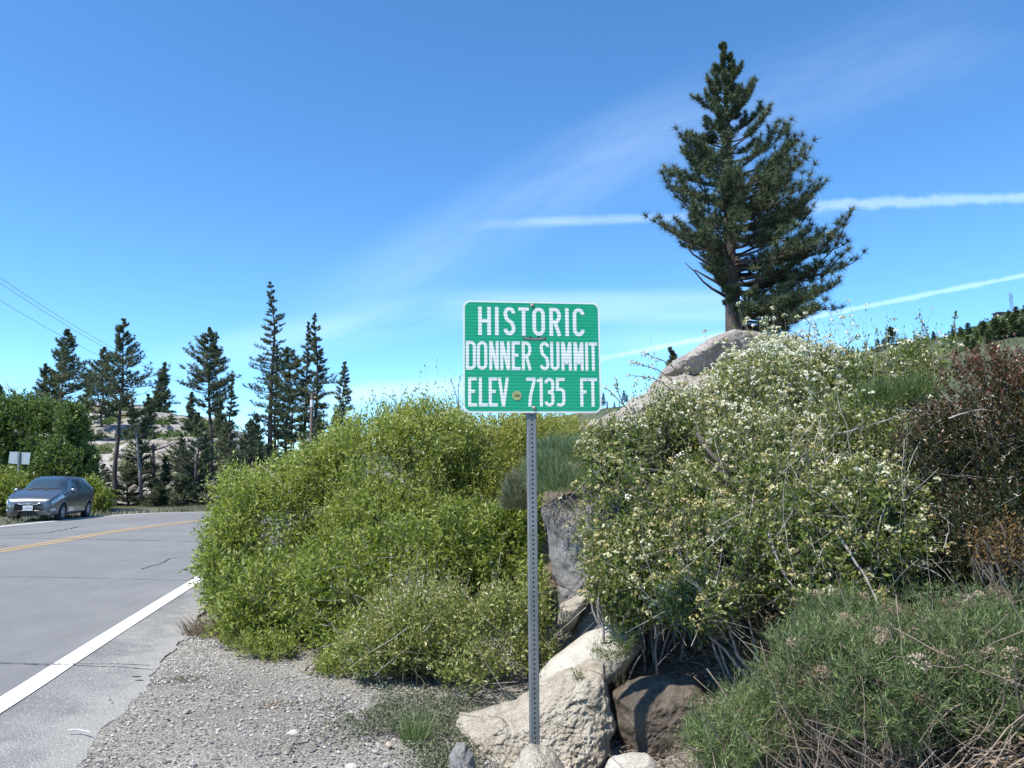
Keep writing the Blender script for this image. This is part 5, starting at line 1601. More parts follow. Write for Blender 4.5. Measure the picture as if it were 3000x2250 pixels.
# ------------------------------------------------------------------ lettering
def glyph(ch, W, Hh, st):
    a = st / 2
    x0, x1, y0, y1 = a, W - a, a, Hh - a
    cx, yc = W / 2, Hh / 2
    r = (x1 - x0) / 2

    def arc(cx_, cy_, rx, ry, d0, d1, n=12):
        return [(cx_ + rx * math.cos(R(d0 + (d1 - d0) * i / n)), cy_ + ry * math.sin(R(d0 + (d1 - d0) * i / n))) for i in range(n + 1)]
    ry = r * 1.15
    if ch == 'H': return [[(x0, 0), (x0, Hh)], [(x1, 0), (x1, Hh)], [(x0, yc), (x1, yc)]]
    if ch == 'I': return [[(cx, 0), (cx, Hh)]]
    if ch == 'T': return [[(0, y1), (W, y1)], [(cx, 0), (cx, Hh)]]
    if ch == 'L': return [[(x0, Hh), (x0, 0)], [(x0, y0), (W, y0)]]
    if ch == 'E': return [[(x0, Hh), (x0, 0)], [(x0, y0), (W, y0)], [(x0, y1), (W * .96, y1)], [(x0, yc + a * .3), (W * .78, yc + a * .3)]]
    if ch == 'F': return [[(x0, Hh), (x0, 0)], [(x0, y1), (W, y1)], [(x0, yc + a * .3), (W * .82, yc + a * .3)]]
    if ch == 'V': return [[(x0 - a * .1, Hh), (cx, 0)], [(x1 + a * .1, Hh), (cx, 0)]]
    if ch == 'N': return [[(x0, 0), (x0, Hh)], [(x1, 0), (x1, Hh)], [(x0 + a * .3, Hh - a * .4), (x1 - a * .3, a * .4)]]
    if ch == 'M': return [[(x0, 0), (x0, Hh)], [(x1, 0), (x1, Hh)], [(x0 + a * .3, Hh - a * .4), (cx, Hh * .22)], [(x1 - a * .3, Hh - a * .4), (cx, Hh * .22)]]
    if ch == 'U': return [[(x0, Hh)] + arc(cx, y0 + ry, r, ry, 180, 360) + [(x1, Hh)]]
    if ch == 'O': return [arc(cx, y1 - ry, r, ry, 0, 180) + arc(cx, y0 + ry, r, ry, 180, 360) + [(x1, y1 - ry), (x1, y1 - ry + 1e-4)]]
    if ch == 'C': return [arc(cx, y1 - ry, r, ry, 0, 180) + arc(cx, y0 + ry, r, ry, 180, 360)]
    if ch == 'D': return [[(x0, 0), (x0, Hh)], [(x0, y1)] + arc(x1 - r, y1 - ry, r, ry, 90, 0, 8) + arc(x1 - r, y0 + ry, r, ry, 0, -90, 8) + [(x0, y0)]]
    if ch == 'R':
        ym = yc - a * .1
        rr = (y1 - ym) / 2
        return [[(x0, 0), (x0, Hh)], [(x0, y1)] + arc(x1 - r, y1 - rr, r, rr, 90, -90, 10) + [(x0, ym)], [(cx - a * .1, ym), (x1 + a * .1, 0)]]
    if ch == 'S':
        return [arc(cx, y1 - ry, r, ry, 0, 180) + [(x0, y1 - ry - Hh * .04), (x0 + r * .35, yc + Hh * .07), (x1 - r * .35, yc - Hh * .07), (x1, y0 + ry + Hh * .04)] + arc(cx, y0 + ry, r, ry, 0, -180)]
    if ch == '7': return [[(0, y1), (W, y1)], [(x1 + a * .1, Hh), (x1 - a * .1, Hh - st * 1.3), (W * .44, Hh * .35), (W * .36, 0)]]
    if ch == '1': return [[(x1, 0), (x1, Hh)], [(0, Hh - st * 1.15), (x1, Hh - a * 1.1)]]
    if ch == '3':
        rr = (y1 - yc) / 2
        return [arc(cx, y1 - ry, r, ry, 180, 0) + [(x1, yc + ry * .7)] + [(cx + r * .75, yc + ry * .2), (cx - a, yc)], [(cx - a, yc)] + [(cx + r * .75, yc - ry * .2), (x1, yc - ry * .7)] + arc(cx, y0 + ry, r, ry, 0, -175)]
    if ch == '5':
        t_ = yc + Hh * .1
        return [[(x0 + a * .2, y1), (W * .97, y1)], [(x0 + a * .2, Hh), (x0, t_ - a)], [(x0, t_)] + arc(cx, t_ - ry, r, ry, 90, 0, 8) + arc(cx, y0 + ry, r, ry, 0, -110, 10) + [(x0 - a * .3, y0 * 1.2)]]
    return []


def strokes(lines, st, z):
    """ribbons of even width with mitred joints; each stroke sits a hair above the last so none share a plane"""
    V, Fq = [], []
    for k, ln in enumerate(lines):
        p = np.array(ln, float)
        n = len(p)
        d = np.diff(p, axis=0); d /= np.maximum(np.linalg.norm(d, axis=1), 1e-9)[:, None]
        nn = np.stack([-d[:, 1], d[:, 0]], 1)
        m_ = np.vstack([nn[:1], (nn[:-1] + nn[1:]), nn[-1:]])
        ln_ = np.linalg.norm(m_, axis=1)
        m_ = m_ / np.maximum(ln_, .4)[:, None]
        m_[1:-1] *= (1 / np.clip((m_[1:-1] * nn[:-1]).sum(1), .6, 1))[:, None]
        o = len(V)
        zz = z + k * .00012
        for i in range(n):
            V.append((*(p[i] + m_[i] * st / 2), zz)); V.append((*(p[i] - m_[i] * st / 2), zz))
        Fq += [(o + 2 * i, o + 2 * i + 1, o + 2 * i + 3, o + 2 * i + 2) for i in range(n - 1)]
    return V, Fq


# ------------------------------------------------------------------ the green sign
def sheeting(name, ca, cb, rough=.35, per=.0186, dirt=.15):
    """retroreflective sheeting with faint level bands"""
    m, t, b = new_mat(name)
    tcx = t.nodes.new('ShaderNodeTexCoord'); s_ = t.nodes.new('ShaderNodeSeparateXYZ')
    t.links.new(tcx.outputs['Object'], s_.inputs[0])
    y = math_node(t, 'ADD', s_.outputs[1], math_node(t, 'MULTIPLY', noise(t, 2.0), .002))
    fr = math_node(t, 'FRACT', math_node(t, 'DIVIDE', y, per))
    band = math_node(t, 'MULTIPLY', smooth(t, fr, .0, .08), math_node(t, 'SUBTRACT', 1, smooth(t, fr, .46, .54)))
    fr2 = math_node(t, 'FRACT', math_node(t, 'DIVIDE', y, per * 5.3))
    c = mixrgb(t, band, ca, cb)
    c = mixrgb(t, math_node(t, 'MULTIPLY', smooth(t, fr2, .4, .6), .25), c, cb)
    c = mixrgb(t, math_node(t, 'MULTIPLY', noise(t, 9, 6, .7), dirt), c, (.25, .25, .22))
    t.links.new(c, b.inputs['Base Color'])
    b.inputs['Roughness'].default_value = rough
    b.inputs['Specular IOR Level'].default_value = .5
    return m


M['sign_green'] = sheeting('sign_green', (.0, .36, .17), (.0, .255, .125), dirt=.04)
M['sign_white'] = sheeting('sign_white', (.86, .88, .85), (.60, .60, .57), dirt=.12)
M['sign_border'] = sheeting('sign_border', (.86, .88, .84), (.62, .62, .58), per=.0093, dirt=.2)
m, t, b = new_mat('galvanised')
n1 = voro(t, 60, out='Color'); n2 = noise(t, 6, 6, .7, stretch=(1, 1, .3))
c = ramp(t, n2, [(.3, (.13, .14, .14)), (.7, (.25, .255, .25))])
c = mixrgb(t, .25, c, ramp(t, n1, [(0, (.6, .6, .6)), (1, (1.3, 1.3, 1.3))]), 'MULTIPLY')
t.links.new(c, b.inputs['Base Color'])
b.inputs['Metallic'].default_value = .3
b.inputs['Roughness'].default_value = .55
M['galv'] = m
M['alu'] = plain('aluminium_back', (.42, .43, .43), .5, .6, var=.1)
M['rust'] = plain('rusty_bolt', (.34, .27, .23), .6, .5, var=.3, scale=60)

SY = 4.3
pc = P(1560, 1045, SY)                       # centre of the sign panel
sign = empty('elevation_sign', (P(1565, 2190, SY).x, SY, 0), 'green and white road sign with the summit name and elevation on a perforated steel post', 'sign')
ROT = Matrix.Rotation(R(7), 4, 'Z') @ Matrix.Rotation(R(-.5), 4, 'Y')
org = Vector(sign.location)
k_ = .786 / 1665
PW, PH = .786, 1352 * k_


def on_sign(me_o, lift=0):
    """place a mesh drawn in the sign plane (x right, y up, z towards the road)"""
    me_o.parent = sign
    me_o.matrix_basis = Matrix.Translation(-org) @ Matrix.Translation(pc) @ ROT @ Matrix.Rotation(R(90), 4, 'X') @ Matrix.Translation((0, 0, lift))


def rrect(w_, h_, r_, n=8):
    pts = []
    for (sx, sy, a0) in ((1, 1, 0), (-1, 1, 90), (-1, -1, 180), (1, -1, 270)):
        for i in range(n + 1):
            a = R(a0 + 90 * i / n)
            pts.append((sx * (w_ / 2 - r_) + r_ * math.cos(a), sy * (h_ / 2 - r_) + r_ * math.sin(a)))
    return pts


mb = MB()
o_ = rrect(PW, PH, .042)
n = len(o_)
mb.add([(x, y, 0) for x, y in o_] + [(x, y, -.003) for x, y in o_], [tuple(range(n))], 0)
mb.f.append(tuple(range(2 * n - 1, n - 1, -1))); mb.m.append(1)
for i in range(n):
    mb.f.append((i, n + i, n + (i + 1) % n, (i + 1) % n)); mb.m.append(1)
panel = mb.build('panel', [M['sign_border'], M['alu']], None)
on_sign(panel)
mb = MB()
i_ = rrect(PW - .0205, PH - .0205, .034)
mb.add([(x, y, .0006) for x, y in i_], [tuple(range(len(i_)))])
green = mb.build('green_face', M['sign_green'], None)
on_sign(green)
rows = [(75, 420, [('H', 420, 573), ('I', 618, 670), ('S', 725, 868), ('T', 905, 1032), ('O', 1075, 1228), ('R', 1282, 1425), ('I', 1473, 1525), ('C', 1570, 1715)]),
        (494, 840, [('D', 272, 392), ('O', 403, 528), ('N', 550, 665), ('N', 682, 800), ('E', 820, 925), ('R', 942, 1058), ('S', 1160, 1275), ('U', 1287, 1400),
                    ('M', 1422, 1548), ('M', 1572, 1695), ('I', 1711, 1756), ('T', 1762, 1865)]),
        (930, 1276, [('E', 298, 405), ('L', 425, 530), ('E', 542, 650), ('V', 653, 782), ('7', 990, 1105), ('1', 1120, 1190), ('3', 1210, 1330), ('5', 1348, 1462), ('F', 1645, 1740), ('T', 1745, 1855)])]
for rt, rb_, items in rows:
    for ch, xa, xb in items:
        st = (44 if rt == 75 else 37) * k_
        Wd, Hd = (xb - xa) * k_, (rb_ - rt) * k_
        V, Fq = strokes(glyph(ch, Wd, Hd, st), st, 0)
        xo, yo = (xa - 1071) * k_, (676 - rb_) * k_
        me = bpy.data.meshes.new('letter')
        # verts stay in the sign plane so the level bands of the sheeting run through all letters
        me.from_pydata([(a + xo, c_ + yo, z) for a, c_, z in V], [], Fq)
        o = link('letter', me, M['sign_white'])
        on_sign(o, .0014)
# bolts
for (bx_, by_) in ((1075, 52), (1083, 1293)):
    mb = MB()
    mb.lathe([(0.0001, .006), (.006, .0055), (.0095, .0035), (.0115, .0005)], 18, 'z')
    mb.v = [(x + (bx_ - 1071) * k_, y + (676 - by_) * k_, z) for x, y, z in mb.v]
    on_sign(mb.build('bolt', M['rust'], None, True), .0016)
# round sticker with a coiled emblem
M['sticker'] = plain('sticker_olive', (.34, .36, .13), .6, var=.15, scale=40)
M['sticker_rim'] = plain('sticker_rim', (.42, .38, .20), .6, var=.15, scale=40)
M['ink'] = plain('ink_dark', (.05, .06, .04), .6)
M['ink_black'] = plain('sticker_black', (.02, .02, .022), .5)


def disc(r_, z, n=28, ox=0, oy=0, r_in=0):
    if r_in:
        vs = [(ox + q * math.cos(2 * math.pi * i / n), oy + q * math.sin(2 * math.pi * i / n), z) for q in (r_in, r_) for i in range(n)]
        return vs, [(i, n + i, n + (i + 1) % n, (i + 1) % n) for i in range(n)]
    return [(ox + r_ * math.cos(2 * math.pi * i / n), oy + r_ * math.sin(2 * math.pi * i / n), z) for i in range(n)], [tuple(range(n))]


sx_, sy_ = (877 - 1071) * k_, (676 - 1146) * k_
mb = MB()
mb.add(*disc(56 * k_, .0004, ox=sx_, oy=sy_), 0)
mb.add(*disc(56 * k_, .0006, ox=sx_, oy=sy_, r_in=46 * k_), 1)
for i in range(22):
    a = R(i * 360 / 22)
    mb.box((0, 0, .0008), (.0011, .0022, .0001), Matrix.Translation((sx_ + 51 * k_ * math.cos(a), sy_ + 51 * k_ * math.sin(a), 0)) @ Matrix.Rotation(a, 4, 'Z'), 2)
sp_pts = [(sx_ + (6 + 1.1 * i) * k_ * math.cos(i * .62), sy_ + (4 + .75 * i) * k_ * math.sin(i * .62)) for i in range(24)]
V, Fq = strokes([sp_pts, [(sx_ - 36 * k_, sy_ - 14 * k_), (sx_ - 26 * k_, sy_ + 6 * k_), (sx_ - 18 * k_, sy_ - 6 * k_)], [(sx_ + 20 * k_, sy_ + 4 * k_), (sx_ + 30 * k_, sy_ - 12 * k_), (sx_ + 38 * k_, sy_ + 6 * k_)]], 4.5 * k_, .0008)
mb.add(V, Fq, 2)
st_ = mb.build('round_sticker', [M['sticker'], M['sticker_rim'], M['ink']], None)
st_['label'] = 'small round olive sticker with a dark emblem'
on_sign(st_, .0022)


def text_mesh(s, size, mat, name, extr=0):
    cu = bpy.data.curves.new(name, 'FONT')
    cu.body = s; cu.size = size; cu.align_x = 'CENTER'; cu.align_y = 'CENTER'; cu.extrude = extr
    cu.resolution_u = 3
    o = bpy.data.objects.new(name, cu)
    COL.objects.link(o)
    bpy.context.view_layer.update()
    me = bpy.data.meshes.new_from_object(o.evaluated_get(bpy.context.evaluated_depsgraph_get()))
    bpy.data.objects.remove(o)
    return me


# arched sticker with white letters on black and two little towers
word = 'KNUCKLEDRAGGERS'
mb = MB()
bw = 280 * k_
cxs, cys = (1098 - 1071) * k_, (676 - 462) * k_
n = 15
arc_y = lambda u_: .0035 * (2 * u_) ** 2 * 2.2
top = [(cxs + (i / n - .5) * bw, cys + arc_y(i / n - .5) + .0068) for i in range(n + 1)]
bot = [(x, y - .0136) for x, y in top]
mb.add([(x, y, 0) for x, y in top] + [(x, y, 0) for x, y in bot], [(n + 1 + i, n + 2 + i, i + 1, i) for i in range(n)])
for tx in (1050, 1146):
    X_ = (tx - 1071) * k_
    mb.add([(X_ - .0055, cys, -.0002), (X_ + .0055, cys, -.0002), (X_ + .0045, cys + .0175, -.0002), (X_ - .0045, cys + .0175, -.0002)], [(0, 1, 2, 3)])
arch = mb.build('arched_sticker', M['ink_black'], None)
arch['label'] = 'small arched black sticker lettered in pale capitals'
on_sign(arch, .0024)
wm = plain('sticker_letters', (.62, .62, .60), .6)
mb = MB()
for i, ch in enumerate(word):
    u_ = (i + .5) / len(word) - .5
    me = text_mesh(ch, .0125, wm, 'letters')
    ang = math.atan(.0035 * 2.2 * 8 * u_ / bw)
    T_ = Matrix.Translation((cxs + u_ * bw * .95, cys + arc_y(u_ * .95), .0003)) @ Matrix.Rotation(ang, 4, 'Z')
    mb.add([T_ @ v_.co for v_ in me.vertices], [tuple(p.vertices) for p in me.polygons])
lt = mb.build('lettering', wm, None)
on_sign(lt, .0024)

# perforated square post
def perforated(w_, pitch, n, hr, z_start):
    """flat strip (x across, z up) with a row of round holes"""
    V, Fc = [], []
    K = 12
    hw = w_ / 2
    for i in range(n):
        zc = z_start + (i + .5) * pitch
        o = len(V)
        rect = []
        for k in range(K):
            a = 2 * math.pi * k / K
            c, s = math.cos(a), math.sin(a)
            sc = min(hw / max(abs(c), 1e-6), (pitch / 2) / max(abs(s), 1e-6))
            rect.append((c * sc, s * sc))
        ca = math.atan2(pitch / 2, hw)
        for k in range(K):
            a = 2 * math.pi * k / K
            V.append((hr * math.cos(a), 0, zc + hr * math.sin(a)))
        for k in range(K):
            V.append((rect[k][0], 0, zc + rect[k][1]))
        V += [(hw, 0, zc + pitch / 2), (-hw, 0, zc + pitch / 2), (-hw, 0, zc - pitch / 2), (hw, 0, zc - pitch / 2)]
        cor = {0: o + 2 * K, 1: o + 2 * K + 1, 2: o + 2 * K + 2, 3: o + 2 * K + 3}
        angs = [2 * math.pi * k / K for k in range(K)]
        corner_ang = [ca, math.pi - ca, math.pi + ca, 2 * math.pi - ca]
        for k in range(K):
            k2 = (k + 1) % K
            a0, a1 = angs[k], angs[k] + 2 * math.pi / K
            ins = [cor[j] for j in range(4) if a0 < corner_ang[j] < a1]
            Fc.append(tuple([o + k, o + K + k] + ins + [o + K + k2, o + k2]))
    return V, Fc


PT = 2.38                                     # height of the post top
pw = .0508
npch = int((PT + .32) / .0254)
mb = MB()
for side, rot in enumerate((0, 90, 180, 270)):
    M_ = Matrix.Rotation(R(rot), 4, 'Z') @ Matrix.Translation((0, -pw / 2, 0))
    V, Fc = perforated(pw - .008, .0254, npch, .0056, -.30)
    mb.add([M_ @ Vector(v_) for v_ in V], Fc)
    # rounded corner
    cs = []
    for j in range(5):
        a = R(-90 + 90 * j / 4)
        cs.append((pw / 2 - .004 + .004 * math.cos(a), -pw / 2 + .004 + .004 * math.sin(a)))
    Mz = Matrix.Rotation(R(rot), 4, 'Z')
    V = [Mz @ Vector((x, y, z)) for z in (-.30, -.30 + npch * .0254) for x, y in cs]
    mb.add(V, [(j, j + 1, 6 + j, 5 + j) for j in range(4)])
post = mb.build('post', M['galv'], None)
solid = post.modifiers.new('wall', 'SOLIDIFY'); solid.thickness = .002; solid.offset = -1
pb = P(1567, 2190, SY)
tp_ = P(1557, 1210, SY)
lean_a = math.atan2(tp_.x - pb.x, tp_.z - pb.z)
post.parent = sign
post.matrix_basis = Matrix.Translation(-org) @ Matrix.Translation((pb.x, SY + .036, 0)) @ Matrix.Rotation(lean_a, 4, 'Y') @ Matrix.Rotation(R(8), 4, 'Z')

# ------------------------------------------------------------------ blank back of the far sign
fs = P(57, 1342, 32.6)
fg = empty('road_sign', (fs.x, fs.y, 0), 'blank grey back of a road sign on a slim post behind the parked car', 'sign')
mb = MB(); mb.box((0, 0, 0), (.98, .004, .50), Matrix.Translation((0, 0, fs.z)) @ Matrix.Rotation(R(3), 4, 'Y') @ Matrix.Rotation(R(-8), 4, 'Z'))
mb.build('panel', M['alu'], fg)
mb = MB(); mb.box((0, 0, 0), (.085, .05, fs.z + .60), Matrix.Translation((.03, -.045, (fs.z + .55) / 2 - .3)) @ Matrix.Rotation(R(-1.5), 4, 'Y'))
mb.build('post', M['galv'], fg)

# ------------------------------------------------------------------ snow pole and utility things
sp0 = P(915, 1152, 12.5)
poleg = empty('snow_pole', (sp0.x, 12.5, 0), 'tall dark brown snow pole with pale reflective bands behind the willow', 'pole')
mb = MB(); mb.tube([(0, 0, -.2), (0, 0, sp0.z - 0.0)], .030, 10); mb.build('pole', plain('brown_pole', (.045, .03, .026), .6, .3, scale=5), poleg, True)
for ya, yb in ((1172, 1192), (1360, 1373)):
    za, zb = P(915, ya, 12.5).z, P(915, yb, 12.5).z
    mb = MB(); mb.lathe([(.0325, zb), (.0325, za)], 12, 'z'); mb.build('reflective_band', plain('pale_band', (.55, .56, .55), .4), poleg, True)
ub = P(838, 1277, 60)
ug = empty('utility_box', (ub.x, 60, hill_at(ub.x, 60)), 'greenish utility box on legs with a wooden pole under the broad topped pine', 'utility box')
gz = hill_at(ub.x, 60)
hz = ub.z - gz
gm = plain('box_green', (.17, .23, .20), .6)
mb = MB(); mb.box((0, 0, hz), (1.5, .9, .50)); mb.build('box', gm, ug)
mb = MB()
for i in range(5): mb.box((-.55 + .27 * i, -.46, hz + .02), (.03, .03, .42))
mb.build('ribs', gm, ug)
mb = MB()
for i in range(3): mb.tube([(-.4 + .35 * i, 0, hz + .25), (-.4 + .35 * i, 0, hz + .45)], .07, 8)
mb.build('insulators', gm, ug)
for i in (-1, 1):
    mb = MB(); mb.tube([(i * .6, 0, -1), (i * .6, 0, hz - .25)], .07, 8); mb.build('leg', M['bark_grey'], ug)
mb = MB(); mb.tube([(.25, .6, -1), (.25, .6, hz + 2.2)], .09, 8); mb.build('pole', M['bark_grey'], ug)

wm_ = plain('wire_dark', (.05, .055, .06), .6)
for k, (a, b_) in enumerate((((-260, 672), (620, 1152)), ((-260, 690), (620, 1160)), ((-260, 758), (620, 1172)))):
    A, B = P(*a, 42), P(*b_, 105)
    pts_ = []
    for i in range(17):
        f_ = i / 16
        p_ = A.lerp(B, f_)
        p_.z -= 4 * 1.6 * f_ * (1 - f_) - .0
        pts_.append(p_ - A)
    # sag pulls the middle down; lift both ends to keep the line where it is seen
    mb = MB(); mb.tube([p_ + Vector((0, 0, .8)) for p_ in pts_], .013, 5)
    tag(mb.build('power_line', wm_, None, True, tuple(A)), ['uppermost thin power line running down behind the bushy leaning pine', 'middle power line close below the uppermost one', 'lowest power line, well apart from the other two'][k], 'power line', 'power lines across the sky')
mb = MB(); A, B = P(640, 1150, 100), P(900, 1215, 130)
mb.tube([(0, 0, 0), B - A], .015, 5)
tag(mb.build('power_line', wm_, None, True, tuple(A)), 'faint power line passing behind the tallest spire conifer', 'power line', 'power lines across the sky')

# ------------------------------------------------------------------ far hill: trees, mast, hut
def small_conifer(name, Ht, seed, mx, k=.8, tiers=26, per=9):
    rng = np.random.default_rng(seed)
    n = tiers * per
    q = rng.random(n) ** .8
    z = Ht * (.10 + .9 * q)
    a = rng.random(n) * 6.283
    L_ = (mx * (1 - q) ** k + .15) * (.6 + .6 * rng.random(n))
    d = np.stack([np.cos(a), np.sin(a), -.15 + .45 * rng.random(n)], 1)
    C = np.stack([0 * z, 0 * z, z], 1)
    V, Ft = [], []
    for f0, f1 in ((.1, .6), (.5, 1.05)):
        p0 = C + d * (L_ * f0)[:, None]; p1 = C + d * (L_ * f1)[:, None]
        s = np.stack([-np.sin(a), np.cos(a), rng.normal(size=n) * .5], 1) * (.10 * mx + .14) * (1 - f0 * .4)
        V.append(np.stack([p0, (p0 + p1) / 2 + s, p1, (p0 + p1) / 2 - s], 1))
    V = np.concatenate(V).reshape(-1, 3)
    i = np.arange(len(V) // 4)[:, None] * 4
    Ft = np.concatenate([i + np.array([[0, 1, 2]]), i + np.array([[0, 2, 3]])])
    me = mesh_np('crown', V, Ft, attr=np.repeat(np.clip(.4 + .2 * rng.normal(size=len(V) // 4), 0, 1), 4))
    me.materials.append(M['needle_bg'])
    tb = MB(); tb.tube([(0, 0, -.3), (0, 0, Ht * .9)], [Ht * .018, .04], 6)
    tm = tb.mesh('trunk'); tm.materials.append(M['bark'])
    return me, tm


protos = [small_conifer('a', 8, 1, 1.9), small_conifer('b', 8, 2, 2.6, .6, 30), small_conifer('c', 8, 3, 1.3), small_conifer('d', 8, 4, 3.1, .45, 22, 12)]
far_trees = [(2610, 1000, 60, 3, 356), (2572, 1018, 42, 1, 350), (2680, 985, 30, 0, 355), (2640, 1008, 22, 2, 345), (2734, 975, 30, 1, 356), (2790, 950, 40, 0, 352), (2812, 945, 34, 1, 350), (2768, 968, 20, 0, 354),
             (2835, 940, 36, 3, 350), (2700, 994, 14, 2, 350), (2555, 1030, 24, 1, 350), (2590, 1012, 36, 1, 352), (2495, 1045, 32, 0, 350), (2480, 1050, 26, 2, 352), (2513, 1040, 30, 0, 350), (2462, 1052, 30, 0, 350),
             (2445, 1055, 20, 1, 350), (2425, 1065, 34, 0, 348), (2410, 1070, 24, 1, 352), (2392, 1075, 40, 0, 345), (2370, 1080, 24, 2, 350), (2350, 1085, 30, 1, 350), (2328, 1090, 34, 0, 350), (2310, 1095, 22, 2, 350),
             (2880, 955, 52, 3, 335), (2915, 968, 70, 3, 325), (2940, 965, 58, 1, 325), (2972, 965, 72, 3, 322), (2995, 960, 60, 1, 320), (2895, 985, 46, 3, 318), (2850, 990, 46, 3, 315), (2955, 930, 34, 1, 350),
             (2978, 920, 34, 3, 352), (3010, 930, 50, 3, 345), (2860, 960, 30, 1, 335), (2832, 972, 34, 3, 330), (2925, 940, 24, 1, 345), (2836, 1040, 44, 0, 290), (2856, 1038, 42, 0, 288), (2870, 1042, 36, 1, 286), (2800, 1006, 24, 3, 320),
             (1768, 1192, 46, 0, 250), (1780, 1200, 30, 2, 250), (1828, 1180, 42, 0, 240), (1836, 1180, 30, 0, 242), (1856, 1175, 22, 2, 240), (1800, 1195, 22, 0, 245), (1815, 1190, 18, 2, 243), (1750, 1210, 44, 0, 250)]
near_names = [(2700, 'over the blossoming shrubs on the far ridge'), (2870, 'on the far ridge beside the tall leafy shoot'), (3100, 'on the steep far hillside under the mast')]
M2 = []
for i, (px, by_, hp, pr, Y) in enumerate(far_trees):
    f = P(px, by_, Y)
    hgt = hp / F * Y
    cat_l = ('small distant conifer in the dark line past the sign edge' if px < 2000 else
             'small distant conifer in the line along the far ridge' if px < 2540 else
             'distant conifer on the far skyline before the mast' if px < 2825 and Y > 330 else
             'distant conifer low on the bare far slope' if Y < 300 or px == 2800 else 'distant conifer in the grove under the mast')
    grp = cat_l.replace('small ', '').replace('conifer', 'conifers')
    zf = far_at(f.x, Y) if px > 2000 else f.z
    r_ = empty('distant_conifer', (f.x, Y, min(zf, f.z + 1.5) - .3), cat_l, 'tree', grp, rz=i * 1.3)
    cr, tk = protos[pr]
    for nm, me_ in (('crown', cr), ('trunk', tk)):
        o = link(nm, me_, None, r_)
        s_ = hgt / 8
        o.scale = (s_, s_, s_)
# low scrub on the far hillside
rng = np.random.default_rng(66)
nc = 800
sy = rng.uniform(230, 362, nc); sx = sy * rng.uniform(.30, .72, nc)
ok = fbm(np.stack([sx * .02, sy * .02, sx * 0], 1), 4, 41) > .47
sx, sy = sx[ok], sy[ok]; nc = len(sx)
rc = .8 + 1.6 * rng.random(nc)
uu = unit(rng.normal(size=(nc, 26, 3))); uu[..., 2] = np.abs(uu[..., 2]) * .6
C = (np.stack([sx, sy, far_z(sx, sy)], 1)[:, None] + uu * rc[:, None, None]).reshape(-1, 3)
D = unit(rng.normal(size=C.shape)); Nn = unit(np.cross(D, rng.normal(size=C.shape)))
ll = .9 + .8 * rng.random(len(C))
V, Ft, vv = leaf_quads(C, D, Nn, ll, ll * .7, np.clip(.3 + .25 * rng.normal(size=len(C)), 0, 1), tri=True)
tag(link('hillside_scrub', mesh_np('hillside_scrub', V, Ft, attr=vv), M['dark_leaf']), 'dark scrub patches spread over the far hillside', 'scrub', None, 'stuff')
# tower
tw = P(2966, 922, 372)
tg = empty('radio_mast', (tw.x, 372, tw.z - 2), 'thin lattice radio mast with small antennas on the far hilltop', 'mast')
Hm = (922 - 862) / F * 372 + 2
tm_ = plain('mast_steel', (.18, .20, .22), .6, .3)
mb = MB()
for a in range(3):
    an = 2.09 * a
    mb.tube([(1.0 * math.cos(an), 1.0 * math.sin(an), 0), (.55 * math.cos(an), .55 * math.sin(an), Hm)], .09, 5)
mb.build('mast_leg', tm_, tg)
mb = MB()
for i in range(9):
    z1, z2 = Hm * i / 9, Hm * (i + 1) / 9
    r1, r2 = 1.0 - .45 * i / 9, 1.0 - .45 * (i + 1) / 9
    for a in range(3):
        a1, a2 = 2.09 * a, 2.09 * (a + 1)
        mb.tube([(r1 * math.cos(a1), r1 * math.sin(a1), z1), (r2 * math.cos(a2), r2 * math.sin(a2), z2)], .045, 4)
        mb.tube([(r2 * math.cos(a1), r2 * math.sin(a1), z2), (r2 * math.cos(a2), r2 * math.sin(a2), z2)], .045, 4)
mb.build('lattice', tm_, tg)
for i, (dx, z_, h_) in enumerate(((-.75, Hm - 1, 2.2), (.75, Hm - 1.5, 2.2), (0, Hm, 1.8), (-.9, Hm - 3.2, 1.4))):
    mb = MB(); mb.tube([(dx, 0, z_), (dx, 0, z_ + h_)], .13, 6); mb.build('antenna', tm_, tg)
hb = P(2940, 920, 368)
hg = empty('hilltop_hut', (hb.x, 368, hb.z - 2.5), 'low dark flat roofed hut under the radio mast', 'hut')
mb = MB(); mb.box((0, 0, 1.4), (8, 4, 2.8)); mb.build('wall', plain('hut_wall', (.12, .10, .09), .8), hg)
mb = MB(); mb.box((0, 0, 2.95), (9, 5, .3)); mb.build('roof', plain('hut_roof', (.10, .11, .12), .7), hg)
hb = P(2992, 912, 366)
hg = empty('hilltop_hut', (hb.x, 366, hb.z - 3), 'pale roofed hut among the trees next to the radio mast', 'hut')
mb = MB(); mb.box((0, 0, 1.5), (5, 4, 3)); mb.build('wall', plain('hut_wall2', (.2, .18, .16), .8), hg)
mb = MB(); mb.box((0, 0, 3.15), (6, 5, .3)); mb.build('roof', plain('hut_roof2', (.6, .6, .6), .7), hg)
# small blue-green fir beside the cap rock
bg_tree('small dark conifer tip showing beyond the sloping cap rock', 'fir', 1976, 1022, 1100, 34, 22, 131, .02, 0, None, dens=.6)

# ------------------------------------------------------------------ loose stones
def stone_mesh(seed, sub=2):
    import bmesh
    rng = np.random.default_rng(seed)
    bm = bmesh.new()
    bmesh.ops.create_icosphere(bm, subdivisions=sub, radius=1)
    nrm = unit(rng.normal(size=(9, 3))); dd = .62 + .3 * rng.random(9)
    for v_ in bm.verts:
        d = np.array(v_.co); d /= np.linalg.norm(d)
        dots = nrm @ d
        r = min([1.0] + [dd[k] / dots[k] for k in range(9) if dots[k] > .05])
        v_.co = Vector(d * r)
    me = bpy.data.meshes.new('stone'); bm.to_mesh(me); bm.free()
    return me


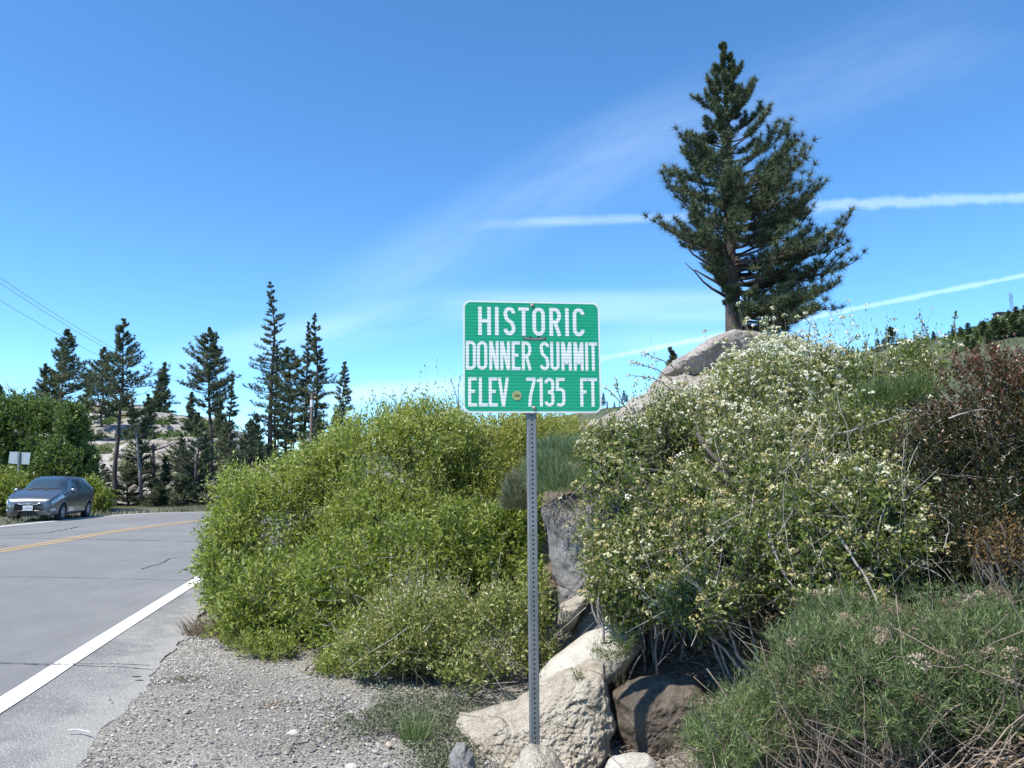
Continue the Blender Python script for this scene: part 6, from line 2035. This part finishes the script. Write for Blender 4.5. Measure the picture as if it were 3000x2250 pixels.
m, t, b = new_mat('stone_mix')
oi = t.nodes.new('ShaderNodeObjectInfo')
t.links.new(mixrgb(t, .5, ramp(t, oi.outputs['Random'], [(0, (.14, .14, .145)), (.4, (.26, .25, .24)), (.75, (.36, .33, .29)), (1, (.52, .48, .42))]), ramp(t, noise(t, 3), [(.3, (.6, .6, .6)), (.7, (1.3, 1.3, 1.3))]), 'MULTIPLY'), b.inputs['Base Color'])
b.inputs['Roughness'].default_value = .9
M['stone'] = m
SM = [stone_mesh(s) for s in range(7)]
for me in SM: me.materials.append(m)
rng = np.random.default_rng(3)
named = [((861, 2150), 34, 'flat oblong pale stone in the nearer gravel, the largest of the loose stones', None, (.5, .46, .4)), ((565, 2242), 26, None, None, None), ((820, 2025), 14, None, None, None),
         ((1092, 1968 + 70), 22, None, None, None), ((400, 1993), 26, 'dark flat lens shaped patch of tar on the shoulder', None, (.05, .05, .055)), ((392, 1788), 7, None, None, None),
         ((322, 2060), 10, None, None, None), ((594, 1857), 8, None, None, None), ((545, 2087), 22, None, None, None), ((1030, 2240), 40, 'dark bluish angular stone at the lower frame edge', None, None),
         ((1140, 2170), 30, 'tan stone sitting at the gravel edge near the grey mat plants', None, (.42, .34, .26)), ((1180, 2095), 34, 'reddish flat stone at the edge of the grey mat plants', None, (.28, .16, .11)),
         ((1100, 2190), 20, None, None, None), ((1130, 2225), 22, None, None, None)]
spots = [q[0] for q in named]
while len(spots) < 90:
    x_, y_ = rng.uniform(330, 1300), rng.uniform(1960, 2250)
    g_ = G(x_, y_)
    if g_.x < np.interp(g_.y, [3.9, 5.5, 8], [-2.2, -2.55, -3.2]) or g_.x > -.35: continue
    if g_.y > 5.6: continue
    spots.append((x_, y_))
for i, (x_, y_) in enumerate(spots):
    g_ = G(x_, y_)
    if i < len(named):
        s_ = named[i][1] / F * g_.y * .5; lab = named[i][2]; colr = named[i][4]
    else:
        s_ = rng.uniform(6, 15) / F * g_.y * .6; lab = None; colr = None
    me = SM[i % 7]
    o = link('stone', me, None, None, (g_.x, g_.y, Hs(g_.x, g_.y) + s_ * .12 + (.022 if i in (4, 5, 6) else 0)))
    if colr is not None:
        o.data = me.copy(); o.data.materials.clear(); o.data.materials.append(plain('stone_colour', colr, .9, scale=3))
    fl = .18 if i == 4 else rng.uniform(.35, .7)
    o.scale = (s_ * rng.uniform(.9, 1.3), s_ * rng.uniform(.6, .9), s_ * fl)
    o.rotation_euler = (rng.normal() * .15, rng.normal() * .15, rng.uniform(0, 6.28) if i >= 1 and i != 4 else 0)
    tag(o, lab or 'small angular stone lying loose on the gravel shoulder', 'stone', None if lab else 'loose stones on the gravel shoulder')
# fine gravel: thousands of little stones as one object
n = 56000
yy = 3.4 + 6.5 * rng.random(n) ** 1.8
xl = np.interp(yy, [3.4, 3.98, 5.5, 8, 10.5], [-2.1, -2.25, -2.6, -3.25, -3.7]) + .02
xr = np.interp(yy, [3.4, 4.5, 6, 8, 10], [.7, -.1, -.4, -2.0, -3.0])
xx = xl + (xr - xl) * rng.random(n)
cl = fbm(np.stack([xx * 1.6, yy * 1.6, xx * 0], 1), 3, 12)
ok = rng.random(n) < sstep(cl, .36, .6) * .75 + .3
xx, yy = xx[ok], yy[ok]; n = len(xx)
s_ = .0035 + .010 * rng.random(n) ** 2.5
oct_ = np.array([(1, 0, -.3), (0, 1, -.3), (-1, 0, -.3), (0, -1, -.3), (0, 0, 1), (0, 0, -.6)])
OV = oct_[None] * (.7 + .6 * rng.random((n, 6, 1))) * np.array([1, 1, .6])
an = rng.random(n) * 6.28
Rm = np.stack([np.stack([np.cos(an), -np.sin(an), 0 * an], 1), np.stack([np.sin(an), np.cos(an), 0 * an], 1), np.stack([0 * an, 0 * an, an * 0 + 1], 1)], 1)
OV = np.einsum('nij,nkj->nki', Rm, OV) * s_[:, None, None]
V = (OV + np.stack([xx, yy, H(xx, yy) + .001], 1)[:, None]).reshape(-1, 3)
of = np.array([(0, 1, 4), (1, 2, 4), (2, 3, 4), (3, 0, 4)])
Fs = (np.arange(n)[:, None, None] * 6 + of[None]).reshape(-1, 3)
m, t, b = new_mat('gravel_stones')
at = t.nodes.new('ShaderNodeAttribute'); at.attribute_name = 'v'
t.links.new(ramp(t, at.outputs['Fac'], [(0, (.07, .07, .072)), (.35, (.17, .165, .155)), (.7, (.27, .255, .23)), (1, (.44, .42, .38))]), b.inputs['Base Color'])
b.inputs['Roughness'].default_value = .9
tag(link('gravel', mesh_np('gravel', V, Fs, attr=np.repeat(rng.random(n), 6)), m), 'grey gravel strewn along the shoulder', 'gravel', None, 'stuff')
# stick on the gravel
a0 = G(845, 2215); mb = MB()
mb.tube([(0, 0, .01), G(858, 2188) - a0 + Vector((0, 0, .015)), G(905, 2182) - a0 + Vector((0, 0, .02))], [.005, .004, .0025], 6)
mb.tube([G(858, 2188) - a0 + Vector((0, 0, .012)), G(895, 2222) - a0 + Vector((0, 0, .01))], [.002, .001], 5)
tag(mb.build('stick', M['twig_dark'], None, True, (a0.x, a0.y, Hs(a0.x, a0.y))), 'bent dead stick lying on the gravel near the big boulder', 'stick')


# ------------------------------------------------------------------ parked car
m, t, b = new_mat('car_paint')
n1 = noise(t, 3, 3)
t.links.new(ramp(t, n1, [(.3, (.12, .135, .15)), (.7, (.14, .155, .17))]), b.inputs['Base Color'])
b.inputs['Metallic'].default_value = .7
b.inputs['Roughness'].default_value = .32
b.inputs['Coat Weight'].default_value = .8
b.inputs['Coat Roughness'].default_value = .06
bump(t, b, noise(t, 900, 2), .04, .001)
M['car'] = m
m, t, b = new_mat('car_glass')
b.inputs['Base Color'].default_value = (.035, .05, .06, 1)
b.inputs['Roughness'].default_value = .04
b.inputs['Specular IOR Level'].default_value = .9
b.inputs['Coat Weight'].default_value = .6
M['glass'] = m
M['side_glass'] = plain('side_glass', (.10, .15, .17), .06, 0, .9, var=.5, scale=5)
M['rubber'] = plain('tyre_rubber', (.022, .022, .023), .85)
M['rim'] = plain('wheel_silver', (.50, .51, .52), .35, .4)
M['trim'] = plain('black_trim', (.02, .02, .022), .5)
M['lamp'] = plain('lamp_clear', (.50, .53, .55), .12, .1, .8, var=.35, scale=14)
M['chrome'] = plain('chrome', (.70, .71, .72), .18, .9)
M['plate'] = plain('plate_white', (.72, .72, .70), .5)

car = empty('parked_car', (-16.9, 28.6, .0), 'dark grey five door hatchback parked across the road facing the camera', 'car', None, rz=R(-79.6))
KX = [-2.06, -2.03, -1.95, -1.8, -1.55, -1.2, -.7, -.2, .15, .55, .85, 1.15, 1.32, 1.5, 1.7, 1.85, 1.94, 2.00, 2.035, 2.055]
KW = [.62, .70, .77, .815, .838, .845, .847, .847, .847, .846, .845, .842, .836, .825, .80, .765, .71, .63, .54, .44]      # half width
KT = [.88, 1.10, 1.27, 1.40, 1.49, 1.53, 1.56, 1.565, 1.54, 1.43, 1.25, 1.06, 1.005, .96, .90, .84, .785, .725, .655, .57]  # roof/bonnet line
KB = [.84, .96, 1.03, 1.06, 1.06, 1.045, 1.02, 1.00, .985, .965, .945, .925, .915, .89, .83, .775, .72, .66, .60, .54]      # belt line
KU = [.36, .33, .30, .26, .24, .21, .20, .20, .20, .20, .20, .20, .20, .20, .20, .205, .22, .26, .32, .40]


def section(x):
    w_, tp, bl, lo = (np.interp(x, KX, k) for k in (KW, KT, KB, KU))
    gh = max(tp - bl, .0)                          # glasshouse height
    isg = sstep(gh, .06, .3)
    y_r = w_ * (.93 - .26 * isg)                   # half width of the roof edge
    pts = [(w_ * .55, lo - .02), (w_ * .90, lo), (w_ * .965, lo + .08), (w_ * .985, lo + .22), (w_ * 1.0, (lo + bl) / 2 + .06), (w_ * .995, bl - .12), (w_ * .965, bl - .02), (w_ * .95, bl + .012),
           (w_ * .95 * (1 - .5) + y_r * .5, bl + gh * .5), (y_r, tp - .07 * isg - .012), (y_r * .93, tp - .025 * isg - .004), (y_r * .7, tp + .004), (y_r * .35, tp + .014), (0, tp + .018)]
    return np.array(pts)


def resample(p, n):
    d = np.r_[0, np.cumsum(np.linalg.norm(np.diff(p, axis=0), axis=1))]
    idx = np.linspace(0, len(p) - 1, n)
    return np.stack([np.interp(idx, np.arange(len(p)), p[:, k]) for k in (0, 1)], 1)


NXc, NSc = 150, 53
xsn = np.interp(np.linspace(0, 1, NXc), [0, .06, .94, 1], [KX[0], -1.98, 1.96, KX[-1]])
SEC = np.array([resample(section(x), NSc) for x in xsn])        # (NX, NS, 2) -> y, z
SEC = (SEC + np.roll(SEC, 1, 0) + np.roll(SEC, -1, 0)) / 3 * 1.0
SEC[0] = resample(section(xsn[0]), NSc); SEC[-1] = resample(section(xsn[-1]), NSc)
WX, WR = (-1.26, 1.24), .345


def side_y(x, z):
    i = np.clip(np.interp(x, xsn, np.arange(NXc)), 0, NXc - 1.001)
    i0 = int(i); f = i - i0
    s = SEC[i0] * (1 - f) + SEC[i0 + 1] * f
    k = NSc - 1
    zz = s[:, 1]
    for j in range(5, NSc - 1):
        if (zz[j] - z) * (zz[j + 1] - z) <= 0 and zz[j + 1] != zz[j]:
            g_ = (z - zz[j]) / (zz[j + 1] - zz[j])
            return s[j, 0] + g_ * (s[j + 1, 0] - s[j, 0])
    return 0.0


def top_z(x, y):
    y = abs(y)
    i = np.clip(np.interp(x, xsn, np.arange(NXc)), 0, NXc - 1.001)
    i0 = int(i); f = i - i0
    s = SEC[i0] * (1 - f) + SEC[i0 + 1] * f
    for j in range(NSc - 2, 5, -1):
        if s[j, 0] >= y:
            g_ = (y - s[j + 1, 0]) / max(s[j, 0] - s[j + 1, 0], 1e-6)
            return s[j + 1, 1] + g_ * (s[j, 1] - s[j + 1, 1])
    return s[5, 1]


Vb_, keepf = [], []
for sg in (1, -1):
    for i in range(NXc):
        for j in range(NSc):
            x, (y, z) = xsn[i], SEC[i, j]
            if y > .55 and z < .75:
                for wx_ in WX:
                    r_ = math.hypot(x - wx_, z - .30)
                    if WR - .05 < r_ < WR + .028:
                        x = wx_ + (x - wx_) / r_ * WR; z = .30 + (z - .30) / r_ * WR
            Vb_.append((x, y * sg, z))
Fb_ = []
for h_ in (0, 1):
    o_ = h_ * NXc * NSc
    for i in range(NXc - 1):
        for j in range(NSc - 1):
            q = [o_ + i * NSc + j, o_ + (i + 1) * NSc + j, o_ + (i + 1) * NSc + j + 1, o_ + i * NSc + j + 1]
            cx_ = sum(Vb_[k][0] for k in q) / 4; cz_ = sum(Vb_[k][2] for k in q) / 4
            if any(math.hypot(cx_ - wx_, cz_ - .30) < WR - .004 for wx_ in WX) and cz_ < .75:
                continue
            Fb_.append(tuple(q) if h_ == 0 else tuple(q[::-1]))
for i_end in (0, NXc - 1):
    a = [i_end * NSc + j for j in range(NSc)]; c_ = [NXc * NSc + i_end * NSc + j for j in range(NSc)]
    for j in range(NSc - 1):
        Fb_.append((a[j], a[j + 1], c_[j + 1], c_[j]))
me = bpy.data.meshes.new('body'); me.from_pydata(Vb_, [], Fb_); me.polygons.foreach_set('use_smooth', [True] * len(Fb_)); me.update()
link('body', me, M['car'], car)
mb = MB(); mb.box((0, 0, .42), (3.9, 1.05, .40)); mb.box((0, 0, .40), (1.75, 1.5, .34)); mb.box((-1.8, 0, .45), (.3, 1.3, .3)); mb.box((1.75, 0, .42), (.25, 1.25, .3))
mb.build('underbody', M['trim'], car)


def side_patch(name, top, bot, sg, mat, lift=.006, n=14, m_=6, parent=None):
    """panel laid on the flank between two curves of (x, z)"""
    vs = []
    T_ = np.array(top, float); B_ = np.array(bot, float)
    u_ = np.linspace(0, 1, n)
    Tx = [np.interp(u_, np.linspace(0, 1, len(T_)), T_[:, k]) for k in (0, 1)]
    Bx = [np.interp(u_, np.linspace(0, 1, len(B_)), B_[:, k]) for k in (0, 1)]
    for j in range(m_):
        f = j / (m_ - 1)
        for i in range(n):
            x = Bx[0][i] * (1 - f) + Tx[0][i] * f; z = Bx[1][i] * (1 - f) + Tx[1][i] * f
            vs.append((x, sg * (side_y(x, z) + lift), z))
    fs_ = [(j * n + i, j * n + i + 1, (j + 1) * n + i + 1, (j + 1) * n + i) for j in range(m_ - 1) for i in range(n - 1)]
    mb = MB(); mb.add(vs, fs_)
    return mb.build(name, mat, parent or car, True)


def top_patch(name, xa, xb, ya, yb, mat, lift=.006, n=12, m_=18, fn=None):
    vs = []
    for i in range(n):
        f = i / (n - 1)
        for j in range(m_):
            g_ = j / (m_ - 1) * 2 - 1
            x = xa * (1 - f) + xb * f - (fn(g_) if fn else 0)
            y = g_ * (ya * (1 - f) + yb * f)
            vs.append((x, y, top_z(x, y) + lift))
    fs_ = [(i * m_ + j, i * m_ + j + 1, (i + 1) * m_ + j + 1, (i + 1) * m_ + j) for i in range(n - 1) for j in range(m_ - 1)]
    mb = MB(); mb.add(vs, fs_)
    return mb.build(name, mat, car, True)


top_patch('windshield', .22, 1.12, .56, .72, M['glass'], .008, fn=lambda g: .07 * g * g)
top_patch('rear_window', -1.93, -1.62, .55, .56, M['glass'], .008)
for sg in (1, -1):
    side_patch('door', [(.88, .93), (.3, .965), (-.12, .98)], [(.80, .27), (.3, .26), (-.12, .26)], sg, M['car'], .006)
    d2 = side_patch('door', [(-.14, .985), (-.6, 1.0), (-1.02, 1.025)], [(-.14, .26), (-.6, .26), (-.86, .30)], sg, M['car'], .006)
    side_patch('side_window', [(.42, 1.33), (.2, 1.40), (-.16, 1.435)], [(.86, .985), (.4, .995), (-.16, 1.015)], sg, M['side_glass'])
    side_patch('side_window', [(-.23, 1.435), (-.6, 1.435), (-.98, 1.40)], [(-.23, 1.02), (-.6, 1.035), (-1.16, 1.06)], sg, M['side_glass'])
    side_patch('quarter_window', [(-1.10, 1.38), (-1.3, 1.35), (-1.46, 1.30)], [(-1.24, 1.09), (-1.4, 1.10), (-1.60, 1.12)], sg, M['side_glass'])
    side_patch('window_frame', [(-.165, 1.44), (-.225, 1.44)], [(-.165, 1.012), (-.225, 1.018)], sg, M['trim'], .007, 3, 4)
    side_patch('headlight', [(1.28, .925), (1.5, .88), (1.7, .82), (1.86, .765), (1.94, .71)], [(1.30, .80), (1.5, .74), (1.7, .69), (1.86, .64), (1.955, .615)], sg, M['lamp'], .008, 18, 6)
    side_patch('fog_lamp', [(1.78, .46), (1.88, .45), (1.97, .44)], [(1.80, .38), (1.88, .37), (1.96, .37)], sg, M['lamp'], .008, 8, 4)
    for hx in (.02, -.92):
        mb = MB(); y_ = side_y(hx, .90)
        mb.box((hx, sg * (y_ + .02), .90), (.17, .03, .025)); mb.build('door_handle', M['car'], car)
    mi = MB()
    mi.lathe([(.001, -.12), (.055, -.11), (.085, -.05), (.085, .05), (.06, .11), (.001, .12)], 14)
    mi.v = [(.72 + x * .7, sg * (.93 + y * .85), 1.045 + z) for x, y, z in mi.v]
    mr = mi.build('mirror', M['car'], car, True)
    mb = MB(); mb.box((.72, sg * .84, .99), (.06, .08, .03)); mb.build('mirror_arm', M['trim'], mr)
    side_patch('tail_light', [(-1.80, 1.0), (-1.9, .98), (-1.99, .95)], [(-1.72, .80), (-1.85, .78), (-1.99, .76)], sg, plain('tail_red', (.35, .02, .02), .2), .008, 8, 4)


def front_patch(name, zt, zb, yt, yb, mat, lift=.006, n=16, m_=5, sag=0, parent=None):
    """panel on the nose: y across, z up, x from the plan curve of the bumper"""
    vs = []
    for j in range(m_):
        f = j / (m_ - 1)
        z = zb * (1 - f) + zt * f
        for i in range(n):
            g_ = i / (n - 1) * 2 - 1
            y = g_ * (yb * (1 - f) + yt * f)
            zz = z + sag * g_ * g_
            # nose outline: last x where the flank at this height still reaches y
            x = KX[-1]
            for xx in np.linspace(KX[-1], 1.3, 70):
                if side_y(xx, zz) >= abs(y):
                    x = xx; break
            vs.append((x + lift, y, zz))
    fs_ = [(j * n + i, j * n + i + 1, (j + 1) * n + i + 1, (j + 1) * n + i) for j in range(m_ - 1) for i in range(n - 1)]
    mb = MB(); mb.add(vs, fs_)
    return mb.build(name, mat, parent or car, True)


gr = front_patch('grille', .635, .575, .46, .36, M['trim'], .010, 20, 4, sag=.07)
front_patch('grille_trim', .573, .556, .37, .36, M['chrome'], .016, 20, 3, sag=.085)
front_patch('air_intake', .43, .33, .50, .46, M['trim'], .010, 20, 4, sag=.01)
xf = KX[-1] + .020
# emblem: letter H in an oval ring
mb = MB()
n_ = 22
for i in range(n_):
    a, b2 = 2 * math.pi * i / n_, 2 * math.pi * (i + 1) / n_
    f_ = lambda a_, s_: (xf, s_ * .062 * math.cos(a_), .605 + s_ * .048 * math.sin(a_))
    mb.add([f_(a, 1), f_(b2, 1), f_(b2, .84), f_(a, .84)], [(0, 1, 2, 3)])
mb.box((xf, -.028, .605), (.006, .012, .066), None); mb.box((xf, .028, .605), (.006, .012, .066)); mb.box((xf, 0, .605), (.005, .050, .012))
mb.build('emblem', M['chrome'], gr)
mb = MB(); mb.box((xf - .004, 0, .47), (.012, .31, .155))
pl = mb.build('licence_plate', M['plate'], car)
ink = plain('plate_ink', (.06, .07, .16), .6)
mb = MB()
for txt, sz, zc in (('6ZRJ950', .095, .462), ('California', .035, .531)):
    me = text_mesh(txt, sz, ink, 'plate_text')
    mb.add([(xf + .0065, v_.co.x * .82, zc + v_.co.y) for v_ in me.vertices], [tuple(p.vertices) for p in me.polygons])
mb.build('plate_lettering', ink, pl)
# wipers
mb = MB()
for y0_, y1_ in ((-.45, .15), (.10, .62)):
    mb.tube([(1.13, y0_, top_z(1.13, y0_) + .02), (1.08, (y0_ + y1_) / 2, top_z(1.08, (y0_ + y1_) / 2) + .025), (1.04, y1_, top_z(1.04, y1_) + .02)], .010, 5)
mb.build('wiper', M['trim'], car)
# wheels
tp_ = [(.18, -.095), (.25, -.10), (.285, -.095), (.30, -.075), (.302, 0), (.30, .075), (.285, .095), (.25, .10), (.18, .095)]
for wx_ in WX:
    for sg in (1, -1):
        wl = link('wheel', MB().lathe(tp_, 36).mesh('tyre', True), M['rubber'], car)
        wl.location = (wx_, sg * .735, .30)
        mb = MB()
        mb.lathe([(.001, .085), (.05, .088), (.06, .075), (.17, .085), (.195, .095), (.20, .085)], 36)
        mb.v = [(x, y * sg, z) for x, y, z in mb.v]
        rim = mb.build('rim', M['rim'], wl, True)
        mb = MB()
        for i in range(7):
            a = 2 * math.pi * i / 7
            mb.lathe([(.001, 0), (.030, 0)], 10)
            kk = len(mb.v) - 20
            for q_ in range(kk, len(mb.v)):
                x, y, z = mb.v[q_]
                mb.v[q_] = (x + .125 * math.cos(a), sg * .0925, z * 1.0 + .125 * math.sin(a))
        mb.build('vent_hole', M['trim'], rim)
# slightly raised ground contact is flat gravel beyond the line
